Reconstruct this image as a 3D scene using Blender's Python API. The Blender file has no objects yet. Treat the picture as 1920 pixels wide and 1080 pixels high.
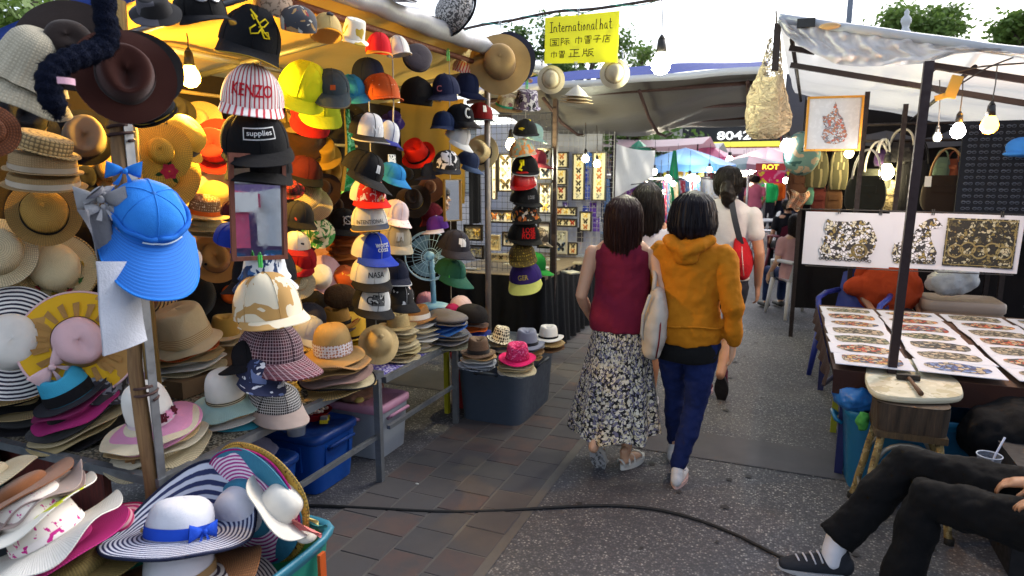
import bpy, bmesh, math, random
from mathutils import Vector as V, Matrix, noise as NZ
random.seed(11)
sc = bpy.context.scene
COL = sc.collection
R = math.radians
PI = math.pi
sin, cos = math.sin, math.cos

# ------------------------------------------------------------ camera, sky, sun, exposure
cd = bpy.data.cameras.new('camera'); cam = bpy.data.objects.new('camera', cd); COL.objects.link(cam)
cd.sensor_width = 23.5; cd.lens = 1240/1920*23.5
cd.clip_start = 0.05; cd.clip_end = 600
cam.location = (0, 0, 1.65); cam.rotation_euler = (R(90-9.8366), 0, R(22.45))
cd.dof.use_dof = True; cd.dof.focus_distance = 3.3; cd.dof.aperture_fstop = 2.4
sc.camera = cam
SUN_EL, SUN_AZ = 40, 25
w = bpy.data.worlds.new('World'); sc.world = w; w.use_nodes = True
wn = w.node_tree.nodes; wl = w.node_tree.links
sky = wn.new('ShaderNodeTexSky'); sky.sky_type = 'NISHITA'; sky.sun_disc = False
sky.sun_elevation = R(SUN_EL); sky.sun_rotation = R(SUN_AZ)
sky.air_density = 1.0; sky.dust_density = 2.5; sky.ozone_density = 1.0
hs = wn.new('ShaderNodeHueSaturation'); hs.inputs['Saturation'].default_value = 0.55
bg = wn['Background']; bg.inputs['Strength'].default_value = 0.15
wl.new(sky.outputs[0], hs.inputs['Color']); wl.new(hs.outputs[0], bg.inputs['Color'])
sd = bpy.data.lights.new('sun', 'SUN'); sd.energy = 0.6; sd.angle = R(25); sd.color = (1, .98, .95)
sun = bpy.data.objects.new('sun', sd); COL.objects.link(sun)
# the sun direction that the sky texture uses: azimuth measured from +Y towards +X
sdir = V((sin(R(SUN_AZ))*cos(R(SUN_EL)), cos(R(SUN_AZ))*cos(R(SUN_EL)), sin(R(SUN_EL))))
sun.rotation_euler = sdir.to_track_quat('Z', 'Y').to_euler()
sc.view_settings.view_transform = 'Standard'; sc.view_settings.look = 'None'
sc.view_settings.gamma = 1; sc.view_settings.use_curve_mapping = False
sc.view_settings.exposure = 1.35
try:
    sc.cycles.use_denoising = True
    sc.cycles.max_bounces = 6
    sc.cycles.caustics_reflective = False; sc.cycles.caustics_refractive = False
    sc.cycles.sample_clamp_indirect = 6
except Exception: pass

# ------------------------------------------------------------ measuring helpers: a sight line meets a real plane
_p = R(9.8366); _y = R(22.45)
FW0 = V((-sin(_y), cos(_y), 0)); RT = V((cos(_y), sin(_y), 0))
FW = FW0*cos(_p) - V((0, 0, 1))*sin(_p); UP = RT.cross(FW); EYE = V((0, 0, 1.65))
def ray(x, y): return FW + RT*((x-960)/1240) + UP*((540-y)/1240)
def onx(x, y, X): d = ray(x, y); return EYE + d*(X/d.x)
def ony(x, y, Y): d = ray(x, y); return EYE + d*(Y/d.y)
def onz(x, y, Z): d = ray(x, y); return EYE + d*((Z-1.65)/d.z)
def dep(P): return (V(P)-EYE).dot(FW)
def plane(px, py, pl):
    return {'x': onx, 'y': ony, 'z': onz}[pl[0]](px, py, pl[1])

# ------------------------------------------------------------ objects
def tag(o, label=None, cat=None, group=None, kind=None):
    if label: o['label'] = label
    if cat: o['category'] = cat
    if group: o['group'] = group
    if kind: o['kind'] = kind
    return o
def thing(name, label, cat, loc=(0, 0, 0), rot=None, group=None):
    o = bpy.data.objects.new(name, None); COL.objects.link(o)
    o.empty_display_size = .05
    if rot is None: o.location = loc
    elif isinstance(rot, Matrix): o.matrix_world = Matrix.Translation(loc) @ rot.to_4x4()
    else: o.location = loc; o.rotation_euler = rot
    return tag(o, label, cat, group)
class MB:
    def __init__(s): s.v = []; s.f = []; s.uv = []; s.mi = []
    def add(s, v, f, uv=None, mi=0):
        b = len(s.v); s.v += [tuple(x) for x in v]
        for q in f:
            s.f.append([b+i for i in q]); s.mi.append(mi)
            s.uv.append([(uv[i] if uv else (v[i][0], v[i][1])) for i in q])
        return s
    def grid(s, nu, nv, fn, close=False, mi=0, flip=False):
        # fn(i, j) -> (pos, uv); u closes on itself when close
        vs, uvs = [], []
        cols = nu if close else nu+1
        for j in range(nv+1):
            for i in range(nu+1):
                p, uv = fn(i/nu, j/nv)
                if i < cols: vs.append(p)
                uvs.append(uv)
        b = len(s.v); s.v += [tuple(x) for x in vs]
        for j in range(nv):
            for i in range(nu):
                i2 = (i+1) % cols
                q = [j*cols+i, j*cols+i2, (j+1)*cols+i2, (j+1)*cols+i]
                u = [uvs[j*(nu+1)+i], uvs[j*(nu+1)+i+1], uvs[(j+1)*(nu+1)+i+1], uvs[(j+1)*(nu+1)+i]]
                if flip: q.reverse(); u.reverse()
                s.f.append([b+k for k in q]); s.uv.append(u); s.mi.append(mi)
        return s
    def box(s, c, d, rz=0, m=None, mi=0):
        x, y, z = d[0]/2, d[1]/2, d[2]/2
        pts = [V((sx*x, sy*y, sz*z)) for sz in (-1, 1) for sy in (-1, 1) for sx in (-1, 1)]
        rm = m if m is not None else Matrix.Rotation(rz, 3, 'Z')
        pts = [rm @ p + V(c) for p in pts]
        for q in ((0, 2, 3, 1), (4, 5, 7, 6), (0, 1, 5, 4), (2, 6, 7, 3), (0, 4, 6, 2), (1, 3, 7, 5)):
            vv = [pts[i] for i in q]
            a = (vv[1]-vv[0]).length; h = (vv[3]-vv[0]).length
            s.add(vv, [(0, 1, 2, 3)], [(0, 0), (a, 0), (a, h), (0, h)], mi)
        return s
    def bar(s, a, b, r, n=8, r2=None, cap=True, sq=False):
        a = V(a); b = V(b); d = b-a; L = d.length
        if L < 1e-6: return s
        d = d/L
        t = V((0, 0, 1)) if abs(d.z) < .95 else V((1, 0, 0))
        x = d.cross(t).normalized(); y = d.cross(x)
        if r2 is None: r2 = r
        off = PI/4 if sq else 0
        if sq: n = 4
        k = 1.414 if sq else 1
        def fn(u, v):
            an = u*2*PI+off; rr = (r+(r2-r)*v)*k
            return a+d*L*v+(x*cos(an)+y*sin(an))*rr, (u*2*PI*r, v*L)
        b0 = len(s.v)
        s.grid(n, 1, fn, True)
        if cap:
            s.f.append([b0+i for i in range(n)][::-1]); s.uv.append([(0, 0)]*n); s.mi.append(0)
            s.f.append([b0+n+i for i in range(n)]); s.uv.append([(0, 0)]*n); s.mi.append(0)
        return s
    def path(s, pts, r, n=8):
        pts = [V(p) for p in pts]
        rr = r if isinstance(r, (list, tuple)) else [r]*len(pts)
        m = len(pts); fr = []
        x = None
        for i in range(m):
            d = (pts[min(i+1, m-1)]-pts[max(i-1, 0)]).normalized()
            if x is None:
                t = V((0, 0, 1)) if abs(d.z) < .9 else V((1, 0, 0)); x = d.cross(t).normalized()
            else:
                x = (x - d*x.dot(d)).normalized()
            fr.append((x.copy(), d.cross(x)))
        L = [0]
        for i in range(1, m): L.append(L[-1]+(pts[i]-pts[i-1]).length)
        def fn(u, v):
            i = min(int(round(v*(m-1))), m-1); an = u*2*PI
            return pts[i]+(fr[i][0]*cos(an)+fr[i][1]*sin(an))*rr[i], (u*2*PI*rr[i], L[i])
        b0 = len(s.v)
        s.grid(n, m-1, fn, True)
        for ring, rev in ((range(n), True), (range((m-1)*n, m*n), False)):
            q = [b0+i for i in ring]
            if rev: q.reverse()
            s.f.append(q); s.uv.append([(0, 0)]*n); s.mi.append(0)
        return s
    def ell(s, c, r, nu=14, nv=8, m=None):
        c = V(c)
        def fn(u, v):
            a = u*2*PI; b = -PI/2+v*PI
            p = V((cos(a)*cos(b)*r[0], sin(a)*cos(b)*r[1], sin(b)*r[2]))
            if m is not None: p = m @ p
            return c+p, (u, v)
        return s.grid(nu, nv, fn, True)
    def rings(s, rg, n=16, A=(1, 0, 0)):
        # rg: (x,y,z, half width along A, half depth); closed ends
        P = [V(r[:3]) for r in rg]; m = len(rg)
        fr = []
        for i in range(m):
            d = (P[min(i+1, m-1)]-P[max(i-1, 0)])
            d = d.normalized() if d.length > 1e-7 else V((0, 0, 1))
            a = V(A); a = (a-d*a.dot(d))
            a = a.normalized() if a.length > 1e-4 else d.orthogonal().normalized()
            fr.append((a, d.cross(a)))
        def fn(u, v):
            i = min(int(round(v*(m-1))), m-1); an = u*2*PI
            return P[i]+fr[i][0]*cos(an)*rg[i][3]+fr[i][1]*sin(an)*rg[i][4], (u, v)
        b0 = len(s.v)
        s.grid(n, m-1, fn, True)
        for ring, rev in ((range(n), True), (range((m-1)*n, m*n), False)):
            q = [b0+i for i in ring]
            if rev: q.reverse()
            s.f.append(q); s.uv.append([(0, 0)]*n); s.mi.append(0)
        return s
    def build(s, name, mats, parent=None, smooth=True, loc=None):
        me = bpy.data.meshes.new(name)
        me.from_pydata(s.v, [], s.f)
        if not isinstance(mats, (list, tuple)): mats = [mats]
        for m in mats: me.materials.append(m)
        uvl = me.uv_layers.new(name='UVMap')
        flat = [c for u in s.uv for p in u for c in p]
        uvl.data.foreach_set('uv', flat)
        me.polygons.foreach_set('material_index', s.mi)
        me.polygons.foreach_set('use_smooth', [bool(smooth)]*len(s.f))
        me.update()
        o = bpy.data.objects.new(name, me); COL.objects.link(o)
        if parent is not None: o.parent = parent
        if loc is not None: o.location = loc
        return o
def autosmooth(o, ang=40):
    try: o.data.set_sharp_from_angle(angle=R(ang))
    except Exception: pass
    return o
def bevel(o, wd=.006, seg=2):
    m = o.modifiers.new('bevel', 'BEVEL'); m.width = wd; m.segments = seg; m.limit_method = 'ANGLE'; m.angle_limit = R(40)
    return o
def blob(o, vox=.008, smooth=6, disp=0, dscale=.12):
    m = o.modifiers.new('remesh', 'REMESH'); m.mode = 'VOXEL'; m.voxel_size = vox; m.use_smooth_shade = True
    if smooth:
        k = o.modifiers.new('smooth', 'SMOOTH'); k.iterations = smooth; k.factor = .5
    if disp:
        key = 'wrinkle%.3f' % dscale
        t = bpy.data.textures.get(key)
        if t is None:
            t = bpy.data.textures.new(key, 'CLOUDS'); t.noise_scale = dscale; t.noise_depth = 2
        k = o.modifiers.new('wrinkle', 'DISPLACE'); k.texture = t; k.strength = disp; k.mid_level = .5; k.texture_coords = 'LOCAL'
    return o
def copy_tree(o, parent=None):
    c = o.copy(); COL.objects.link(c)
    if parent is not None: c.parent = parent
    for ch in list(o.children): copy_tree(ch, c)
    return c

# ------------------------------------------------------------ materials
def hexc(h, k=1.0):
    if not isinstance(h, str): return tuple(h)[:3]+(1,)
    h = h.lstrip('#'); out = []
    for i in (0, 2, 4):
        c = int(h[i:i+2], 16)/255
        c = c/12.92 if c <= .04045 else ((c+.055)/1.055)**2.4
        out.append(min(.86, c*k))
    return tuple(out)+(1,)
_MC = {}
class NT:
    def __init__(s, name):
        s.m = bpy.data.materials.new(name); s.m.use_nodes = True
        s.t = s.m.node_tree; s.n = s.t.nodes; s.b = s.n['Principled BSDF']
    def new(s, ty, **kw):
        n = s.n.new('ShaderNode'+ty)
        for k, v in kw.items(): setattr(n, k, v)
        return n
    def link(s, a, b): s.t.links.new(a, b)
    def co(s, kind='UV', scale=(1, 1, 1), rot=(0, 0, 0)):
        tc = s.new('TexCoord'); mp = s.new('Mapping')
        mp.inputs['Scale'].default_value = scale; mp.inputs['Rotation'].default_value = rot
        s.link(tc.outputs[kind], mp.inputs[0]); return mp.outputs[0]
    def noise(s, co, scale, detail=2, rough=.5, dist=0):
        n = s.new('TexNoise'); n.inputs['Scale'].default_value = scale; n.inputs['Detail'].default_value = detail
        n.inputs['Roughness'].default_value = rough; n.inputs['Distortion'].default_value = dist
        s.link(co, n.inputs['Vector']); return n.outputs['Fac']
    def vor(s, co, scale, feature='F1', out='Distance', rnd=1):
        n = s.new('TexVoronoi'); n.feature = feature; n.inputs['Scale'].default_value = scale
        n.inputs['Randomness'].default_value = rnd
        s.link(co, n.inputs['Vector']); return n.outputs[out]
    def wave(s, co, scale, d='X', dist=0, prof='SIN', dscale=1):
        n = s.new('TexWave'); n.bands_direction = d; n.wave_profile = prof
        n.inputs['Scale'].default_value = scale; n.inputs['Distortion'].default_value = dist; n.inputs['Detail Scale'].default_value = dscale
        s.link(co, n.inputs['Vector']); return n.outputs['Fac']
    def ramp(s, f, stops, const=False):
        n = s.new('ValToRGB'); cr = n.color_ramp
        if const: cr.interpolation = 'CONSTANT'
        while len(cr.elements) < len(stops): cr.elements.new(.5)
        for e, (p, c) in zip(cr.elements, stops): e.position = p; e.color = c if len(c) == 4 else tuple(c)+(1,)
        s.link(f, n.inputs[0]); return n.outputs[0]
    def mix(s, f, a, b, mode='MIX'):
        n = s.new('MixRGB', blend_type=mode)
        for sock, val in ((n.inputs[0], f), (n.inputs[1], a), (n.inputs[2], b)):
            if isinstance(val, (int, float)): sock.default_value = val
            elif isinstance(val, tuple): sock.default_value = val
            else: s.link(val, sock)
        return n.outputs[0]
    def math(s, op, a, b=0.0):
        n = s.new('Math', operation=op)
        for sock, val in ((n.inputs[0], a), (n.inputs[1], b)):
            if isinstance(val, (int, float)): sock.default_value = val
            else: s.link(val, sock)
        return n.outputs[0]
    def bump(s, f, strength=.3, dist=.002):
        n = s.new('Bump'); n.inputs['Strength'].default_value = strength; n.inputs['Distance'].default_value = dist
        s.link(f, n.inputs['Height']); s.link(n.outputs[0], s.b.inputs['Normal'])
    def col(s, c):
        if isinstance(c, tuple): s.b.inputs['Base Color'].default_value = c
        else: s.link(c, s.b.inputs['Base Color'])
    def rough(s, r): s.b.inputs['Roughness'].default_value = r
def G(c): return (c, c, c, 1)
def memo(f):
    def g(*a, **k):
        key = (f.__name__, a, tuple(sorted(k.items())))
        if key not in _MC: _MC[key] = f(*a, **k)
        return _MC[key]
    return g
def sc3(c, k): return tuple(min(.9, x*k) for x in c[:3])+(1,)
@memo
def cloth(h, rough=.92, var=.22, bs=420, bump=.45, sheen=.0, k=.77):
    t = NT('cloth '+h); c = hexc(h, k); co = t.co('Object')
    n1 = t.noise(co, 9, 3); n2 = t.noise(co, bs, 2)
    wv = t.noise(co, 26, 3, .55)
    t.col(t.mix(n1, sc3(c, 1-var), sc3(c, 1+var)))
    t.bump(t.math('ADD', t.math('MULTIPLY', wv, 2.2), n2), bump, .004); t.rough(rough)
    if sheen: t.b.inputs['Sheen Weight'].default_value = sheen
    t.b.inputs['Specular IOR Level'].default_value = .25
    return t.m
@memo
def felt(h, k=.77):
    t = NT('felt '+h); c = hexc(h, k); co = t.co('Object')
    n1 = t.noise(co, 14, 4); n2 = t.noise(co, 700, 2)
    t.col(t.mix(n1, sc3(c, .8), sc3(c, 1.2))); t.bump(t.math('ADD', t.math('MULTIPLY', n1, 2.5), n2), .35, .003); t.rough(.95)
    t.b.inputs['Specular IOR Level'].default_value = .2
    t.b.inputs['Sheen Weight'].default_value = .15
    return t.m
@memo
def straw(h, sc=1.0, gap=.5, k=.9):
    t = NT('straw '+h); c = hexc(h, k); co = t.co('UV')
    a = t.wave(co, 50*sc, 'Y', 1.2, dscale=3); b = t.wave(co, 42*sc, 'X', 2.0, dscale=4)
    wv = t.math('MULTIPLY', a, b)
    n = t.noise(t.co('Object'), 16, 3); n2 = t.noise(t.co('UV', (1, .12, 1)), 160, 2)
    cc = t.mix(n, sc3(c, .84), sc3(c, 1.1))
    cc = t.mix(t.math('MULTIPLY', n2, .5), cc, sc3(c, .62))
    r = t.ramp(wv, [(0, G(gap)), (.35, G(1))])
    t.col(t.mix(1.0, cc, r, 'MULTIPLY')); t.bump(t.math('ADD', wv, n2), .5, .003); t.rough(.75)
    return t.m
@memo
def rings_mat(h1, h2, period=.014, duty=.5, k=.88):
    # concentric sewn stripes (v runs outwards along the brim)
    t = NT('stripes '+h1); c1 = hexc(h1, k); c2 = hexc(h2, k)
    co = t.co('UV'); sp = t.new('SeparateXYZ'); t.link(co, sp.inputs[0])
    nz = t.noise(t.co('Object'), 30, 2)
    f = t.math('FRACT', t.math('ADD', t.math('DIVIDE', sp.outputs['Y'], period), t.math('MULTIPLY', nz, .25)))
    t.col(t.ramp(f, [(0, c1), (duty-.06, c1), (duty+.04, c2), (.97, c2), (1, c1)]))
    t.bump(t.math('PINGPONG', f, .5), .6, .003); t.rough(.85)
    return t.m
@memo
def vstripes(h1, h2, period=.012, duty=.55):
    t = NT('striped cloth '+h1); c1 = hexc(h1, .88); c2 = hexc(h2, .88)
    co = t.co('UV'); sp = t.new('SeparateXYZ'); t.link(co, sp.inputs[0])
    nz = t.noise(t.co('Object'), 12, 2)
    f = t.math('FRACT', t.math('ADD', t.math('DIVIDE', sp.outputs['X'], period), t.math('MULTIPLY', nz, .3)))
    t.col(t.ramp(f, [(0, c1), (duty, c1), (duty+.06, c2), (.96, c2), (1, c1)])); t.rough(.9)
    t.bump(t.noise(t.co('Object'), 400, 2), .2, .001)
    return t.m
@memo
def plaid(base, line, dark, period=.05, line2=None):
    t = NT('plaid '+base); b = hexc(base, .88); l = hexc(line, .88); d = hexc(dark, .88)
    co = t.co('UV'); sp = t.new('SeparateXYZ'); t.link(co, sp.inputs[0])
    cc = b
    for ax in ('X', 'Y'):
        f = t.math('FRACT', t.math('DIVIDE', sp.outputs[ax], period))
        m = t.ramp(f, [(0, G(.75)), (.45, G(.75)), (.46, G(0))], True); cc = t.mix(m, cc, d)
    for ax in ('X', 'Y'):
        f = t.math('FRACT', t.math('DIVIDE', sp.outputs[ax], period/3.5))
        m = t.ramp(f, [(0, G(.7)), (.22, G(0))], True); cc = t.mix(m, cc, l)
    t.col(cc); t.rough(.92); t.bump(t.noise(t.co('Object'), 500, 2), .2, .001)
    return t.m
@memo
def pattern(base, cols, scale=22, thr=.55, dist=.6, kind='noise'):
    # printed cloth: blotches of several colours over a base
    t = NT('print '+base); cc = hexc(base, .88); co = t.co('UV')
    for i, h in enumerate(cols.split()):
        mp = t.new('Mapping'); mp.inputs['Location'].default_value = (i*3.7+1, i*1.9, i*2.3)
        t.link(co, mp.inputs[0])
        if kind == 'noise': f = t.noise(mp.outputs[0], scale*(1+.15*i), 2.5, .5, dist); m = t.ramp(f, [(0, G(0)), (thr, G(1))], True)
        elif kind == 'dots': f = t.vor(mp.outputs[0], scale, rnd=.35); m = t.ramp(f, [(0, G(1)), (thr, G(0))], True)
        else:
            ns = t.new('TexNoise'); ns.inputs['Scale'].default_value = scale*2; t.link(mp.outputs[0], ns.inputs['Vector'])
            ad = t.mix(.03, mp.outputs[0], ns.outputs['Color'], 'ADD')
            f = t.vor(ad, scale*(1+.2*i)); m = t.ramp(f, [(0, G(1)), (thr, G(0))], True)
        cc = t.mix(m, cc, hexc(h, .88))
    t.col(cc); t.rough(.9); t.bump(t.noise(t.co('Object'), 350, 2), .25, .002)
    return t.m
@memo
def filigree(base, line, fills, scale=40, lw=.05):
    # line drawing with coloured cells, like cut leather figures
    t = NT('filigree '+base); co = t.co('UV'); ns = t.new('TexNoise'); ns.inputs['Scale'].default_value = scale*.8; t.link(co, ns.inputs['Vector'])
    ad = t.mix(.035, co, ns.outputs['Color'], 'ADD'); d = t.vor(ad, scale, 'DISTANCE_TO_EDGE'); cell = t.vor(ad, scale, 'F1', 'Color'); sp = t.new('SeparateColor'); t.link(cell, sp.inputs[0])
    fs = fills.split(); big = t.noise(co, scale*.22, 2)
    cc = t.ramp(t.math('ADD', t.math('MULTIPLY', sp.outputs[0], .6), t.math('MULTIPLY', big, .4)), [(0, hexc(base, .88))]+[(.34+.4*i/len(fs), hexc(f, .88)) for i, f in enumerate(fs)], True)
    t.col(t.mix(t.ramp(d, [(lw, G(1)), (lw*1.5, G(0))]), cc, hexc(line, .88))); t.rough(.6); return t.m
@memo
def plastic(h, rough=.38, k=.85, var=.1):
    t = NT('plastic '+h); c = hexc(h, k); n = t.noise(t.co('Object'), 7, 4)
    t.col(t.mix(n, sc3(c, 1-var), sc3(c, 1+var)))
    r = t.ramp(t.noise(t.co('Object'), 30, 4), [(.3, G(rough)), (.7, G(min(1, rough+.2)))]); t.link(r, t.b.inputs['Roughness'])
    return t.m
@memo
def metal(h, rough=.4, met=.8, k=.9):
    t = NT('metal '+h); c = hexc(h, k); n = t.noise(t.co('Object'), 18, 5, .65)
    t.col(t.mix(n, sc3(c, .7), sc3(c, 1.15))); t.b.inputs['Metallic'].default_value = met
    r = t.ramp(t.noise(t.co('Object'), 40, 4), [(.3, G(rough-.1)), (.7, G(rough+.2))]); t.link(r, t.b.inputs['Roughness'])
    return t.m
@memo
def wood(h, h2, ax=(12, 12, 1.2), rough=.7):
    t = NT('wood '+h); co = t.co('Object', ax); n = t.noise(co, 4, 5, .6, 1.2)
    g = t.noise(t.co('Object', (ax[0]*6, ax[1]*6, ax[2])), 5, 2)
    c = t.mix(t.ramp(n, [(.3, G(0)), (.7, G(1))]), hexc(h, .85), hexc(h2, .85)); c = t.mix(t.math('MULTIPLY', g, .35), c, sc3(hexc(h2), .5))
    t.col(c); t.bump(t.math('ADD', n, g), .3, .003); t.rough(rough)
    return t.m
@memo
def emit(h, s):
    t = NT('light '+h); t.b.inputs['Emission Color'].default_value = hexc(h); t.b.inputs['Emission Strength'].default_value = s
    t.col(hexc(h)); return t.m
@memo
def tarp(h, trans=.35, k=.85, rough=.45):
    t = NT('tarp '+h); c = hexc(h, k); n = t.noise(t.co('Object'), 3, 5, .6); n2 = t.noise(t.co('Object', (1, 4, 1)), 9, 4, .6)
    cc = t.mix(n, sc3(c, .8), sc3(c, 1.1)); cc = t.mix(t.ramp(n2, [(.6, G(0)), (.8, G(.25))]), cc, hexc('6a5a48'))
    t.col(cc); t.rough(rough); t.bump(n2, .3, .01)
    if trans:
        tr = t.new('BsdfTranslucent'); t.link(cc, tr.inputs['Color'])
        mx = t.new('MixShader'); mx.inputs[0].default_value = trans
        out = t.n['Material Output']
        t.link(t.b.outputs[0], mx.inputs[1]); t.link(tr.outputs[0], mx.inputs[2]); t.link(mx.outputs[0], out.inputs['Surface'])
    return t.m
@memo
def hairm(h):
    t = NT('hair '+h); c = hexc(h); co = t.co('UV', (1, .06, 1)); n = t.noise(co, 90, 3, .6)
    t.col(t.mix(n, sc3(c, .7), sc3(c, 1.3))); t.bump(n, .4, .004); t.rough(.5)
    t.b.inputs['Specular IOR Level'].default_value = .2
    return t.m
@memo
def skin(h):
    t = NT('skin '+h); c = hexc(h, .8); n = t.noise(t.co('Object'), 12, 3)
    t.col(t.mix(n, sc3(c, .9), sc3(c, 1.1))); t.rough(.5)
    t.b.inputs['Subsurface Weight'].default_value = .12; t.b.inputs['Subsurface Radius'].default_value = (.02, .008, .004)
    t.bump(t.noise(t.co('Object'), 250, 2), .08, .001)
    return t.m
@memo
def glass(h='ffffff', rough=.05, alpha=.25):
    t = NT('glass '+h); t.col(hexc(h)); t.rough(rough); t.b.inputs['Alpha'].default_value = alpha
    return t.m
@memo
def fur(h):
    t = NT('fur '+h); c = hexc(h); n = t.noise(t.co('Object', (1, 1, 1)), 120, 4, .7)
    t.col(t.mix(n, sc3(c, .3), sc3(c, 1.5))); t.bump(n, 1, .02); t.rough(1); t.b.inputs['Specular IOR Level'].default_value = .1
    return t.m

# ------------------------------------------------------------ lettering: text becomes mesh once, before the scene grows
LET = {}
def prep_text(words):
    obs = []
    for wd in words:
        cu = bpy.data.curves.new('t', 'FONT'); cu.body = wd; cu.size = 1; cu.align_x = 'CENTER'; cu.align_y = 'CENTER'; cu.offset = .012
        cu.resolution_u = 3
        o = bpy.data.objects.new('t', cu); COL.objects.link(o); obs.append((wd, o))
    dg = bpy.context.evaluated_depsgraph_get(); dg.update()
    for wd, o in obs:
        me = o.evaluated_get(dg).to_mesh()
        vs = [tuple(v.co) for v in me.vertices]; fs = [tuple(p.vertices) for p in me.polygons]
        if vs:
            xs = [v[0] for v in vs]; ys = [v[1] for v in vs]
            cx = (max(xs)+min(xs))/2; cy = (max(ys)+min(ys))/2; h = max(ys)-min(ys) or 1
            vs = [((v[0]-cx)/h, (v[1]-cy)/h) for v in vs]
        LET[wd] = (vs, fs, (max(v[0] for v in vs)-min(v[0] for v in vs)) if vs else 0)
        o.evaluated_get(dg).to_mesh_clear()
    for wd, o in obs:
        cu = o.data; bpy.data.objects.remove(o); bpy.data.curves.remove(cu)
prep_text(['KENZO', 'supplies', 'NASA', 'NY', 'INTENTIONAL', 'worst', 'cosa', 'G', 'ROSE', 'WARS', 'LOSE', 'GER', 'ROT', '8042', '19',
           'VINTAGE', 'C', 'LA', '店', '国际', '巾冒', '子', '正版', 'REDS'])
def letters(word, fn, width=None, height=None, name='lettering', m=None, parent=None):
    # fn(u, v) -> point on the surface, in metres from the middle of the word
    vs, fs, wd = LET[word]
    sx = sy = 1
    if height: sx = sy = height
    if width: sx = width/max(wd, .01)
    if width and not height: sy = sx
    mb = MB(); P = [fn(v[0]*sx, v[1]*sy) for v in vs]
    mb.add(P, fs, [(v[0], v[1]) for v in vs])
    return mb.build(name, m, parent, False)

# ------------------------------------------------------------ hats
PROF = {
 'dome': [(1, 0), (1.0, .25), (.97, .5), (.87, .75), (.65, .92), (.32, .99), (0, 1)],
 'flat': [(1, 0), (1, .45), (.98, .88), (.94, .97), (.8, 1), (.4, 1), (0, 1)],
 'taper': [(1.04, 0), (.97, .4), (.9, .8), (.84, .95), (.74, 1), (.4, 1.01), (0, 1.01)],
 'fedora': [(1, 0), (.97, .3), (.91, .65), (.84, .9), (.72, 1), (.4, .98), (0, .92)],
 'cone': [(1, 0), (.78, .28), (.55, .52), (.3, .76), (.14, .9), (.05, .98), (0, 1)],
 'pith': [(1.55, -.05), (1.12, .1), (1, .35), (.88, .62), (.62, .85), (.3, .97), (0, 1)],
 'beret': [(1, 0), (1.35, .12), (1.62, .4), (1.55, .7), (1.15, .92), (.5, 1), (0, 1)],
 'bell': [(1.3, 0), (1.1, .2), (1, .5), (.88, .78), (.62, .94), (.3, .99), (0, 1)],
 'beanie': [(1, 0), (1.03, .25), (1.02, .5), (.9, .75), (.6, .95), (.25, 1.06), (0, 1.1)],
}
# style: profile, crown/brim ratio, crown height/brim radius, droop, curl, wave, pinch
STY = {
 'sun': ('dome', .5, .55, .12, .02, .05, 0), 'floppy': ('dome', .43, .42, .1, .06, .16, 0), 'boater': ('flat', .58, .46, 0, 0, .01, 0),
 'fedora': ('fedora', .62, .66, .02, .13, .03, .3), 'cowboy': ('fedora', .52, .6, 0, .34, .03, .35), 'bucket': ('taper', .64, .62, .34, 0, .04, 0),
 'bowler': ('dome', .62, .6, -.06, .05, .01, 0), 'cone': ('cone', .97, .62, .03, 0, 0, 0), 'pith': ('pith', .62, .72, .12, 0, 0, 0),
 'beret': ('beret', .6, .42, 0, 0, .0, 0), 'bell': ('bell', .72, .8, .3, 0, .06, 0), 'beanie': ('beanie', .97, 1.2, 0, 0, .0, 0),
 'wide': ('dome', .42, .38, .04, .1, .06, .15), 'brim': ('dome', .5, .2, .06, .03, .07, 0),
}
def view_frame(P):
    a = (V(P)-EYE); a.z = 0; a.normalize()          # away from the walker who looks at it
    r = a.cross(V((0, 0, 1)))
    return r, a, V((0, 0, 1))
def orient(P, roll=0, pitch=0, spin=0):
    # upright hat first turned about its own axis, then tipped towards the passer-by, then rolled sideways
    r, a, z = view_frame(P)
    B = Matrix((r, a, z)).transposed()
    return B @ Matrix.Rotation(R(-roll), 3, 'Y') @ Matrix.Rotation(R(pitch), 3, 'X') @ Matrix.Rotation(R(spin), 3, 'Z')
def smooth01(x, a, b):
    t = max(0, min(1, (x-a)/(b-a))); return t*t*(3-2*t)
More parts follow.
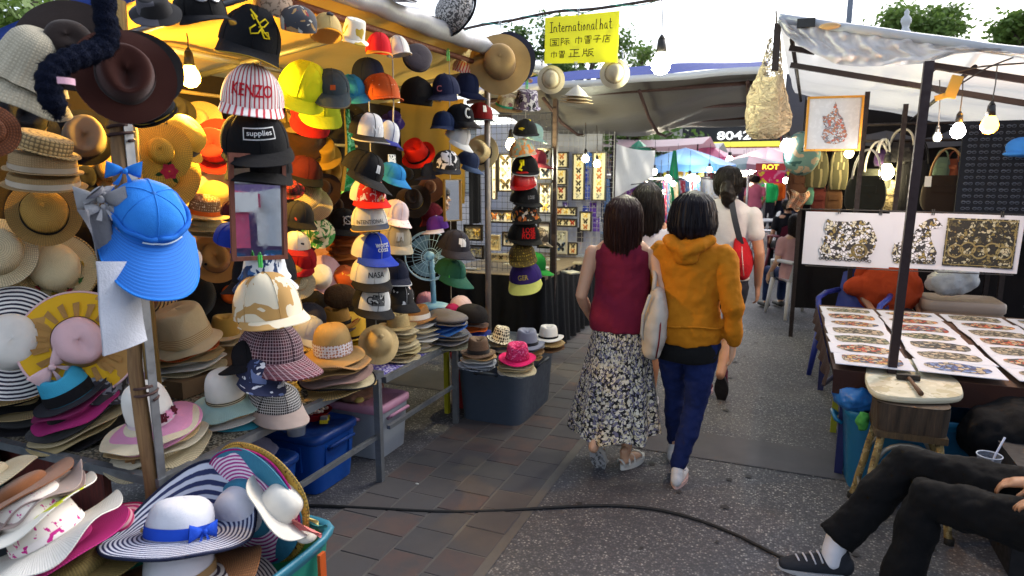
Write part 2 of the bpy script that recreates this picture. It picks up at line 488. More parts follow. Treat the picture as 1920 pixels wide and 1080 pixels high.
class HatShape:
    def __init__(s, Rb, sty, seed=0, oval=1.1, **kw):
        s.prof, rc, h, s.droop, s.curl, s.wave, s.pinch = STY[sty]
        s.R = Rb; s.rc = Rb*kw.get('rc', rc); s.h = Rb*kw.get('h', h); s.oval = oval
        s.droop = kw.get('droop', s.droop); s.curl = kw.get('curl', s.curl); s.wave = kw.get('wave', s.wave); s.pinch = kw.get('pinch', s.pinch)
        s.up = kw.get('up', 0); s.upd = kw.get('upd', 2.6)                  # one side of the brim turned up
        rr = random.Random(seed); s.ph = [rr.uniform(0, 6.28) for _ in range(8)]; s.n = rr.choice((3, 4, 5))
        s.pl = PROF[kw.get('prof', s.prof)]; s.pleat = kw.get('pleat', 0); s.rum = kw.get('rum', .012); s.fray = kw.get('fray', 0)
        s.scal = kw.get('scal', 0)
    def crown(s, th, t, off=0):
        n = len(s.pl)-1; x = t*n; i = min(int(x), n-1); f = x-i
        # catmull-rom along the profile
        p0 = s.pl[max(i-1, 0)]; p1 = s.pl[i]; p2 = s.pl[i+1]; p3 = s.pl[min(i+2, n)]
        def cr(a, b, c, d): return .5*((2*b)+(-a+c)*f+(2*a-5*b+4*c-d)*f*f+(-a+3*b-3*c+d)*f**3)
        rr = max(0, cr(p0[0], p1[0], p2[0], p3[0])); zz = cr(p0[1], p1[1], p2[1], p3[1])
        r = rr*s.rc+off*(1 if rr > .15 else rr/.15); z = zz*s.h+(off if t > .75 else 0)
        k = 1+s.rum*(sin(3*th+s.ph[0]+4*t)+sin(5*th+s.ph[1]-7*t)*.7)
        if s.pleat: k *= 1+s.pleat*sin(26*th)*(1-t)
        x = r*sin(th)*k; y = -r*cos(th)*s.oval*k
        z += s.h*s.rum*sin(2*th+s.ph[2])*t
        if s.pinch:
            q = smooth01(t, .45, .85)
            fr = max(0, cos(th))                 # front pinch
            x *= 1-s.pinch*1.1*fr*q
            z -= s.h*s.pinch*q*math.exp(-(x/(.34*s.rc))**2)*(.75+.5*cos(th))
        return V((x, y, z))
    def brim(s, th, t):
        R1 = s.R*(1+s.fray*(sin(47*th+s.ph[4])*sin(31*th+s.ph[5]))*(1 if t > .8 else 0))
        if s.scal: R1 *= 1+s.scal*abs(sin(9*th))*t
        r = s.rc+(R1-s.rc)*t
        ov = s.oval+(1.04-s.oval)*t
        z = -s.droop*(R1-s.rc)*t**1.25
        z += s.curl*s.R*t**2*(-cos(2*th))*.6
        z += s.wave*s.R*t**1.4*(sin(s.n*th+s.ph[3])*.6+sin(2*th+s.ph[6])*.4)
        z += s.rum*.5*s.R*sin(7*th+s.ph[7])*t
        if s.up: z += s.up*s.R*t**2*max(0, cos(th-s.upd))**1.5
        return V((r*sin(th), -r*cos(th)*ov, z))
def build_hat(root, S, crown, brim=None, under=None, band=None, band_z=.02, nt=40, th=.0032, edge=None, two=None):
    ci = PI*2*S.rc
    mb = MB(); nv = 14
    mb.grid(nt, nv, lambda u, v: (S.crown(u*2*PI, v), (u*ci, v*(S.h+S.rc*.8))), True)
    mb.grid(nt, 9, lambda u, v: (S.crown(u*2*PI, v, -th), (u*ci, v*(S.h+S.rc*.8))), True, flip=True)
    mb.build('crown', crown, root)
    if brim:
        nr = 9 if nt <= 48 else 12
        mb = MB(); L = S.R-S.rc
        def bt(u, v): return S.brim(u*2*PI, v), (u*2*PI*S.R*.8, v*L)
        def bb(u, v): p = S.brim(u*2*PI, v); p.z -= th; return p, (u*2*PI*S.R*.8, v*L)
        def be(u, v): p = S.brim(u*2*PI, 1); p.z -= th*v; return p, (u*2*PI*S.R*.8, L)
        mb.grid(nt, nr, bt, True, 0, True)
        mb.grid(nt, nr, bb, True, 1 if under else 0)
        mb.grid(nt, 1, be, True, 0, True)
        mats = [brim]+([under] if under else [])
        mb.build('brim', mats, root)
        if edge:
            mb = MB()
            mb.path([S.brim(k/64*2*PI, 1)-V((0, 0, th/2)) for k in range(65)], .005 if not S.fray else .012, 6)
            mb.build('brim_edge', edge, root)
    if band:
        bm, bh = band; n = 7; bh = bh*S.h
        mb = MB()
        def tz(z):                              # profile position of a height
            lo, hi = 0, .7
            for _ in range(14):
                m = (lo+hi)/2
                if S.crown(PI/2, m).z < z: lo = m
                else: hi = m
            return lo
        t0, t1 = tz(band_z*S.h), tz(band_z*S.h+bh)
        mb.grid(nt, 3, lambda u, v: (S.crown(u*2*PI, t0+(t1-t0)*v, .0028), (u*ci, v*bh)), True)
        mb.build('band', bm, root)
    return root
def add_bow(root, P, size, m, ax=0, up=0):
    # a ribbon bow: two puffed loops, a knot and two tails
    mb = MB(); rot = Matrix.Rotation(ax, 3, 'Z') @ Matrix.Rotation(up, 3, 'X')
    for s in (-1, 1):
        def fn(u, v):
            a = u*2*PI; x = s*size*(.08+.85*v); w = size*(.12+.42*v**.8); d = size*.16*sin(PI*min(1, v*1.02))+.002
            return rot @ V((x, -abs(cos(a))*0-sin(a)*d, cos(a)*w*(1+.1*sin(5*a)))) + V(P), (u*size, v*size)
        mb.grid(14, 6, fn, True)
        def tl(u, v): return rot @ V((s*size*(.05+.35*v+(u-.5)*.3*v), -.004-.1*size*sin(v*3), -size*.9*v+(u-.5)*.1*size)) + V(P), (u*size, v*size)
        mb.grid(3, 6, tl)
    mb.ell(V(P)+rot @ V((0, -.01, 0)), (size*.15, size*.13, size*.17), 10, 6, rot)
    return mb.build('bow', m, root)
def add_flower(root, P, N, size, m, mc=None, leaf=None):
    N = V(N).normalized(); x = N.orthogonal().normalized(); y = N.cross(x)
    mb = MB()
    for lay, (k, rr) in enumerate(((6, 1), (5, .6))):
        for i in range(k):
            a = i*2*PI/k+lay*.5
            def fn(u, v):
                p = rr*size*(.15+.85*v); w = sin(PI*min(v*.9+.08, 1))*size*.42*rr*(u-.5)*2
                d = x*cos(a)+y*sin(a); e = -x*sin(a)+y*cos(a)
                return V(P)+d*p+e*w+N*(size*(.12+.3*lay*(1-v)+.25*v*v)), (u, v)
            mb.grid(2, 3, fn)
    o = mb.build('flower', m, root)
    if mc: MB().ell(V(P)+N*size*.2, (size*.22,)*3, 8, 5).build('flower_heart', mc, o)
    if leaf:
        mb = MB()
        for a in (0.4, 2.3, 4.1):
            d = x*cos(a)+y*sin(a); e = N.cross(d)
            mb.grid(2, 3, lambda u, v: (V(P)+d*size*(.6+1.0*v)+e*size*.5*sin(PI*v*.95+.1)*(u-.5)+N*.003, (u, v)))
        mb.build('leaf', leaf, root)
    return o
HATS = {}
_seed = [1]
def H(label, px, py, wpx, pl, roll=0, pitch=0, spin=0, sty='sun', cm=None, bm=None, band=None, under=None, edge=None, name='sun_hat', cat='hat',
      group=None, nt=40, band_z=.02, lift=0, key=None, radius=None, brim=True, **kw):
    P = plane(px, py, pl) if isinstance(pl, tuple) else V(pl)
    P = P+V((0, 0, lift))
    Rb = radius or wpx/2*dep(P)/1240
    _seed[0] += 1
    S = HatShape(Rb, sty, _seed[0], **kw)
    rot = orient(P, roll, pitch, spin)
    # the given pixel is the middle of the brim and crown seen together
    c = rot @ V((0, 0, S.h*.35 if pitch > 30 else 0))
    root = thing(name, label, cat, P-c*(1 if pitch > 30 else 0), rot, group)
    build_hat(root, S, cm, (bm or cm) if (brim and S.R > S.rc*1.1) else None, under, band, band_z, nt, edge=edge)
    root['R'] = Rb
    HATS[key or label] = (root, S)
    return root, S
ORD = ['topmost', 'second', 'third', 'fourth', 'fifth', 'sixth', 'seventh', 'eighth', 'ninth']
def STACK(px, py, z0, wpx, lower, top, where, dz=.024, jx=.014, group=None):
    """hats nested in a pile: lower = list of (look, brim material, width factor, extra) from the bottom up; top = kwargs of H for the hat on top"""
    base = plane(px, py-(.15*wpx if wpx > 90 else .05*wpx), ('z', z0+.01))
    n = len(lower); r, a, z = view_frame(base)
    wr = random.Random(int(px*7+py))
    g = group or 'hats piled on the stall tables'
    for i, it in enumerate(lower):
        look, m, wf = it[:3]; kw = dict(it[3]) if len(it) > 3 else {}
        P = base+z*(dz*i)+r*wr.uniform(-jx, jx)+a*wr.uniform(-jx, jx)
        rolld = kw.pop('roll', top.get('roll', 0)*(i+1)/(n+1)+wr.uniform(-3, 3))
        H('%s hat, %s from the bottom under %s' % (look, ['first', 'second', 'third', 'fourth', 'fifth', 'sixth', 'seventh', 'eighth'][i], where),
          0, 0, wpx*wf, P, rolld, kw.pop('pitch', wr.uniform(-2, 4)), wr.uniform(0, 360), kw.pop('sty', 'brim'), kw.pop('cm', m), m, group=g, nt=36, radius=wpx*wf/2*dep(base)/1240, **kw)
    t = dict(top); lab = t.pop('label'); wp = t.pop('w', wpx)
    P = base+z*(dz*n)
    return H(lab, 0, 0, wp, P, group=g, radius=wp/2*dep(base)/1240, **t)

# ------------------------------------------------------------ caps with a visor
class CapShape:
    def __init__(s, rc, h, foam, seed):
        s.rc = rc; s.h = h; s.foam = foam; rr = random.Random(seed); s.ph = [rr.uniform(0, 6.28) for _ in range(4)]
    def crown(s, th, t, off=0):
        a = t*PI/2; fr = smooth01(cos(th), .35, .8)*s.foam
        ex = .8-.38*fr
        r = s.rc*max(0, cos(a))**ex+off; z = s.h*(1+.1*fr)*sin(a)**(.95-.1*fr)+off*t
        k = 1+.012*sin(4*th+s.ph[0]+5*t)+.01*sin(7*th+s.ph[1]-3*t)
        if int(round(th/(2*PI)*48)) % 8 == 0: k -= .012*(1-t)
        return V((r*sin(th)*k, -r*cos(th)*1.13*k, z))
    def front(s, u, v, off=.003):
        # point on the front panel: u metres sideways, v metres above the visor
        th = u/s.rc
        t = min(.95, max(0.0, math.asin(min(1, max(0, v/(s.h*(1+.1*s.foam)))))/(PI/2)))
        return s.crown(th, t, off)
def build_cap(root, S, crown, visor, front=None, button=None, curve=.5, L=.068, under=None, flat=False, edge=None, flare=.08):
    rc = S.rc; ci = 2*PI*rc
    def uvf(u, v): return (u*ci, v*S.h*1.3)
    nt = 48
    if front:
        mb = MB(); mb.grid(16, 10, lambda u, v: (S.crown((u-.5)*2*PI/3, v*.93), ((u-.5)*ci/3, v*S.h*1.3))); mb.build('front_panel', front, root)
        mb = MB(); mb.grid(32, 10, lambda u, v: (S.crown(PI/3+u*2*PI*2/3, v), uvf(u, v)))
        mb.grid(16, 2, lambda u, v: (S.crown((u-.5)*2*PI/3, .93+v*.07), uvf(u, v)))
        mb.build('crown', crown, root)
    else:
        mb = MB(); mb.grid(nt, 11, lambda u, v: (S.crown(u*2*PI, v), uvf(u, v)), True); mb.build('crown', crown, root)
    MB().grid(24, 6, lambda u, v: (S.crown(u*2*PI, v, -.004), uvf(u, v)), True, flip=True).build('lining', under or crown, root)
    mb = MB()
    for a in (0, PI/3, 2*PI/3, PI, 4*PI/3, 5*PI/3): mb.path([S.crown(a, j/9, .0012) for j in range(10)], .0016, 4)
    mb.build('panel_seams', crown, root)['kind'] = 'stuff'
    MB().ell((0, 0, S.h*1.01), (.008, .008, .005), 8, 5).build('button', button or visor, root)
    A = R(72)
    def vis(a, v):
        th = a*A; x0 = rc*sin(th)*1.01; y0 = -rc*cos(th)*1.14
        ext = L*(max(0, 1-abs(a)**2.6))**.62
        x = x0*(1+flare*v); y = y0-ext*v
        z = .004-(curve*.55*L*(abs(a)**2.0)*1.3*v**.8)-(.12+.18*curve)*ext*v
        return V((x, y, z))
    mb = MB(); th = .0035
    mb.grid(18, 7, lambda u, v: (vis(u*2-1, v), (u*.2, v*L)), flip=False)
    mb.grid(18, 7, lambda u, v: (vis(u*2-1, v)-V((0, 0, th)), (u*.2, v*L)), flip=True, mi=1)
    mb.grid(18, 1, lambda u, v: (vis(u*2-1, 1)-V((0, 0, th*v)), (u*.2, L)))
    mb.build('visor', [visor, under or visor], root)
    if edge:
        MB().path([vis(k/24*2-1, 1)-V((0, 0, th/2)) for k in range(25)], .0035, 6).build('visor_edge', edge, root)
    return root
def CAP(label, px, py, wpx, pl, roll=0, pitch=0, spin=0, cm=None, vm=None, fm=None, h=1.25, foam=.5, curve=.5, L=.85, group=None, text=None, patch=None,
        key=None, lift=0, edge=None, button=None, name='baseball_cap', under=None, logo=None, flare=.08):
    P = plane(px, py, pl) if isinstance(pl, tuple) else V(pl)
    P = P+V((0, 0, lift))
    rc = wpx/2*dep(P)/1240
    _seed[0] += 1
    S = CapShape(rc, rc*(h if h < 1.1 else 1.1+(h-1.1)*.6), foam, _seed[0])
    jr = random.Random(_seed[0]); rot = orient(P, roll+jr.uniform(-5, 5), pitch+jr.uniform(-4, 6), spin+jr.uniform(-8, 8))
    root = thing(name, label, 'cap', P-rot @ V((0, 0, rc*.45)), rot, group)
    build_cap(root, S, cm, vm or cm, fm, button, curve, rc*L, under, edge=edge, flare=flare)
    if patch:
        m, w_, h_, v0 = patch
        MB().grid(10, 4, lambda u, v: (S.front((u-.5)*w_*rc, (v0+v*h_)*rc, .002), (u*w_*rc, v*h_*rc))).build('patch', m, root)
    for tx in (text or []):
        word, m, w_, h_, v0 = tx[:5]; u0 = tx[5] if len(tx) > 5 else 0
        letters(word, lambda u, v: S.front(u+u0*rc, v0*rc+v, .0042), width=1.25*w_*rc, height=1.2*h_*rc, m=m, parent=root)
    if logo:
        m, pts, wd = logo                          # an embroidered line drawing in units of the crown radius
        mb = MB()
        for line in pts: mb.path([S.front(x*rc, y*rc, .004) for x, y in line], wd*rc, 5)
        mb.build('embroidery', m, root)
    return root, S
def clip_peg(label, P, h, col, group='plastic pegs that hold the hats'):
    t = thing('peg', label, 'peg', P, None, group)
    m = plastic(col)
    for s in (-1, 1): MB().box((s*.006, 0, 0), (.005, .008, h)).build('jaw', m, t)
    MB().path([(.006*cos(a), 0, h*.5+.01*sin(a)) for a in [k*PI/6 for k in range(7)]], .002, 5).build('spring', m, t)
    return t

# ------------------------------------------------------------ the ground
def ground_mat():
    t = NT('exposed aggregate'); co = t.co('Object')
    v = t.vor(co, 95, out='Color'); d = t.vor(co, 95); n = t.noise(co, 2.2, 5, .6); n3 = t.noise(co, .5, 3)
    sep = t.new('SeparateColor'); t.link(v, sep.inputs[0])
    stone = t.ramp(sep.outputs[0], [(0, hexc('45464b')), (.5, hexc('5c5c60')), (.78, hexc('76757a')), (.92, hexc('9d9a98')), (1, hexc('b8b4b0'))])
    c = t.mix(t.ramp(d, [(.3, G(0)), (.62, G(.8))]), stone, hexc('3e3e42'))
    c = t.mix(t.ramp(n, [(.35, G(.5)), (.62, G(0))]), c, hexc('2e2e33')); c = t.mix(t.ramp(n3, [(.38, G(.5)), (.6, G(0))]), c, hexc('45444a')); n4 = t.noise(t.co('Object', (.7, 2.2, 1)), 1.3, 6, .7); c = t.mix(t.ramp(n4, [(.6, G(0)), (.7, G(.35))]), c, hexc('2a2a2e'))
    t.col(c); t.bump(t.math('SUBTRACT', 1, d), .6, .004)
    t.link(t.ramp(n, [(.3, G(.72)), (.7, G(.92))]), t.b.inputs['Roughness'])
    return t.m
def concrete(h, name='smooth concrete'):
    t = NT(name); co = t.co('Object'); c = hexc(h); n = t.noise(co, 4, 6, .65); n2 = t.noise(co, 60, 3)
    t.col(t.mix(n, sc3(c, .65), sc3(c, 1.35))); t.bump(n2, .3, .002); t.rough(.8); return t.m
MB().add([(-150, -40, 0), (150, -40, 0), (150, 300, 0), (-150, 300, 0)], [(0, 1, 2, 3)]).build('ground', ground_mat())['kind'] = 'structure'
o = MB().add([(-1.06, 3.8, .004), (8, 3.8, .004), (8, 4.2, .004), (-1.06, 4.2, .004)], [(0, 1, 2, 3)]).build('pavement_band', concrete('48464a')); o['kind'] = 'structure'
o = MB().add([(-9, 4.3, .004), (-1.95, 4.3, .004), (-1.95, 4.75, .004), (-9, 4.75, .004)], [(0, 1, 2, 3)]).build('pavement_band', concrete('444347')); o['kind'] = 'structure'
for Y in (9.2, 14.8):
    o = MB().add([(-1.06, Y, .004), (8, Y, .004), (8, Y+.4, .004), (-1.06, Y+.4, .004)], [(0, 1, 2, 3)]).build('pavement_band', concrete('48464a')); o['kind'] = 'structure'
bed = MB().add([(-1.95, .6, .003), (-1.06, .6, .003), (-1.06, 12, .003), (-1.95, 12, .003)], [(0, 1, 2, 3)]).build('paving_strip', concrete('55514f', 'mortar')); bed['kind'] = 'structure'
def tile_mat(h, h2):
    t = NT('clay tile '+h); oi = t.new('ObjectInfo'); co = t.co('Object'); ad = t.new('VectorMath', operation='ADD'); t.link(co, ad.inputs[0])
    sc_ = t.new('VectorMath', operation='SCALE'); sc_.inputs['Scale'].default_value = 9; t.link(oi.outputs['Location'], sc_.inputs[0]); t.link(sc_.outputs[0], ad.inputs[1])
    n = t.noise(ad.outputs[0], 7, 5, .65); n2 = t.noise(ad.outputs[0], 70, 3); n3 = t.noise(ad.outputs[0], 2.5, 4)
    c = t.mix(t.ramp(n, [(.38, G(0)), (.62, G(1))]), hexc(h), hexc(h2)); c = t.mix(t.math('MULTIPLY', n3, .8), c, hexc('434144'))
    t.col(c); t.bump(n2, .25, .001); t.link(t.ramp(n, [(.3, G(.8)), (.7, G(.95))]), t.b.inputs['Roughness']); return t.m
TM = [tile_mat('4e4746', '4b4647'), tile_mat('4b4748', '494648'), tile_mat('5c453f', '4d4647'), tile_mat('4a4749', '4f4948')]
tiles = []
for m in TM:
    hw, hh = .1015, .0975
    mb = MB(); mb.add([(-hw, -hh, .002), (hw, -hh, .002), (hw, hh, .002), (-hw, hh, .002), (-hw+.004, -hh+.004, .0062), (hw-.004, -hh+.004, .0062), (hw-.004, hh-.004, .0062), (-hw+.004, hh-.004, .0062)],
                      [(4, 5, 6, 7), (0, 1, 5, 4), (1, 2, 6, 5), (2, 3, 7, 6), (3, 0, 4, 7)])
    tiles.append(mb)
TP = None
rr = random.Random(5); protos = []
for i in range(4):
    o = tiles[i].build('paving_tile', TM[i], bed, False); protos.append(o); o.location = (-1.84+.21*i, .8, 0)
for j in range(36):
    for i in range(4):
        if j == 0: continue
        x = -1.84+.21*i; y = .8+.199*j+.06*(i % 2)*1.6
        k = rr.choice((0, 1, 1, 2, 3, 1) if y > 3 else (0, 1, 2, 3, 0))
        o = protos[k].copy(); COL.objects.link(o); o.parent = bed
        o.location = (x+rr.uniform(-.003, .003), y, rr.uniform(-.002, .002)); o.rotation_euler = (rr.uniform(-.004, .004), rr.uniform(-.004, .004), rr.uniform(-.008, .008))
# sealing grains and small litter
lm = plastic('d8d6d0')
for x, y, cl in ((782, 908, 'white paper scrap on the dark tiles'), (1360, 735, 'pale pebble on the asphalt behind the far walker'), (940, 690, None)):
    P = onz(x, y, .004); t = MB()
    t.ell((0, 0, .003), (.012, .007, .004), 8, 5)
    o = t.build('litter', lm if cl else plastic('9a9a30')); o.location = P
    tag(o, cl or 'yellow green leaf lying beside the grey storage box', 'litter')

mb = MB(); gr = random.Random(14)
for k in range(90):
    x, y = gr.uniform(-1.0, .9), gr.uniform(2.0, 9); a0 = gr.uniform(.006, .022); n = 9; ph = gr.uniform(0, 6)
    mb.add([(x+a0*(1+.25*sin(3*i+ph))*cos(i*2*PI/n), y+a0*(1+.25*cos(2*i+ph))*sin(i*2*PI/n), .0062) for i in range(n)], [tuple(range(n))])
o = mb.build('ground_stains', concrete('2c2b2e', 'old gum')); o['kind'] = 'stuff'
# ------------------------------------------------------------ hat stall on the left
GAL = metal('8c9096', .45, .7); RUST = metal('4a3330', .7, .3); DARK = plastic('17161a', .6)
WOODP = wood('a07c50', '6d4f30', (14, 14, 1.3))
t = thing('market_stall', 'hat stall with a cream tarp roof and grey roll along its front edge', 'stall', (-2.5, 2.8, 0))
def part(mb, name, m, root, smooth=True):
    # the shape was built in world coordinates; bring it into the thing's own
    L = root.matrix_world.inverted() if root.rotation_euler.to_matrix() != Matrix.Identity(3) else Matrix.Translation(-V(root.location))
    mb.v = [tuple(L @ V(p)) for p in mb.v]
    return mb.build(name, m, root, smooth)
def roof_z(X, Y): return 2.43-.135*(-1.94-X)+.01*(Y-2.7)
def roof(u, v):
    X = -1.92-1.75*u; Y = 2.0+3.2*v
    z = roof_z(X, Y)-.05*sin(PI*((u*3) % 1))*(.6+.4*sin(9*v)) + .018*sin(23*v+6*u)+.012*sin(41*v-9*u)
    return (X, Y, z), (X, Y)
mb = MB(); mb.grid(30, 60, roof); part(mb, 'roof_tarp', tarp('c8a858', .16), t)
mb = MB()
mb.grid(34, 8, lambda u, v: ((-1.90-1.8*u, 1.985-.01*v+.012*sin(9*u+3*v), roof_z(-1.9-1.8*u, 2)+.045-.10*v-.012*sin(14*u)*v), (u, v)))
part(mb, 'blue_hem', cloth('1c3f94', .8), t)
# rolled front edge
pts = []; rads = []
for k in range(60):
    y = 2.0+3.2*k/59; pts.append((-1.88+.006*sin(k*1.7), y, roof_z(-1.94, y)+.015+.006*sin(k*.9))); rads.append(.052+.004*sin(k*.9)+.004*sin(k*.31))
part(MB().path(pts, rads, 12), 'rolled_tarp', tarp('a4a4aa', 0), t)
part(MB().grid(6, 40, lambda u, v: ((-1.9-.25*u, 2.05+3.1*v, roof_z(-1.94, 2.05+3.1*v)+.07+.05*u+.015*sin(v*30+u*3)), (u, v*4))), 'top_tarp', tarp('d8d8dc', .2), t)
for X, nm in ((-1.965, 0), (-2.75, 1), (-3.5, 2)):
    part(MB().path([(X, y, roof_z(X, y)-(.07 if nm == 0 else .09)) for y in (2.05, 2.7, 4, 5.15)], .018, 8), 'roof_rail', metal('7a4a36', .6, .3) if nm == 0 else GAL, t)
for Y in (2.1, 2.85, 4.25):
    part(MB().bar((-1.98, Y, roof_z(-1.98, Y)-.10), (-3.6, Y, roof_z(-3.6, Y)-.10), .016), 'roof_bar', GAL, t)
# posts: bamboo batten tied to a galvanised angle at the near corner
part(MB().path([(-1.965+.01*sin(k), 1.492+.006*sin(2.3*k), 2.02*k/10) for k in range(11)], [.023+.002*sin(k*1.9) for k in range(11)], 12), 'bamboo_post', WOODP, t)
mb = MB(); mb.box((-1.932, 1.512, 1.01), (.004, .03, 2.02)); mb.box((-1.942, 1.5285, 1.01), (.02, .003, 2.02)); part(mb, 'steel_angle', GAL, t, False)
for z in (.9, 1.33, 1.75):
    part(MB().path([(-1.953+.033*cos(a), 1.502+.036*sin(a), z+.004*a) for a in [k*PI/6 for k in range(25)]], .005, 5), 'wire_tie', RUST, t)
mb = MB(); mb.bar((-1.94, 4.25, 0), (-1.94, 4.25, 2.4), .021, 10); part(mb, 'post', metal('8a8078', .5, .5), t)
for Y in (1.5, 4.25): part(MB().bar((-3.5, Y, 0), (-3.5, Y, 2.15), .02), 'post', GAL, t)
# dark cloth and wire shelves behind the hats
def backw(u, v):
    Y = .9+4.3*u
    return (-3.12+.03*sin(17*u)+.02*sin(31*u+4*v), Y, .15+2.05*v), (Y, v*2)
mb = MB(); mb.grid(40, 10, backw); part(mb, 'back_cloth', cloth('241d1a'), t)
for z in (1.05, 1.45, 1.85, 2.08): part(MB().bar((-3.02, .95, z), (-3.02, 4.25, z), .011), 'hanging_rail', metal('b8a26a', .5, .4), t)
for y in (1.6, 2.5, 3.4, 4.2): part(MB().bar((-3.04, y, .3), (-3.04, y, 2.15), .012), 'upright', GAL, t)
o = MB().grid(14, 6, lambda u, v: ((ony(600+255*u, 400, 5.0).x, 5.0+.03*sin(25*u), .1+1.35*v), (u, v)))
part(o, 'end_cloth', cloth('1f1b20'), t)
o = MB().grid(20, 6, lambda u, v: ((-3.6+1.1*u, 5.03+.03*sin(18*u)+.02*sin(7*v), 1.4+.85*v), (u, v)))
part(o, 'end_tarp', tarp('bf9a48', .15), t)
# bamboo pole standing inside, seen above the blue visor
part(MB().bar((-2.42, 1.9, .6), (-2.42, 1.9, 2.3), .03, 10), 'inner_post', wood('c9a860', '8c6a3a', (14, 14, 1.3)), t)

# speckled woven cover of the first table
def speck():
    t = NT('speckled cover'); co = t.co('Object', (1, 1, 1)); v = t.vor(co, 130, out='Color'); sp = t.new('SeparateColor'); t.link(v, sp.inputs[0])
    n = t.noise(co, 5, 3)
    t.col(t.mix(n, t.ramp(sp.outputs[0], [(0, hexc('1b1a18')), (.45, hexc('55503f')), (.7, hexc('b0a58a')), (1, hexc('d6ceb8'))]), hexc('3a372f'))); t.bump(sp.outputs[0], .5, .003); t.rough(.95); return t.m
def zig():
    t = NT('violet cover'); co = t.co('Object'); f = t.wave(co, 22, 'DIAGONAL', 3, dscale=2); v = t.vor(co, 38)
    t.col(t.mix(t.ramp(v, [(.3, G(1)), (.42, G(0))]), t.mix(f, hexc('3a2f8c'), hexc('7a74b8')), hexc('c8c6dc'))); t.rough(.9); return t.m
def table(label, x0, x1, y0, y1, z, cover, legs, skirt=None):
    r = thing('display_table', label, 'table', ((x0+x1)/2, (y0+y1)/2, 0))
    mb = MB(); mb.grid(24, 24, lambda u, v: ((x0+.012+(x1-x0-.02)*u, y0+.012+(y1-y0-.024)*v, z+.008+.004*sin(21*u)*sin(17*v)), (u, v))); part(mb, 'table_cover', cover, r)
    part(MB().box(((x0+x1)/2, (y0+y1)/2, z-.012), (x1-x0-.03, y1-y0-.03, .018)), 'table_top', wood('8a7350', '5e4c34'), r, False)
    e = .032
    for a, b in (((x1, y0), (x1, y1)), ((x0, y0), (x1-e, y0)), ((x0, y1), (x1-e, y1)), ((x0, y0+e), (x0, y1-e))):
        cx, cy = (a[0]+b[0])/2, (a[1]+b[1])/2
        part(MB().box((cx, cy, z), (abs(a[0]-b[0])+e, abs(a[1]-b[1])+(e if a[0] == b[0] and a[0] == x1 else .0 if a[0] != b[0] else 0)+(e if a[1] == b[1] else 0), e)), 'edge_rail', GAL, r, False)
    for (lx, ly) in legs:
        part(MB().box((lx, ly, (z-.018)/2), (.036, .03, z-.02)), 'leg', GAL, r, False)
    part(MB().box((x1-.01, (y0+y1)/2, .26), (.022, y1-y0-.06, .022)), 'stretcher', GAL, r, False)
    return r
table('long galvanised table with a speckled cover at the near end of the hat stall', -2.98, -1.94, 1.51, 2.855, .6, speck(), ((-1.94, 2.83), (-2.96, 2.83), (-2.96, 1.53)))
table('shorter galvanised table with a violet patterned cover beyond the first', -2.9, -1.955, 2.93, 3.78, .55, zig(), ((-1.955, 3.75), (-2.88, 2.95), (-2.88, 3.75)))
# dark plank hanging under the first table and an extra steel bar
o = MB().box((-2.6, 2.84, .3), (.55, .02, .42)).build('navy_panel', cloth('171d3c'), None, False); tag(o, 'dark navy cloth panel hanging under the far end of the first table', 'cloth panel')
o = MB().box((0, 0, 0), (.7, .03, .62)); o = o.build('wooden_board', wood('7a3028', '4a201c')); o.location = (-2.72, 1.62, .25); tag(o, 'red brown wooden board standing under the near table edge', 'board')
o = MB()
o.box((0, 0, .2), (.6, .5, .4)); o = o.build('cloth_sack', cloth('2c5a58')); o.location = (-3.2, 1.3, .18); tag(bevel(o, .05, 3), 'dull teal cloth covered box under the table at the left edge', 'box')

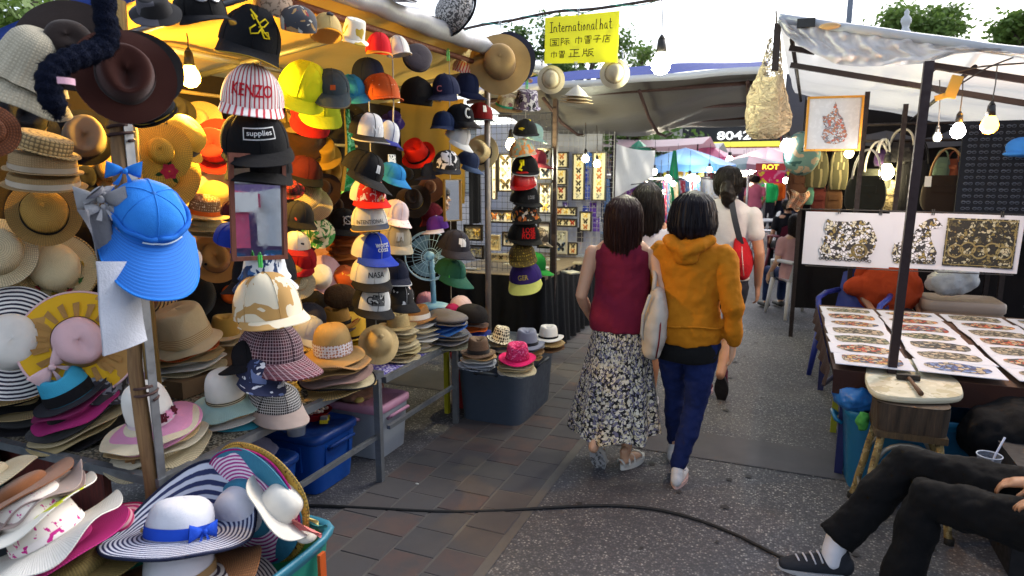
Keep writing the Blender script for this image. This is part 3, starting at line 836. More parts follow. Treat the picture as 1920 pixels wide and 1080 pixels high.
# ------------------------------------------------------------ plastic storage boxes
def storage_box(name, label, cx, cy, rz, L, W, Ht, body, lid, taper=.88, z0=0, ribs=True, open_top=False, rim=.03, handle=True):
    r = thing(name, label, 'storage box', (cx, cy, z0), (0, 0, rz))
    def shell(z, k): return L/2*k, W/2*k
    n = 28
    def sect(u, k, rad=.05):
        # rounded rectangle
        a = u*2*PI; c, s = cos(a), sin(a); e = 9
        f = (abs(c)**e+abs(s)**e)**(-1/e)
        return L/2*k*c*f, W/2*k*s*f
    def body_f(u, v):
        k = taper+(1-taper)*v; x, y = sect(u, k); return (x, y, Ht*v*.93+.004), (u*(L+W)*2, v*Ht)
    mb = MB(); mb.grid(56, 6, body_f, True); mb.grid(56, 1, lambda u, v: ((sect(u, taper)[0]*v, sect(u, taper)[1]*v, .004), (u, v)), True)
    mb.build('box_body', body, r)
    if open_top:
        mb = MB(); mb.grid(56, 6, lambda u, v: ((sect(u, (taper+(1-taper)*v)*.97)[0], sect(u, (taper+(1-taper)*v)*.97)[1], Ht*v*.93+.01), (u, v)), True, flip=True)
        mb.grid(56, 1, lambda u, v: ((sect(u, taper*.97)[0]*v, sect(u, taper*.97)[1]*v, .012), (u, v)), True); mb.build('inner_wall', body, r)
        prof = [(.985, .86), (1.0, .9), (1.035, .93), (1.05, .985), (1.03, 1.0), (.985, .99), (.965, .95)]
        mb = MB(); mb.grid(56, 6, lambda u, v: ((sect(u, prof[round(v*6)][0])[0], sect(u, prof[round(v*6)][0])[1], Ht*prof[round(v*6)][1]), (u, v)), True); mb.build('rim', lid, r)
    else:
        prof = [(1.0, .86), (1.04, .88), (1.045, .94), (1.03, .985), (.97, 1.0), (.9, 1.0), (.86, .985), (.0, .985)]
        mb = MB(); mb.grid(56, 7, lambda u, v: ((sect(u, prof[round(v*7)][0])[0], sect(u, prof[round(v*7)][0])[1], Ht*prof[round(v*7)][1]), (u, v)), True); mb.build('lid', lid, r)
    if ribs:
        for sx, sy, nx, ny in ((0, -1, 1, 0), (0, 1, 1, 0), (1, 0, 0, 1), (-1, 0, 0, 1)):
            for k in (-.55, .55):
                x = sx*L/2*.965+nx*k*L/2; y = sy*W/2*.965+ny*k*W/2
                MB().box((x, y, Ht*.6), (.014 if nx else .012, .012 if nx else .014, Ht*.42), 0, Matrix.Rotation(0, 3, 'X')).build('rib', body, r, False)
    if handle:
        for s in (-1, 1):
            mb = MB(); mb.path([(s*L/2*1.02, -.07, Ht*.74), (s*(L/2*1.02+.03), -.075, Ht*.78), (s*(L/2*1.02+.032), .075, Ht*.78), (s*L/2*1.02, .07, Ht*.74)], .011, 8); mb.build('handle', lid, r)
            mb = MB(); mb.path([(-.09, s*W/2*1.02, Ht*.74), (-.095, s*(W/2*1.02+.022), Ht*.79), (.095, s*(W/2*1.02+.022), Ht*.79), (.09, s*W/2*1.02, Ht*.74)], .011, 8); mb.build('handle', lid, r)
    return r
BLU = plastic('0f4da8', .35); BLUD = plastic('0d4090', .35)
storage_box('storage_box', 'blue lidded storage box under the table with toys on its lid', -2.37, 2.72, PI/2, .36, .5, .325, BLU, BLUD)
storage_box('storage_box', 'blue storage box covered with clear plastic wrapped caps', -2.36, 2.22, PI/2, .44, .46, .30, BLU, BLUD)
storage_box('storage_box', 'grey translucent box with a pink lid behind the table leg', -2.28, 3.2, PI/2, .34, .42, .33, plastic('a6acb6', .3), plastic('d79ab8', .4), ribs=False)
GRB = plastic('3d4858', .42, .9)
storage_box('storage_box', 'large slate grey storage box that carries four piles of fedoras', -1.75, 4.16, PI/2, .72, .48, .47, GRB, plastic('39434f', .42), .9, ribs=False)
storage_box('hat_bin', 'teal rimmed green plastic bin heaped with striped sun hats', -1.69, 1.30, PI/2, .92, .60, .43, plastic('17806e', .35), plastic('2f7a92', .35), open_top=True)
mb = MB(); mb.box((-1.372, 1.64, .33), (.012, .03, .12)); o = mb.build('bin_clasp', plastic('c8571c')); tag(bevel(o, .004), 'orange clasp on the side of the teal rimmed hat bin', 'clasp')
storage_box('hat_bin', 'dark bin under the pile of floppy hats at the left edge', -2.62, 1.02, PI/2, .7, .8, .42, plastic('2a2c30'), plastic('33363c'), open_top=True)

# ------------------------------------------------------------ stall with the butterflies
t = thing('market_stall', 'butterfly stall under a grey tarp with a blue upper edge', 'stall', (-2.2, 7, 0))
def roof2(u, v):
    # u to the aisle, v away
    X = (-2.75-.2*v)*(1-u)+(-.22-.12*v)*u; Y = 5.4+.25*u+2.7*v
    z = (2.33+.09*u)*(1-v)+2.13*v+.08*u*v
    z -= .19*sin(PI*v)*sin(PI*u)*(.8+.3*sin(5*u))
    z += (.022*sin(15*u+4*v)+.015*sin(24*v+9*u))*min(1, v*4)
    return (X, Y, z), (u*2.5, v*4)
mb = MB(); mb.grid(44, 44, roof2); part(mb, 'roof_tarp', tarp('5c5854', .07), t)
mb = MB(); mb.grid(44, 5, lambda u, v: (V(roof2(u, 0)[0])+V((0, -.012-.02*sin(PI*v), .045-.055*v+.004*sin(23*u))), (u, v))); part(mb, 'pale_hem', tarp('c9ccd4', .1), t)
mb = MB(); mb.grid(44, 5, lambda u, v: (V(roof2(u, 0)[0])+V((0, .0+.45*v, .045+(.10+.05*sin(PI*u))*v+.006*sin(17*u+2*v))), (u, v))); part(mb, 'blue_top', cloth('23409a', .7), t)
mb = MB(); mb.grid(6, 30, lambda u, v: (V(roof2(1, v)[0])+V((.012+.01*sin(9*v), 0, .04-.22*u-.03*sin(7*v)*u)), (u, v))); part(mb, 'side_flap', tarp('605b55', .06), t)
for v in (.08, .4, .72):
    part(MB().path([V(roof2(u, v)[0])*.0+V((roof2(u, v)[0][0], roof2(u, v)[0][1], roof2(0, v)[0][2]*(1-u)+roof2(1, v)[0][2]*u-.03)) for u in (0, .5, .98)], .018, 8), 'roof_bar', RUST, t)
for u in (.3, .62, .95):
    part(MB().path([V(roof2(u, v)[0])-V((0, 0, .055)) for v in (.02, .25, .5, .75, .98)], .015, 8), 'roof_rail', RUST, t)
part(MB().bar((-1.94, 5.7, 0), (-1.94, 5.7, 2.3), .02, sq=True), 'post', metal('4a3a36', .6, .3), t, False)
part(MB().bar((-1.94, 7.86, 0), (-1.94, 7.86, 2.28), .022, sq=True), 'post', metal('3a3034', .6, .3), t, False)
part(MB().bar((-3.2, 5.7, 0), (-3.2, 5.7, 2.3), .02, sq=True), 'post', RUST, t, False)
# black draped table
r = thing('display_table', 'table with a black pleated cloth under the butterfly frames', 'table', (-2.4, 6.4, 0))
part(MB().box((-2.45, 6.4, .735), (1.04, 1.96, .03)), 'table_top', wood('9a8a70', '6a5a44'), r, False)
def drape(u, v):
    # runs along the near end, then the aisle side
    L1, L2 = 1.05, 1.95; s = u*(L1+L2)
    f = .018*sin(38*s)*(.3+v)+.012*sin(17*s)*v
    if s < L1: p = (-2.98+s, 5.41-f-.03*v, .745-.70*v)
    else: p = (-1.93+f+.03*v, 5.41+(s-L1), .745-.70*v)
    return p, (s, v)
mb = MB(); mb.grid(150, 10, drape); part(mb, 'black_cloth', cloth('15171f'), r)
for k in range(10):
    x, y = -2.75+.12*k, 5.6+.16*(k*7 % 11)
    o = MB().box((0, 0, .006), (.16, .12, .012)).build('print_card', plastic(random.Random(k).choice(('c9c4b4', 'a89a7c', 'bfc4cc')))); o.location = (x, y, .75); o.rotation_euler = (0, 0, k*.7)
    tag(o, 'small card lying flat on the butterfly table, %s from its near left corner' % ['first', 'second', 'third', 'fourth', 'fifth', 'sixth', 'seventh', 'eighth', 'ninth', 'tenth'][k], 'card', 'cards on the butterfly table')
# wire grids that carry the frames
def wire_grid(label, P, wd, ht, nx, nz, m, rz=0, r=.0022):
    g = thing('wire_grid', label, 'wire grid', P, (0, 0, rz), 'wire grids of the butterfly stall')
    mb = MB()
    for i in range(nx+1): mb.bar((-wd/2+wd*i/nx, 0, 0), (-wd/2+wd*i/nx, 0, ht), r, 4, cap=False)
    for j in range(nz+1): mb.bar((-wd/2, .004, ht*j/nz), (wd/2, .004, ht*j/nz), r, 4, cap=False)
    o = mb.build('wires', m, g)
    mb = MB()
    for a, b in (((-wd/2, 0, 0), (-wd/2, 0, ht)), ((wd/2, 0, 0), (wd/2, 0, ht)), ((-wd/2, 0, 0), (wd/2, 0, 0)), ((-wd/2, 0, ht), (wd/2, 0, ht))): mb.bar(a, b, .006, 6)
    mb.build('frame', m, g); return g
wg = plastic('33363c', .4)
wire_grid('black wire grid on the near side of the butterfly table', (-2.42, 5.62, .72), .95, 1.45, 18, 26, wg)
wire_grid('white wire grid deeper in the butterfly stall', (-2.2, 6.9, .75), 1.0, 1.4, 18, 26, plastic('a8a8ac', .4))
def backdrop(): 
    t = NT('pale sheet'); n = t.noise(t.co('Object'), 5, 4); t.col(t.mix(n, hexc('8f93a6'), hexc('b9bccc'))); t.rough(.9); return t.m
o = MB().grid(20, 8, lambda u, v: ((-3.4+1.5*u, 7.15+.03*sin(20*u), .75+1.45*v), (u, v))).build('backing_sheet', backdrop()); tag(o, 'pale blue grey sheet behind the white wire grid', 'sheet')

# ------------------------------------------------------------ materials of the hats
CREAM = straw('ead9b0'); NAT = straw('d9bd86'); TAN = straw('c49a62'); RAF = straw('dcb878', .7, .35); WHT = straw('f3efe6', 1.3, .8); BRN = straw('8a5a38')
WHC = cloth('f0eeea'); WHC2 = felt('f4f1ea'); BLK = cloth('141318'); BLKF = felt('17151a'); NAVY = cloth('1a2244'); CHAR = cloth('2f2e36'); GREY = cloth('7b7a80')
YEL = straw('e8b83a'); YELC = cloth('e2b21e'); LIME = cloth('cfdc1e', k=.95); REDF = felt('c8241c', k=.95); REDC = cloth('b81c22'); MAR = cloth('5c1a22'); ORG = cloth('d4621c'); ORGS = straw('e0651e')
ROY = cloth('1e3aa8', k=.95); SKY = cloth('2d82e0', k=.95); CYAN = straw('35b4dd', 1.3, .8); MINT = straw('bfe4dc', 1.3, .8); TURQ = straw('3fb4cf', 1.3, .8); PINK = straw('f0a6bd', 1.3, .8); MAG = straw('b81e78', 1.3, .8); HOT = straw('d81e62', 1.2, .6)
LILAC = cloth('b9aee0'); KHAKI = cloth('b3a68c'); BEIG = cloth('d8c19a'); BROWN = felt('5a3622'); DBRN = felt('2a1812'); CHOC = felt('4a1f16'); PALEP = cloth('eec6cc'); TEAL = straw('2f86a8', 1.3, .8); GREEN = cloth('1f5c4c')
MUST = straw('c08a28', 1.1, .6); OCH = cloth('b5682a'); RUSTC = cloth('a5562a')
wall = ('x', -2.95)
g1 = 'hats hung on the back wall of the hat stall'; g2 = 'hats and caps hung along the front of the hat stall'; g3 = 'hats piled on the stall tables'; g4 = 'sun hats heaped in the bins'

# --- upper left, hanging from the roof
H('pale pleated sheer hat hanging crown up near the left edge', 48, 150, 180, ('x', -2.1), -26, 16, 0, 'bell', straw('c9bfa6', .8, .75), pleat=.06, rc=.6, h=1.1, droop=.9, group=g2)
H('large dark brown felt hat hanging behind the furry scarf', 130, 76, 186, ('x', -1.98), 24, 66, 30, 'wide', felt('2d221f'), wave=.04, group=g2)
H('glossy brown leather hat with a deep crown crease in front of the bulb', 236, 136, 176, ('x', -1.76), -20, 76, 20, 'cowboy', felt('3c1a13', .9), rc=.56, h=.52, curl=.1, band=(felt('2c120d'), .2), group=g2)
H('black felt hat rim behind the leather hat', 266, 124, 150, ('x', -1.86), -30, 70, 0, 'wide', BLKF, group=g2)
H('black bucket hat with a grey patch at the top edge', 288, 10, 92, ('x', -1.8), 10, 40, 0, 'bucket', pattern('1c1b1e', '55535a', 9, .56), group=g2)
CAP('black padded aviator cap with goggles at the top edge', 372, 12, 92, ('x', -1.82), 8, 10, 20, cloth('121214'), BLK, foam=.2, h=1.2, group=g2,
    logo=(metal('9a9a9e', .3), [[(.55*cos(a)*.5-.3, .75+.25*sin(a)) for a in [k*PI/8 for k in range(17)]], [(.55*cos(a)*.5+.3, .75+.25*sin(a)) for a in [k*PI/8 for k in range(17)]]], .05))
H('black hat with a brown plaid band below the pleated hat', 42, 220, 130, ('x', -2.7), -30, 50, 0, 'fedora', BLK, band=(plaid('6d5d4a', 'c8a860', '3a2f28', .03), .4), group=g1)
H('rust knitted hat with a wavy rim cut by the left edge', -18, 243, 96, ('x', -2.3), 0, 80, 0, 'brim', straw('8a4a22', .8), fray=.02, group=g2)
H('black brimmed hat with a taupe crown hanging under the leather hat', 158, 254, 104, ('x', -2.75), -6, 76, 0, 'fedora', felt('8a7a66'), BLKF, curl=.02, rc=.7, band=(BLKF, .2), group=g1)
H('captain hat with gold braid and a black peak', 290, 216, 84, ('x', -1.82), 24, 25, -20, 'beret', BLK, rc=.62, h=.5, band=(pattern('151515', 'e2b820', 30, .5), .32), group=g2)
H('natural woven straw visor hat tilted on top of the tan cloth hats', 82, 278, 122, ('x', -2.45), -16, 12, 0, 'boater', straw('d6b77c', .5, .3), h=.42, rc=.74, group=g2)
H('tan cloth hat with a pale stripe in the middle of the tilted pile', 82, 318, 128, ('x', -2.5), -4, 8, 0, 'boater', straw('c9a878', 1, .7), rc=.84, h=.5, band=(cloth('c8b9a4'), .3), group=g2)
H('beige cloth hat with a cream hem at the bottom of the tilted pile', 84, 346, 138, ('x', -2.55), -2, 10, 0, 'boater', straw('c3a06a', 1, .7), rc=.82, h=.3, band=(cloth('d8cbb8'), .5), group=g2)
H('golden straw bowler with a black band facing down from the wall', 84, 396, 122, ('x', -2.7), -4, 72, 0, 'bowler', straw('cfa048', 1, .6), straw('a8803c', 1, .6), band=(BLK, .36), h=.7, group=g1)
H('big cream straw hat cut by the left edge above the floral hat', -6, 470, 130, ('x', -2.8), -10, 70, 0, 'bowler', CREAM, group=g1)
H('cream straw hat brim tucked below the one at the left edge', 8, 505, 130, ('x', -2.88), -10, 72, 0, 'wide', straw('d8b878'), group=g1)
r, S = H('cream straw hat with a garland of small flowers round its crown', 102, 500, 140, ('x', -2.8), 10, 66, 0, 'bowler', straw('ead9ac', 1.3, .8), straw('e6d29e', 1.1, .7), rc=.6, h=.62, edge=straw('c9a868', .5, .3), group=g1)
for k, (a, c) in enumerate(((-.9, 'c8324a'), (-.3, 'd8b040'), (.25, 'c84a5e'), (-1.5, '3f8a70'), (-2.1, '5aa08a'), (.8, '4a8a4a'), (1.5, 'd8a83a'))):
    p = S.crown(a, .12, .004); add_flower(r, p, (p.x, p.y, .03), .014, cloth(c), YELC, cloth('3f6a2c'))
H('floppy sun hat in thin black and white rings with a white crown', 22, 640, 210, ('x', -2.75), 0, 70, 0, 'floppy', WHC2, rings_mat('f2f0ee', '23223a', .0165, .52), h=.5, rc=.46, nt=64, group=g1)
r, S = H('wide hat of pleated yellow and tan cloth with a pink bow', 148, 640, 196, ('x', -2.55), 8, 68, 20, 'wide', PALEP, pattern('e0b01a', 'b98d4e', 5, .58), edge=cloth('eec8ce'), rc=.44, h=.5, wave=.02, band=(cloth('b08a52'), .55), nt=64, group=g1)
mb = MB()
for k in range(18):
    a = k*2*PI/18+.1
    mb.add([S.brim(a, .1)+V((0, 0, .003)), S.brim(a+.16, .1)+V((0, 0, .004)), S.brim(a+.15, .55)+V((0, 0, .006)), S.brim(a, .6)+V((0, 0, .012))], [(0, 1, 2, 3)])
mb.build('pleat', cloth('b98d52'), r, False)
add_bow(r, S.crown(-1.35, .3, .04), .085, cloth('f0cdd2'), .4, -.9)
r, S = H('yellow straw hat with a red flower hanging beside the captain hat', 300, 282, 110, ('x', -2.4), 18, 74, 0, 'wide', YEL, h=.42, group=g1)
add_flower(r, S.brim(.0, .45), (0, -.2, 1), .035, cloth('c8324a'), YELC, cloth('2c4a22'))
H('golden straw boater with a dark brown band tipped on its side', 336, 262, 108, ('x', -2.5), -52, 20, 0, 'bowler', straw('e6bf3e', .9, .6), band=(felt('2e2016'), .3), h=.8, rc=.72, group=g1)
H('bright red fedora with a dark band hanging under the rail', 402, 272, 106, ('x', -2.75), 62, 64, 10, 'fedora', REDF, band=(felt('3a0c0a'), .3), group=g1)
H('cream felt hat below the red fedora', 398, 356, 106, ('x', -2.85), -30, 66, 0, 'fedora', felt('e2c892'), group=g1)
H('small caramel hat nested in front of the cream one', 402, 372, 74, ('x', -2.7), -20, 30, 0, 'bell', felt('c9a05a'), group=g1)
H('yellow straw hat in the gap above the blue visor', 305, 325, 130, ('x', -2.65), 20, 60, 0, 'wide', straw('d9b048', .8), group=g1)
H('white openwork hat with an orange band on a shelf behind the mirror', 384, 398, 92, ('x', -2.55), -8, 12, 0, 'fedora', pattern('efe0c0', '7a5a3a', 95, .62, .1, 'dots'), straw('d8bc84'), band=(ORG, .26), curl=.04, group=g1)
H('pale straw hat under the openwork one', 388, 420, 104, ('x', -2.6), -6, 10, 0, 'brim', straw('d3b780'), group=g1)
H('cream hat brim at the bottom of the shelf pile behind the mirror', 392, 432, 92, ('x', -2.65), -4, 10, 0, 'brim', straw('d8c090'), group=g1)
r, S = H('tan leather cowboy hat with a black eyelet below the shelf pile', 404, 482, 92, ('x', -2.7), 10, 70, 12, 'cowboy', felt('b98446'), curl=.12, rc=.56, band=(felt('8a5c2c'), .2), group=g1)
MB().ell(S.crown(-1.2, .5, .002), (.008, .008, .008), 8, 5).build('eyelet', BLK, r)
H('white bucket hat printed with a violet flower under the blue visor', 312, 498, 126, ('x', -2.5), 25, 30, 0, 'bucket', pattern('e9e4dc', 'a884c0 7a8a6a', 12, .6), droop=.3, group=g1)
H('wide black felt floppy hat in the middle of the wall', 362, 552, 156, ('x', -2.95), 12, 70, 0, 'floppy', felt('1d1c1f'), rc=.5, h=.56, wave=.03, group=g1)
H('brown hat with a rope striped brim behind the post', 272, 560, 110, ('x', -2.85), -14, 60, 0, 'wide', felt('6d4224'), rings_mat('c9a870', '3a2a1c', .016, .55), group=g1)
H('orange felt hat partly hidden behind the camouflage cap', 432, 552, 78, ('x', -2.85), 0, 70, 0, 'wide', cloth('d8641c'), group=g1)
# big blue visor hat tied to the post
r, S = H('beige sun hat brim showing under the bright blue visor', 262, 444, 150, ('x', -1.9), 8, 42, 0, 'wide', straw('c9a46a', 1.3, .85), under=cloth('8a2a20'), rc=.6, h=.2, group=g2)
r, S = CAP('bright blue cloth visor hat with stitched rings tied to the near post', 282, 386, 130, ('x', -1.86), -16, 36, 12, SKY, rings_mat('2a7de0', '1b62bc', .0125, .8), foam=.25, h=.95, curve=.45, L=1.7, flare=.38, under=SKY, name='visor_hat', group=g2, edge=SKY)
MB().path([S.crown(a, .16, .006)+V((0, 0, .004*sin(9*a))) for a in [k*2*PI/40 for k in range(41)]], .009, 6).build('gathered_band', cloth('2474d8'), r)
MB().path([S.crown(a, .10, .012) for a in [-.35+k*.05 for k in range(22)]], .003, 5).build('piping', plastic('cfe4f4'), r)
P = onx(232, 318, -1.9); t = thing('ribbon', 'blue cloth ribbon tied to the post above the visor hat', 'ribbon', P, tuple(Matrix.Rotation(R(20), 3, 'Z').to_euler()))
add_bow(t, (0, 0, 0), .055, SKY, .9, .5)
P = onx(186, 372, -1.93); t = thing('scarf', 'crumpled grey scarf knotted on the post beside the blue visor hat', 'scarf', P)
for q, z_, a_, u_ in ((.075, 0, .7, .3), (.06, .02, 2.2, .9), (.05, -.03, 1.2, -.6)): add_bow(t, (.01, 0, z_), q, cloth('a8a8ac'), a_, u_)
mb = MB(); mb.grid(8, 16, lambda u, v: ((.01+.02*sin(9*u+5*v), -.03+.10*(u-.5)*(1-.3*v)+.06*v, -.03-.24*v), (u, v))); mb.build('scarf_end', cloth('8f8f94'), t)
# fur scarf
pts = [onx(x, y, -1.7) for x, y in ((196, -40), (196, 20), (202, 60), (196, 85), (165, 100), (130, 112), (103, 128), (91, 150), (95, 180), (106, 205), (108, 222))]
def cat(pts, n=6):
    out = []; m = len(pts)
    for i in range(m-1):
        p0, p1, p2, p3 = pts[max(i-1, 0)], pts[i], pts[i+1], pts[min(i+2, m-1)]
        for k in range(n):
            f = k/n; out.append(.5*((2*p1)+(-p0+p2)*f+(2*p0-5*p1+4*p2-p3)*f*f+(-p0+3*p1-3*p2+p3)*f**3))
    return out+[pts[-1]]
cp = cat(pts); rad = [.029*(1 if i < len(cp)-8 else max(.25, (len(cp)-i)/9))+.0025*sin(i*1.7) for i in range(len(cp))]
t = thing('scarf', 'navy fur scarf looping down in front of the brown felt hat', 'scarf', cp[30])
mb = MB(); mb.path([p-cp[30] for p in cp], rad, 14); o = mb.build('fur_roll', fur('161c30'), t)
mb = MB(); rr = random.Random(3)
for k in range(2600):
    i = rr.randrange(2, len(cp)-1); a = rr.uniform(0, 2*PI); d = (cp[i]-cp[i-1]).normalized(); x = d.orthogonal().normalized(); y = d.cross(x); n = x*cos(a)+y*sin(a)
    p = cp[i]-cp[30]+n*rad[i]*.95+d*rr.uniform(-.008, .008); q = p+n*rr.uniform(.004, .011)+d*.006; s = d.cross(n)*.0012
    mb.add([p-s, p+s, q], [(0, 1, 2)])
o = mb.build('fur_hair', fur('12172a'), t); o['kind'] = 'stuff'
P = onx(122, 152, -1.66); o = MB().grid(4, 3, lambda u, v: ((.01*sin(3*u), -.02+.045*u, .016*(v-.5)), (u, v))).build('ribbon_tag', cloth('e8b8cc')); o.location = P; tag(o, 'pink ribbon tag peeping out beside the fur scarf', 'tag')
# white cloth tied round the post
P = onx(222, 585, -1.87); t = thing('cloth_wrap', 'white cotton cloth hanging from the near post', 'cloth', P)
c4 = [onx(x, y, X)-P for x, y, X in ((182, 490, -1.86), (252, 490, -1.84), (276, 638, -1.84), (194, 668, -1.86))]
def cw(u, v):
    p = (c4[0]*(1-u)+c4[1]*u)*(1-v)+(c4[3]*(1-u)+c4[2]*u)*v
    return p+V((.012*sin(PI*u)+.002*sin(9*v+4*u), 0, 0)), (u, v)
mb = MB(); mb.grid(24, 24, cw); mb.grid(24, 24, lambda u, v: (V(cw(u, v)[0])-V((.006, 0, 0)), (u, v)), flip=True); mb.build('cloth_sheet', cloth('e6e9f4', bs=200), t)
# --- top row under the roof, middle
cfr = ('x', -2.0)
H('dark knitted beanie covered in patches near the top', 560, 56, 66, ('x', -1.84), -4, 20, 0, 'beanie', pattern('3f4148', 'b08a58 8a2a2a c8c4b8', 16, .6), group=g2)
CAP('pale yellow cap with a grey half moon patch', 612, 56, 58, ('x', -1.84), -4, -14, 10, cloth('d6b878'), foam=.3, h=1.6, L=.5, curve=.9, group=g2, logo=(cloth('5a565c'), [[(-.2, 1.0), (0, 1.15), (.25, 1.0)], [(-.15, 1.02), (.2, 1.02)]], .08))
H('white bucket hat with gold print near the roof edge', 662, 70, 60, ('x', -1.84), -12, 20, 0, 'bucket', pattern('eee8da', 'c8a83a', 18, .62), h=1.1, droop=.6, rc=.7, group=g2)
r, S = CAP('round red plush cap with an orange and white peak', 710, 88, 48, ('x', -1.84), -4, 0, 20, cloth('d4202a', k=.95), cloth('e08a2a'), foam=.2, h=1.75, L=.55, curve=.6, group=g2)
CAP('white fluffy cap with a mesh back beside the red plush cap', 746, 94, 42, ('x', -1.84), 8, 0, 30, cloth('e6e2da'), foam=.2, h=2.0, L=.4, group=g2)
H('dark grey flat newsboy cap hanging on edge', 783, 108, 54, ('x', -1.84), -28, 58, 0, 'beret', felt('4a4248'), rc=.62, h=.6, group=g2)
CAP('black cap with a yellow embroidered flourish', 472, 62, 110, cfr, -10, 10, 12, cloth('14161c'), foam=.9, h=1.35, curve=.7, L=.8, edge=cloth('b08c2a'), group=g2,
    logo=(cloth('e6c81e', k=1), [[(-.28, 1.15), (-.12, 1.02), (.1, .78), (.3, .55), (.5, .42)], [(-.2, 1.1), (0, .98), (-.08, .86), (-.2, 1.0)], [(.1, .78), (.3, .98), (.42, .9), (.28, .72), (.1, .66)], [(.0, .72), (-.15, .55), (-.1, .4), (.12, .48), (.2, .66)], [(.2, .6), (.32, .38), (.5, .4), (.42, .58), (.28, .52)]], .028))
H('speckled beige knit hat behind the black embroidered cap', 508, 22, 70, ('x', -2.0), -20, 20, 0, 'beanie', pattern('c8b09a', '8a7462', 60, .55), group=g2)
CAP('white cap with red pinstripes and big red lettering', 474, 168, 112, cfr, -3, 14, 6, vstripes('f2eeec', 'c23a48', .017, .6), foam=1, h=1.25, curve=.55, L=.62, group=g2, text=[('KENZO', cloth('c01a2c', k=1), 1.05, .33, .5)])
r, S = CAP('black flat peaked cap with a white boxed word', 476, 246, 124, cfr, -2, 16, 6, cloth('15161a'), foam=1, h=1.05, curve=.25, L=.85, group=g2, patch=(plastic('f0f0f0'), .95, .36, .36),
    text=[('supplies', plastic('f2f2f2'), .58, .165, .54)])
MB().grid(10, 4, lambda u, v: (S.front((u-.5)*.88*S.rc, (.395+v*.29)*S.rc, .003), (u, v))).build('patch', BLK, r)
CAP('plain black cap under the boxed word cap', 488, 292, 116, ('x', -2.0), -4, 6, 0, cloth('101014'), foam=.6, h=1.0, curve=.5, group=g2)
CAP('navy cap back seen to the left of the mirror', 436, 392, 40, ('x', -2.1), 0, 10, 60, MAR, foam=.4, group=g2)
CAP('royal blue cap poking out behind the mirror', 436, 440, 60, ('x', -2.15), 0, 20, 70, ROY, foam=.4, group=g2)
CAP('black cap hanging under the mirror', 496, 500, 112, ('x', -2.1), 0, 0, -30, cloth('15151c'), foam=.3, group=g2)
# mirror
@memo
def mirror_glass():
    t = NT('mirror glass'); t.col(hexc('e4e8ea')); t.b.inputs['Metallic'].default_value = 1; t.link(t.ramp(t.noise(t.co('Object'), 30, 4), [(.4, G(.0)), (.9, G(.12))]), t.b.inputs['Roughness']); return t.m
def mirror(label, px0, py0, px1, py1, X, fr, fw, tilt=0, rz=0, dirt='e8e8ea'):
    a = onx(px0, py0, X); b = onx(px1, py1, X); c = (a+b)/2
    W = (px1-px0)*dep(c)/1240; Hh = abs(a.z-b.z)
    # the glass looks towards the passer-by
    r_, a_, z_ = view_frame(c)
    ang = math.atan2(r_.y, r_.x)+R(rz)
    m = thing('mirror', label, 'mirror', c, Matrix.Rotation(ang, 3, 'Z') @ Matrix.Rotation(R(tilt), 3, 'Y'), 'mirrors hung among the hats')
    mb = MB(); mb.box((0, 0, 0), (W-2*fw, .004, Hh-2*fw)); gm = mirror_glass(); gl = mb.build('glass', gm, m, False)
    for sx, sz, d in ((-1, 0, (fw, .022, Hh)), (1, 0, (fw, .022, Hh)), (0, -1, (W-2*fw, .0215, fw)), (0, 1, (W-2*fw, .0215, fw))):
        bevel(MB().box((sx*(W-fw)/2, -.004, sz*(Hh-fw)/2), d).build('frame_bar', fr, m, False), .003)
    MB().box((0, .012, 0), (W*.94, .006, Hh*.94)).build('back_board', wood('6a4a30', '4a3422'), m, False)
    return m
mirror('tall mirror in a red brown wooden frame hanging under the boxed word cap', 430, 287, 533, 480, -1.93, wood('9a5a44', '743f30', (14, 14, 2)), .016, 2, 18)
clip_peg('green plastic peg above the camouflage cap', onx(488, 490, -1.9), .05, '35b84a')
H('blue and white tie dyed hat folded behind the camouflage cap', 497, 520, 118, ('x', -1.98), 0, 4, 0, 'bell', pattern('dfe6ee', '3a6aa8 28406a', 9, .55, 1.2), rc=.62, h=1.0, droop=.9, group=g2)
CAP('beige camouflage cap hanging from the green peg', 499, 562, 124, ('x', -1.92), 0, 4, 14, pattern('eadfc4', 'c49a5c', 8, .56, 1.0), foam=.7, h=1.32, curve=.35, L=.6, group=g2)
CAP('maroon plaid cap below the camouflage cap', 508, 640, 112, ('x', -1.96), -6, 0, 40, plaid('4a1626', 'b8a0a8', '2a1022', .04), plaid('6a1a30', 'b8a0a8', '4a1226', .04), foam=.3, h=1.1, curve=.5, L=1.0, group=g2)
CAP('black peaked cap pointing left under the maroon plaid cap', 470, 660, 66, ('x', -2.0), 8, 0, -70, BLK, foam=.3, group=g2)
CAP('navy and white floral cap near the bottom of the first hanging column', 490, 686, 84, ('x', -1.96), -8, 0, 20, pattern('20284a', 'e4e4ea 6a7aa8', 16, .6), foam=.3, h=1.1, group=g2)
CAP('black and white checked newsboy cap at the bottom of the first column', 515, 736, 96, ('x', -1.98), -10, 6, 24, plaid('1c1c22', 'e8e8ea', '101014', .03), cloth('b5a49e'), foam=.2, h=.8, curve=.6, L=.8, group=g2)
clip_peg('green plastic peg clipping the checked newsboy cap', onx(496, 722, -1.9), .045, '3ab84a')
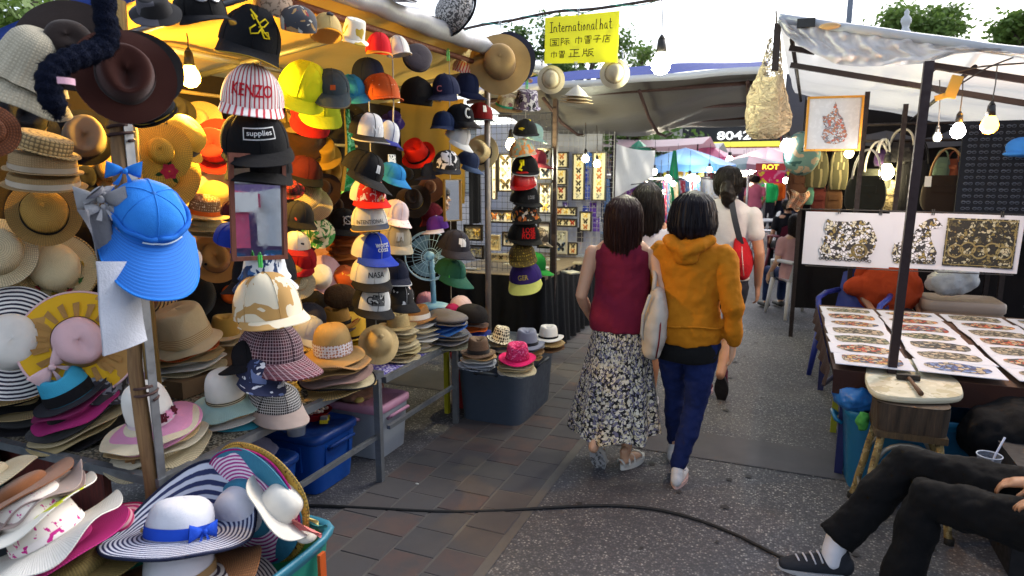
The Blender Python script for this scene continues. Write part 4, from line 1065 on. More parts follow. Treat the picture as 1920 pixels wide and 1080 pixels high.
# --- caps above the middle wall
CAP('lime yellow cap with its peak pointing down', 574, 150, 92, ('x', -2.2), -14, 26, 0, LIME, foam=.3, h=1.2, curve=.6, L=.8, group=g2)
CAP('second lime cap peeping below the first', 600, 186, 76, ('x', -2.3), -8, 30, 10, cloth('b5c428'), foam=.3, L=.9, group=g2)
CAP('red cap peak showing under the lime caps', 585, 202, 72, ('x', -2.4), -10, 26, 0, REDC, foam=.3, L=.9, group=g2)
CAP('dark teal denim sun visor with a small orange patch', 622, 150, 66, ('x', -2.1), -2, 28, 8, cloth('3e4c56'), foam=.3, h=1.0, L=1.1, curve=.55, edge=cloth('6a6450'), group=g2, patch=(cloth('c8602a'), .3, .25, .3))
CAP('sky blue cap partly behind the denim visor', 658, 160, 50, ('x', -2.2), 0, 24, 20, cloth('2f8ec4'), foam=.3, L=1.0, group=g2)
CAP('orange cap with tiny white dots', 713, 168, 70, ('x', -2.1), -4, 4, 25, pattern('c4551a', 'f0e0d0', 42, .1, .1, 'dots'), foam=.3, h=1.35, L=.3, curve=.8, group=g2)
CAP('navy cap behind the orange dotted cap', 690, 132, 60, ('x', -2.3), 0, 20, -30, NAVY, foam=.3, group=g2)
H('black slouchy beanie with a drawstring', 780, 196, 62, ('x', -2.1), -6, 4, 0, 'beanie', cloth('141214'), h=1.5, group=g2)
MB().path([onx(x, y, -2.02)-onx(736, 180, -2.02) for x, y in ((736, 110), (737, 150), (738, 200), (737, 225), (742, 250))], .0035, 6).build('rope', cloth('d8d4cc')).location = onx(736, 180, -2.02)
tag(bpy.data.objects['rope'], 'white cord hanging down in front of the orange dotted cap', 'cord')
H('black hat with pale swirl print hanging beside the green scarf', 640, 222, 90, ('x', -2.6), 10, 50, 0, 'wide', pattern('1a1818', '5a5652', 14, .62), group=g1)
H('tan jungle hat hanging high on the middle wall', 560, 215, 76, ('x', -2.7), 10, 40, 0, 'bucket', pattern('4a3d24', '8a7a4a', 12, .55), group=g1)
CAP('maroon cap with a black peak in the middle of the wall', 572, 312, 66, ('x', -2.5), -8, 10, 4, cloth('5a1a18'), BLK, foam=.3, h=1.0, curve=.3, L=.9, group=g1)
H('dark brown felt hat above the maroon cap', 568, 256, 90, ('x', -2.75), 0, 56, 0, 'bell', felt('4a2e1a'), group=g1)
H('golden cloth bucket hat right of the maroon cap', 604, 280, 76, ('x', -2.7), -14, 46, 0, 'bucket', cloth('c89a30'), group=g1)
r, S = H('small red hat with a metal charm above the golden bucket hat', 583, 238, 40, ('x', -2.5), 0, 30, 0, 'bell', cloth('c42418'), group=g1)
CAP('beige straw sun visor hanging sideways with a black strap', 573, 362, 56, ('x', -2.5), 40, 40, 10, straw('d9c498', 1, .6), foam=.1, L=1.1, h=.6, button=BLK, group=g1)
H('brown leather hat in shadow behind the beige visor', 606, 352, 70, ('x', -2.8), 0, 60, 0, 'wide', felt('35221a'), group=g1)
H('green leaf printed bucket hat', 598, 432, 62, ('x', -2.45), -12, 60, 0, 'bucket', pattern('e0d8b4', '4a9a4a 2f6a34', 17, .55), rc=.68, h=.75, group=g1)
CAP('black cap with a red and white badge', 560, 398, 56, ('x', -2.3), -14, 10, 30, pattern('1a181a', 'b84438 d8c8b8', 11, .66), BLK, foam=.4, group=g1)
CAP('cream cap with a black print over a deep red peak', 556, 452, 52, ('x', -2.25), -6, 8, 10, cloth('efe0c0'), cloth('9a1620'), pattern('eee2c6', '2a2a2a', 26, .68), foam=.8, h=1.15, L=.9, group=g1)
CAP('red cap half hidden below the cream cap', 566, 482, 56, ('x', -2.35), -8, 10, -10, cloth('a81420'), foam=.3, group=g1)
CAP('black cap with a white skull shape on its front', 644, 412, 56, ('x', -2.5), -8, 10, 12, cloth('18161a'), foam=.4, group=g1,
    logo=(cloth('c8c4c4'), [[(.28*cos(a)+.15, .62+.24*sin(a)) for a in [k*PI/7 for k in range(15)]], [(-.2, .85), (.45, .35)], [(.5, .9), (-.15, .3)]], .05))
# scarf
def hang_scarf(label, P, L, wd, m, m2=None, off=0):
    t = thing('hanging_scarf', label, 'scarf', P)
    def fn(u, v): return (.03*sin(5*u+2*v)*(.5+v), (u-.5)*wd*(.25+.75*v**.7)+.02*sin(4*v)+off*v, -L*v*(1-.12*abs(u-.4))), (u*wd, v*L)
    mb = MB(); mb.grid(16, 24, fn); mb.build('scarf_cloth', m, t)
    if m2: mb = MB(); mb.grid(4, 24, lambda u, v: (V(fn(0, v)[0])+V((.004, -.012*u-.006-.02*u*v, 0)), (u, v))); mb.build('hem', m2, t)
hang_scarf('green paisley scarf with a yellow hem hanging in a narrow fold', onx(652, 205, -2.3), .47, .17, pattern('1f9a54', '0f6a3a 7ac89a', 34, .55), cloth('d8a02a'), -.02)
for k, c in enumerate(('a8521e', 'b5622a', '8a4a22', 'c07030', '7a4420', 'a05826')):
    H('%s felt cap, %s from the top of the orange brown pile behind the second column' % (['rust', 'orange', 'chestnut', 'amber', 'brown', 'copper'][k], ORD[k]), 652, 436+k*12, 78, ('x', -2.5), 4+k, 14, k*50, 'brim', cloth(c), rc=.7, h=.3, group=g1, nt=30)
r, S = H('pink sun hat with a white crown and a coral bow', 602, 518, 92, ('x', -2.5), -8, 60, 0, 'floppy', WHC2, cloth('e6b8be'), rc=.46, h=.6, group=g1)
add_bow(r, S.crown(-.9, .2, .02), .04, cloth('ec8478'), -.9)
H('yellow plush hat with orange spots below the pile', 648, 530, 52, ('x', -2.45), 0, 20, 0, 'beanie', pattern('e2b848', 'c4581c', 16, .66, .1, 'dots'), group=g1)
CAP('olive cap edge beside the pink hat', 548, 512, 44, ('x', -2.35), 10, 20, -50, cloth('b08a4a'), foam=.3, group=g1)
H('cream straw brim peeping out behind the camouflage cap', 562, 530, 60, ('x', -2.3), -30, 60, 0, 'brim', straw('e0cfa4'), group=g1)
H('brown fur hat under the pink hat', 638, 562, 60, ('x', -2.3), 0, 20, 0, 'beanie', fur('5a4430'), h=.8, group=g1)
# --- second hanging column
c2 = ('x', -1.94)
CAP('black cap with a white front panel and raised letters', 688, 238, 64, c2, -4, 6, 18, BLK, BLK, cloth('dcdcde'), foam=.9, h=1.25, L=.95, curve=.4, group=g2, text=[('NY', plastic('f4f4f4'), .5, .34, .4, .12)], edge=cloth('b8b4ac'))
CAP('blue and white cap with a dangling cord', 722, 248, 56, ('x', -2.0), -16, 6, 30, cloth('24348a'), cloth('2a3290'), cloth('dcdde2'), foam=.5, h=1.3, L=.9, curve=.6, group=g2)
CAP('wide black cap with a white square badge', 684, 308, 78, c2, -22, 8, 36, cloth('17171b'), foam=.6, h=1.05, L=1.2, curve=.3, group=g2, patch=(cloth('e4e4e4'), .22, .36, .35))
CAP('azure blue cap peak in front of a paper label', 738, 318, 50, ('x', -2.0), -20, 10, 40, cloth('2a86c8'), foam=.3, h=.9, L=1.0, group=g2)
o = MB().box((0, 0, 0), (.003, .075, .06)).build('paper_label', pattern('eeeae0', '3a3a3a', 70, .6)); o.location = onx(735, 300, -2.05); tag(o, 'white paper label with small dark writing behind the azure peak', 'label')
CAP('white mesh cap with a red patterned front and red peak', 690, 358, 66, c2, -6, 8, 20, cloth('dcd2cc'), cloth('d41c1c', k=.95), pattern('c81e1e', 'f0e4e0', 34, .55, 1), foam=.9, h=1.25, L=.9, curve=.35, group=g2, text=[('19', cloth('e8b830'), .32, .24, .1, .38)])
CAP('grey blue cap with a word printed across the front', 692, 404, 68, c2, 2, 6, 6, cloth('d9d4c8'), cloth('3a4256'), cloth('d6d2ca'), foam=.9, h=1.2, L=.9, curve=.35, group=g2, text=[('INTENTIONAL', cloth('4a4a50'), 1.2, .16, .18)], edge=cloth('d0a048'))
CAP('white and royal blue cap with a white script logo', 696, 462, 70, c2, -6, 6, 22, cloth('e4ddd2'), ROY, ROY, foam=.9, h=1.2, L=.95, curve=.4, group=g2, text=[('worst', WHC, .66, .22, .68, .05), ('cosa', WHC, .5, .16, .42, .08)], edge=None)
CAP('pale pink cap beside the grey blue cap', 742, 394, 50, ('x', -1.98), -14, 6, 30, cloth('ecd6d6'), pattern('ecd4d4', 'c87a86', 40, .66), foam=.6, L=1, group=g2)
CAP('khaki cap with a pale embroidered patch', 742, 440, 60, ('x', -1.98), -4, 8, 16, cloth('a89c86'), foam=.7, h=1.3, L=.9, curve=.5, group=g2, patch=(cloth('d6d0c4'), .5, .5, .35), text=[('LA', cloth('8a7f6c'), .34, .32, .42)])
CAP('white cap with a black peak and bold black letters', 694, 506, 72, c2, -2, 4, 14, cloth('e6dfd4'), BLK, cloth('ece8e0'), foam=.95, h=1.2, L=.9, curve=.3, group=g2, text=[('NASA', BLK, .66, .24, .42, .1)])
CAP('dark navy cap behind the white lettered cap', 738, 504, 58, ('x', -1.98), -4, 8, 20, cloth('171d34'), foam=.6, h=1.15, edge=cloth('c8c8c8'), group=g2)
CAP('white fronted black cap with a dark illustration', 698, 558, 72, c2, -4, 4, 12, cloth('1c1a1c'), BLK, cloth('e6e4e0'), foam=.95, h=1.2, L=.9, curve=.3, group=g2, patch=(pattern('e6e4e0', '1a1a1a 5a5a5a', 22, .52, 1), .7, .55, .25), text=[('G', BLK, .26, .34, .5, -.45)])
CAP('black cap with a white splash print', 744, 548, 62, ('x', -1.98), -8, 10, 26, cloth('cfcfd2'), BLK, pattern('161618', 'eaeaea c87a4a', 16, .62), foam=.7, h=1.15, L=.9, curve=.5, group=g2)
r, S = H('smooth bamboo pith helmet with a knob at the bottom of the second column', 712, 640, 74, ('x', -1.92), -14, 52, 0, 'pith', straw('dcbb80', 1.6, .85), rc=.66, h=.95, droop=.45, group=g2)
MB().ell((0, 0, S.h*1.02), (.013, .013, .010), 10, 6).build('knob', straw('e2c48c', 1.6, .9), r)
# --- third hanging column
c3 = ('x', -1.94)
clip_peg('green plastic peg above the navy caps', onx(840, 104, -1.93), .06, '46d058')
CAP('navy cap with a pale pink crest hanging from the green peg', 836, 164, 52, c3, -2, 10, -28, NAVY, foam=.6, h=1.5, L=1.15, curve=.5, group=g2, text=[('C', cloth('c88a9a'), .3, .34, .4)])
CAP('second navy cap turned to the right', 874, 160, 48, ('x', -1.98), -14, 8, 40, NAVY, foam=.5, h=1.5, L=1.15, curve=.4, group=g2)
CAP('red and white striped cap behind the navy caps', 868, 125, 38, ('x', -2.05), -24, 10, 10, vstripes('f0e2e0', 'd0606a', .02, .5), foam=.4, h=1.6, L=.5, group=g2)
CAP('black cap with a white round emblem and a glossy peak', 862, 214, 52, ('x', -1.92), -6, 4, 44, cloth('16161c'), plastic('1a1a1e', .25), foam=.6, h=1.15, L=1.1, curve=.6, group=g2,
    logo=(cloth('e8e8e4'), [[(.24*cos(a)-.05, .56+.3*sin(a)) for a in [.8+k*PI/9 for k in range(14)]]], .075))
CAP('navy cap under the glossy peaked cap', 832, 226, 44, ('x', -1.98), 0, 4, -20, cloth('18284e'), foam=.5, group=g2)
CAP('white cap with a lime strap', 860, 252, 46, ('x', -1.92), -22, 10, 40, cloth('d8d8d8'), foam=.6, h=1.2, L=.9, curve=.4, group=g2, button=LIME)
CAP('dark red cap with a white paper price tag', 900, 212, 48, ('x', -2.0), -2, 4, 20, cloth('7a1418'), BLK, foam=.5, h=1.3, L=.45, group=g2, patch=(plastic('eeeeee'), .3, .5, .5))
H('bright red fedora with a black band beside the beanie', 780, 284, 66, ('x', -2.15), 30, 40, 20, 'fedora', cloth('d8220f', k=.95), band=(BLK, .16), h=.9, rc=.66, group=g2)
H('pale straw fedora with a dark band hung on edge', 898, 284, 70, ('x', -2.0), 60, 58, 0, 'fedora', straw('e6cc94', 1.4, .85), band=(felt('2e201c'), .2), curl=.06, h=.7, group=g2)
CAP('navy cap turned right above the printed cap', 878, 300, 42, ('x', -1.98), -20, 4, 50, cloth('1f2c4c'), cloth('34486a'), foam=.4, L=1.0, group=g2)
CAP('black cap with white scribble print at the end of the third column', 838, 302, 52, ('x', -1.92), -2, 6, 6, cloth('16181f'), cloth('1b1f2a'), pattern('e8e4e4', '1c1c22', 22, .5, 1.2), foam=.9, h=1.2, L=.8, curve=.3, group=g2)
CAP('navy peak poking left under the red fedora', 810, 320, 40, ('x', -2.05), 10, 4, -60, cloth('1a2440'), foam=.3, group=g2)
mirror('small mirror in a thin gilt frame below the third column of caps', 829, 336, 866, 412, -1.93, metal('8a7448', .5, .5), .007, 0, 30)
o = MB().grid(10, 10, lambda u, v: ((.01*sin(12*u), -.09+.2*u, .17-.36*v), (u, v))).build('black_bag', cloth('0c0c0f')); o.location = onx(890, 368, -2.0); tag(o, 'plain black cloth bag hanging beside the small mirror', 'bag')
H('brown leather hat with a yellow cord beside the small mirror', 775, 372, 66, ('x', -2.2), 14, 60, 0, 'cowboy', felt('35261a'), h=.6, band=(cloth('d8b04a'), .06), group=g1)
CAP('dark red cap behind the small mirror', 808, 396, 40, ('x', -2.2), 20, 10, -40, cloth('6a1428'), foam=.4, group=g1)
CAP('white and violet mesh cap under the small mirror', 820, 420, 40, ('x', -2.05), 10, 4, -40, cloth('5a2a92'), cloth('dcd4e0'), foam=.5, group=g2)
CAP('charcoal cap with a white square badge at the end of the stall', 852, 452, 60, ('x', -1.94), -10, 8, 34, cloth('2e2c36'), foam=.6, h=1.15, L=1.0, curve=.5, group=g2, patch=(pattern('e0dede', '2a2a30', 20, .56), .5, .5, .3))
CAP('dark green cap at the bottom of the third column', 846, 500, 58, ('x', -1.98), -18, 10, 32, cloth('1d5648'), foam=.4, h=1.0, L=1.15, curve=.4, group=g2)
clip_peg('green plastic peg under the dark green cap', onx(841, 525, -1.95), .05, '35b84a')
# --- big hats by the roof corner
H('grey and black tweed hat with a wooden toggle at the top edge', 862, 28, 92, ('y', 3.6), 60, 30, 0, 'bowler', pattern('b8b4b0', '4a4848', 70, .5), BLK, h=.9, rc=.82, band=(pattern('c4c0bc', '5a5856', 70, .5), .3), group=g2)
r, S = H('large tan felt sun hat with its crown facing the walkers', 937, 114, 116, ('y', 4.1), 8, 74, 0, 'wide', felt('b5925e'), rc=.52, h=.5, pinch=.05, wave=.03, band=(felt('a88552'), .16), group=g2)
H('navy felt brim behind the large tan sun hat', 952, 110, 104, ('y', 4.22), 8, 76, 0, 'brim', felt('23243a'), group=g2)
H('white cloth hat with a stick at the top of the roof edge', 742, -6, 90, ('x', -1.85), -10, 10, 0, 'bell', cloth('c8c8ce'), group=g2)
# --- fourth column, beyond the post
c4 = ('x', -1.94)
clip_peg('green plastic peg above the black floral hat', onx(988, 158, -1.94), .07, '46d058')
H('straw and teal ribbon bucket hat behind the fourth column', 950, 198, 62, ('x', -2.1), -10, 20, 0, 'bucket', pattern('c4b8a4', '8a5a64 e4dccc', 26, .58), straw('c8a878'), band=(cloth('3fae96'), .2), group=g2)
H('black and white floral bucket hat on top of the fourth column', 987, 200, 54, c4, -4, 16, 0, 'bucket', pattern('d8d2d8', '1c1a20 6a5a78', 30, .52), rc=.8, h=1.1, group=g2)
CAP('black cap with yellow smiling patches', 985, 240, 46, c4, 0, 6, 14, pattern('141416', 'e8d020', 12, .72), BLK, foam=.8, h=1.1, curve=.1, L=.7, group=g2)
CAP('pale aqua cap turned right on the fourth column', 1000, 246, 38, ('x', -2.0), -14, 4, 50, cloth('a8ccc8'), foam=.4, group=g2)
CAP('tie dyed orange and mint cap', 978, 278, 50, c4, 4, 6, 4, pattern('8fa89a', 'd8843a c8b49a', 16, .56, 1), foam=.8, h=1.1, curve=.2, L=.6, group=g2)
CAP('black cap with a bright yellow plush figure on it', 984, 308, 52, c4, -2, 6, 10, cloth('15151a'), foam=.8, h=1.15, curve=.1, L=.7, group=g2, edge=cloth('d8d8d8'),
    logo=(cloth('e8d81a', k=1), [[(-.5, .8), (-.35, .5), (-.5, .2), (-.3, .15)], [(-.3, .85), (-.25, .45)]], .1))
CAP('wine red cap turned to the right on the fourth column', 1005, 296, 40, ('x', -2.0), -10, 4, 50, cloth('6a1830'), foam=.4, L=1, group=g2)
CAP('glossy red cap with gold stripes', 980, 334, 50, c4, 8, 6, 2, plastic('b8161c', .3), foam=.8, h=1.0, curve=.1, L=.75, group=g2)
CAP('black cap with a small grey word', 984, 366, 54, c4, -2, 6, 18, cloth('15151a'), foam=.8, h=1.1, curve=.15, L=.8, group=g2, text=[('LOSE', cloth('8a8a90'), .4, .2, .4)])
CAP('black cap printed with yellow flowers', 984, 398, 54, c4, 4, 6, 8, pattern('1a1a18', 'e4b03a e8e0d0 c86a2a', 20, .6), BLK, foam=.8, h=1.1, curve=.15, L=.7, group=g2)
CAP('black cap with a red embroidered slogan', 982, 434, 60, c4, -2, 6, 10, cloth('121214'), foam=.9, h=1.1, curve=.2, L=.75, group=g2, text=[('LOSE', cloth('c81c1c', k=1), .66, .26, .62), ('ROSE', cloth('c81c1c', k=1), .7, .26, .28)])
CAP('yellow printed cap on the fourth column', 978, 472, 52, c4, 6, 8, 2, pattern('d8b83a', '5a4a1a', 50, .64, .1, 'dots'), foam=.6, h=1.1, curve=.2, L=.8, group=g2)
CAP('purple cap with a pale yellow peak at the bottom of the fourth column', 984, 508, 62, c4, 6, 12, -6, cloth('3c2a7a'), cloth('dce07a'), foam=.6, h=1.0, curve=.45, L=1.05, group=g2, text=[('GER', cloth('d8c05a'), .5, .24, .4)])
CAP('bright green cap behind the purple one', 1000, 490, 46, ('x', -2.02), -8, 4, 60, cloth('1f8a3a'), foam=.4, group=g2)
clip_peg('green plastic peg under the purple cap', onx(980, 530, -1.94), .05, '35c84a')
CAP('brown and grey cap peeking out on the right of the fourth column', 1012, 440, 34, ('x', -2.0), -20, 4, 60, pattern('4a4038', 'a89a8a', 20, .55), foam=.3, group=g2)
for o_, (a, b) in (('first', ((488, 40), (492, 760))), ('second', ((692, 190), (705, 610))), ('third', ((842, 95), (846, 560))), ('fourth', ((986, 150), (984, 545)))):
    A_ = onx(a[0], a[1], -2.02); B_ = onx(b[0], b[1], -2.02); t = MB(); t.bar((0, 0, 0), B_-A_, .003, 6); o = t.build('rope', cloth('c8c4b8')); o.location = A_
    tag(o, 'cord that carries the %s column of hanging caps' % o_, 'cord', 'cords of the hanging cap columns')

# fillers of the back wall
for l, x, y, w_, X, ro, pi_, st, m in (('tan straw hat hanging under the rail below the lit bulb', 372, 222, 84, -3.0, 20, 60, 'wide', NAT), ('black straw hat left of the lit bulb rail', 328, 205, 74, -3.0, -10, 60, 'fedora', straw('2a2622')),
  ('olive cloth hat tucked behind the jungle hat', 548, 268, 60, -2.9, 14, 50, 'bucket', cloth('5a5a30')), ('ochre felt hat left of the green scarf', 622, 322, 62, -2.9, -20, 62, 'fedora', felt('b88a30')),
  ('red and black plaid hat right of the big mirror', 546, 352, 46, -2.4, 10, 40, 'bucket', plaid('a01c20', '2a1214', '1c0c0e', .03)), ('dark brown hat above the leaf printed bucket hat', 630, 384, 66, -2.95, 16, 62, 'wide', felt('3c2416')),
  ('violet cloth hat beside the black beanie', 738, 222, 46, -2.4, -16, 40, 'bucket', cloth('4a3a8c')), ('black felt hat beside the paper label', 764, 326, 54, -2.5, 10, 60, 'wide', BLKF), ('chestnut felt hat behind the yellow corded leather hat', 806, 350, 56, -2.6, -10, 60, 'wide', felt('5a3420')),
  ('peach cloth hat under the cream cap', 612, 482, 54, -2.75, 12, 60, 'wide', cloth('d8a08a')), ('tan straw hat left of the big mirror', 338, 452, 90, -2.95, -14, 64, 'wide', TAN), ('coffee brown hat between the post and the cowboy hat', 352, 505, 80, -2.98, 10, 64, 'fedora', felt('4a2c1a')),
  ('honey straw hat behind the post above the blue visor', 205, 318, 100, -2.85, 12, 66, 'wide', straw('c0964c')), ('black hat with a wide brim behind the tilted tan pile', 160, 330, 92, -2.9, -10, 64, 'wide', BLKF), ('pale straw hat low behind the white cloth', 225, 640, 110, -2.9, 10, 66, 'wide', CREAM),
  ('golden straw hat under the red fedora', 372, 318, 84, -2.98, 30, 62, 'wide', straw('d8a838'))):
    H(l, x, y, w_, ('x', X), ro, pi_, 0, st, m, group=g1)
# ------------------------------------------------------------ piles on the tables
T1 = .612; T2 = .562
STACK(44, 806, T1, 128, [('black straw', straw('232028', 1.2, .7), 1.15), ('black felt', BLKF, 1.1), ('tan straw', straw('cbb282', 1, .6), 1.08), ('black cloth', BLK, .95)],
      dict(label='natural straw hat with a white band on top of the pile at the left edge', sty='boater', cm=straw('e2c284', .8, .4), band=(cloth('d8d4cc'), .2), roll=6, w=118, h=.62, rc=.62), 'the natural straw hat at the left edge', .03)
STACK(142, 838, T1, 158, [('black straw', straw('1f1d24', 1.2, .7), 1.05, dict(roll=12)), ('khaki', straw('bda878', 1.2, .8), .98, dict(roll=14)), ('sand coloured', straw('d8c49a', 1.2, .8), 1.02, dict(roll=16)), ('black edged', BLKF, .95, dict(roll=18)), ('magenta', MAG, .95, dict(roll=20, under=BLK)), ('dark magenta', straw('8e1a5c', 1.3, .8), .8, dict(roll=20))],
      dict(label='sky blue straw fedora with a wide black band, tilted on its pile', sty='fedora', cm=CYAN, bm=straw('20202c', 1.2, .7), band=(BLK, .4), roll=22, w=128, h=.8, rc=.66, curl=.08), 'the sky blue fedora', .027)
CAP('black and grey leopard cap behind the sky blue fedora', 176, 694, 110, ('x', -2.6), -8, 10, 30, pattern('2c2c36', '8a8e9a', 26, .55), foam=.2, h=.7, L=.6, group=g3)
STACK(262, 752, T1, 130, [('white', WHT, 1.1), ('white cloth', WHC, 1.05), ('pale', CREAM, 1.05)],
      dict(label='white hat with a lilac band behind the near post', sty='sun', cm=WHC2, bm=WHT, band=(LILAC, .26), roll=6, pitch=4, w=128, h=.95, rc=.6), 'the lilac banded hat', .026)
r, S = STACK(292, 868, T1, 176, [('cream straw', CREAM, 1.05, dict(roll=10)), ('ivory', straw('efe4c8', 1.2, .8), 1.0, dict(roll=12)), ('tan', straw('d0ae78', 1.2, .8), .95, dict(roll=14)), ('cream', straw('f0e3c2', 1.2, .8), .98, dict(roll=14))],
      dict(label='white crowned sun hat with a pink brim and a pink flower', sty='sun', cm=WHC2, bm=straw('e89ac0', 1.3, .85), band=(cloth('eddbe6'), .14), roll=14, pitch=8, spin=10, w=162, h=.92, rc=.5, droop=.5, wave=.04), 'the pink brimmed hat', .03)
for a, c in ((.5, 'f0a0c8'), (.25, '5a1a26'), (.8, '5a1a26')):
    p = S.crown(a, .14, .006); add_flower(r, p, (p.x, p.y, .02), .02, cloth(c))
o = MB().grid(6, 10, lambda u, v: ((-.02+.05*u+.01*sin(7*v), -.004*sin(9*u), -.09*v+.0), (u, v))).build('ribbon_tail', cloth('8a6844')); o.location = onz(238, 850, .66); tag(o, 'brown ribbon hanging down under the pink brimmed pile', 'ribbon')
r, S = STACK(428, 806, T1, 134, [('turquoise', TURQ, 1.02, dict(roll=4, droop=.3)), ('white', WHT, .92, dict(roll=6)), ('tan straw', TAN, .9, dict(roll=8))],
      dict(label='white crowned sun hat with a pale mint brim and corded band', sty='sun', cm=WHC2, bm=MINT, under=straw('8ab8a8'), band=(rings_mat('d8c8a8', '2a2420', .008), .12), roll=6, pitch=4, w=138, h=.86, rc=.5, droop=.34), 'the mint brimmed hat', .03)
o = bevel(MB().box((0, 0, 0), (.5, .7, .08)).build('cardboard_box', cloth('7a6248'))); o.location = (-2.78, 2.48, .655); tag(o, 'low cardboard box under the crumpled bucket hat pile', 'box')
STACK(352, 704, .70, 120, [('cream straw', CREAM, 1.12), ('white straw', WHT, 1.1), ('wheat straw', straw('c8ac78'), 1.1), ('bright orange', ORGS, 1.05, dict(roll=8)), ('tan leather', felt('c08c48'), 1.02, dict(roll=12))],
      dict(label='crumpled beige bucket hat with stitched rows on its band', sty='bucket', cm=cloth('d6c098'), bm=cloth('dccaa4'), band=(rings_mat('d8c298', 'a8885a', .008), .3), roll=12, pitch=8, w=128, h=.95, rc=.72, droop=.55, rum=.03), 'the crumpled beige bucket hat', .028)
STACK(424, 640, .75, 78, [('beige cloth', BEIG, 1.0)], dict(label='golden felt hat with dented crown behind the beige bucket', sty='fedora', cm=felt('d0a850'), bm=BEIG, w=80, h=.9), 'the golden felt hat', .03)
STACK(470, 748, T1, 100, [('sand', straw('cbb080'), 1.05)], dict(label='plain sand coloured hat beside the mint brimmed pile', sty='bell', cm=felt('c8ac80'), w=92, roll=-20, h=.9), 'the plain sand coloured hat', .03)
r, S = STACK(628, 742, T1, 128, [('fringed raffia', RAF, 1.22, dict(fray=.05, roll=6)), ('black edged cream', straw('e4d3a8'), 1.08, dict(edge=BLK)), ('pinkish brown', felt('9a766c'), 1.05, dict(roll=6)), ('light brown', straw('b08850'), 1.05), ('copper', straw('b88c58'), 1.06, dict(roll=-3))],
      dict(label='tan hat with a polka dot band on the tall brown pile', sty='sun', cm=straw('c8a060', 1.4, .85), bm=straw('b98f54', 1.4, .85), band=(pattern('efe4e2', 'b87a5a', 70, .38, .1, 'dots'), .42), roll=2, pitch=4, w=116, h=.95, rc=.6, droop=.35), 'the polka dot band hat', .034)
STACK(648, 676, T1, 104, [('orange banded', ORGS, 1.1), ('white', WHT, 1.06), ('black', BLK, 1.02), ('golden', YELC, 1.0)],
      dict(label='yellow felt hat with a red and black feather', sty='boater', cm=cloth('e0b23a'), band=(BLK, .12), w=98, h=.75, rc=.8), 'the yellow feathered hat', .026)
r, S = HATS['yellow felt hat with a red and black feather']
mb = MB(); mb.grid(3, 8, lambda u, v: (S.crown(.3, .3+.3*v, .006)+V((.05*v+.016*(u-.5)*sin(PI*v), -.01, .012*v)), (u, v))); mb.build('feather', pattern('b81c1c', '1a1414', 40, .55), r)
STACK(632, 620, .78, 84, [('brown', BROWN, .9)], dict(label='mustard straw fedora with a black band over the feathered hat', sty='fedora', cm=MUST, band=(BLK, .22), w=88, h=.7, roll=4, lift=.0), 'the mustard fedora', .03)
CAP('black hat crown behind the mustard fedora', 588, 566, 54, ('x', -2.5), 0, 10, 20, BLK, foam=.3, group=g3)
CAP('dark grey cap on the table behind the plaid cap', 582, 590, 58, ('x', -2.3), -10, 10, 40, cloth('3c3a42'), cloth('4a4650'), foam=.3, L=1.0, group=g3)
CAP('white and grey cap lying under the dark grey one', 580, 612, 54, ('x', -2.25), -8, 20, 40, cloth('d0d0d2'), foam=.3, L=.9, group=g3)
STACK(592, 668, T1, 70, [('cream woven', straw('dfcfa6'), 1.1), ('white', WHT, 1.1)], dict(label='openwork cream hat squeezed between the plaid cap and the tan hat', sty='bucket', cm=pattern('e2d4b0', '8a6f4a', 80, .55, .1, 'dots'), w=70, h=.9), 'the openwork cream hat', .03)
# second table: piles that recede
STACK(748, 672, T2, 70, [('pale straw', CREAM, 1.1)]*1+[('honey straw', NAT, 1.08), ('pale yellow straw', straw('e8d49a'), 1.06), ('ivory straw', straw('ecdcae'), 1.05), ('pale straw', CREAM, 1.04), ('wheat straw', NAT, 1.03), ('light straw', straw('e6d29a'), 1.0), ('pale straw', CREAM, 1)],
      dict(label='tan straw fedora on the tall straw pile behind the pith helmet', sty='fedora', cm=straw('d8bc80'), w=70, h=.7), 'the tan straw fedora', .024)
STACK(784, 652, T2, 80, [('cream', straw('e8dcb8'), 1.1, dict(band=(WHC, .5), sty='boater', h=.3)), ('brown striped', pattern('d8ccb4', '7a6448', 20, .5), .98), ('olive edged white', WHT, 1.04), ('white', WHT, 1.0), ('ivory', CREAM, .98), ('white cloth', WHC, .97)],
      dict(label='brown woven fedora on the white hat pile', sty='fedora', cm=straw('b5824a'), band=(WHC, .4), w=78, h=.6, roll=4), 'the brown woven fedora', .03)
STACK(838, 646, T2, 84, [('olive grey', cloth('6a6a5c'), 1.0), ('grey', GREY, 1.05), ('taupe', cloth('8a8074'), 1.02), ('steel grey', cloth('60646c'), 1.02), ('bright blue', cloth('2460b8'), 1.0, dict(roll=10)), ('cobalt', cloth('1f50a8'), .96, dict(roll=12))],
      dict(label='grey cap pile topped by a grey cloth cap', sty='beret', cm=cloth('6e6a6c'), bm=cloth('7a787c'), w=80, h=.4, roll=-6), 'the grey cloth cap', .024)
CAP('grey peaked cap with a pale rim on the grey pile', 836, 590, 60, ('x', -2.05), -12, 10, 44, cloth('77757a'), foam=.2, h=.7, L=1.1, group=g3)
CAP('pink and white cap on the far end of the second table', 862, 572, 44, ('x', -2.1), 20, 10, -20, cloth('eccfcf'), foam=.4, group=g3)
CAP('magenta cap lying beside the pink and white cap', 848, 582, 32, ('x', -2.1), 0, 20, -10, cloth('b8205c'), foam=.4, group=g3)
CAP('pink fluffy cap at the back of the second table', 798, 562, 38, ('x', -2.4), 0, 10, 0, cloth('eaa8bc'), foam=.4, group=g3)
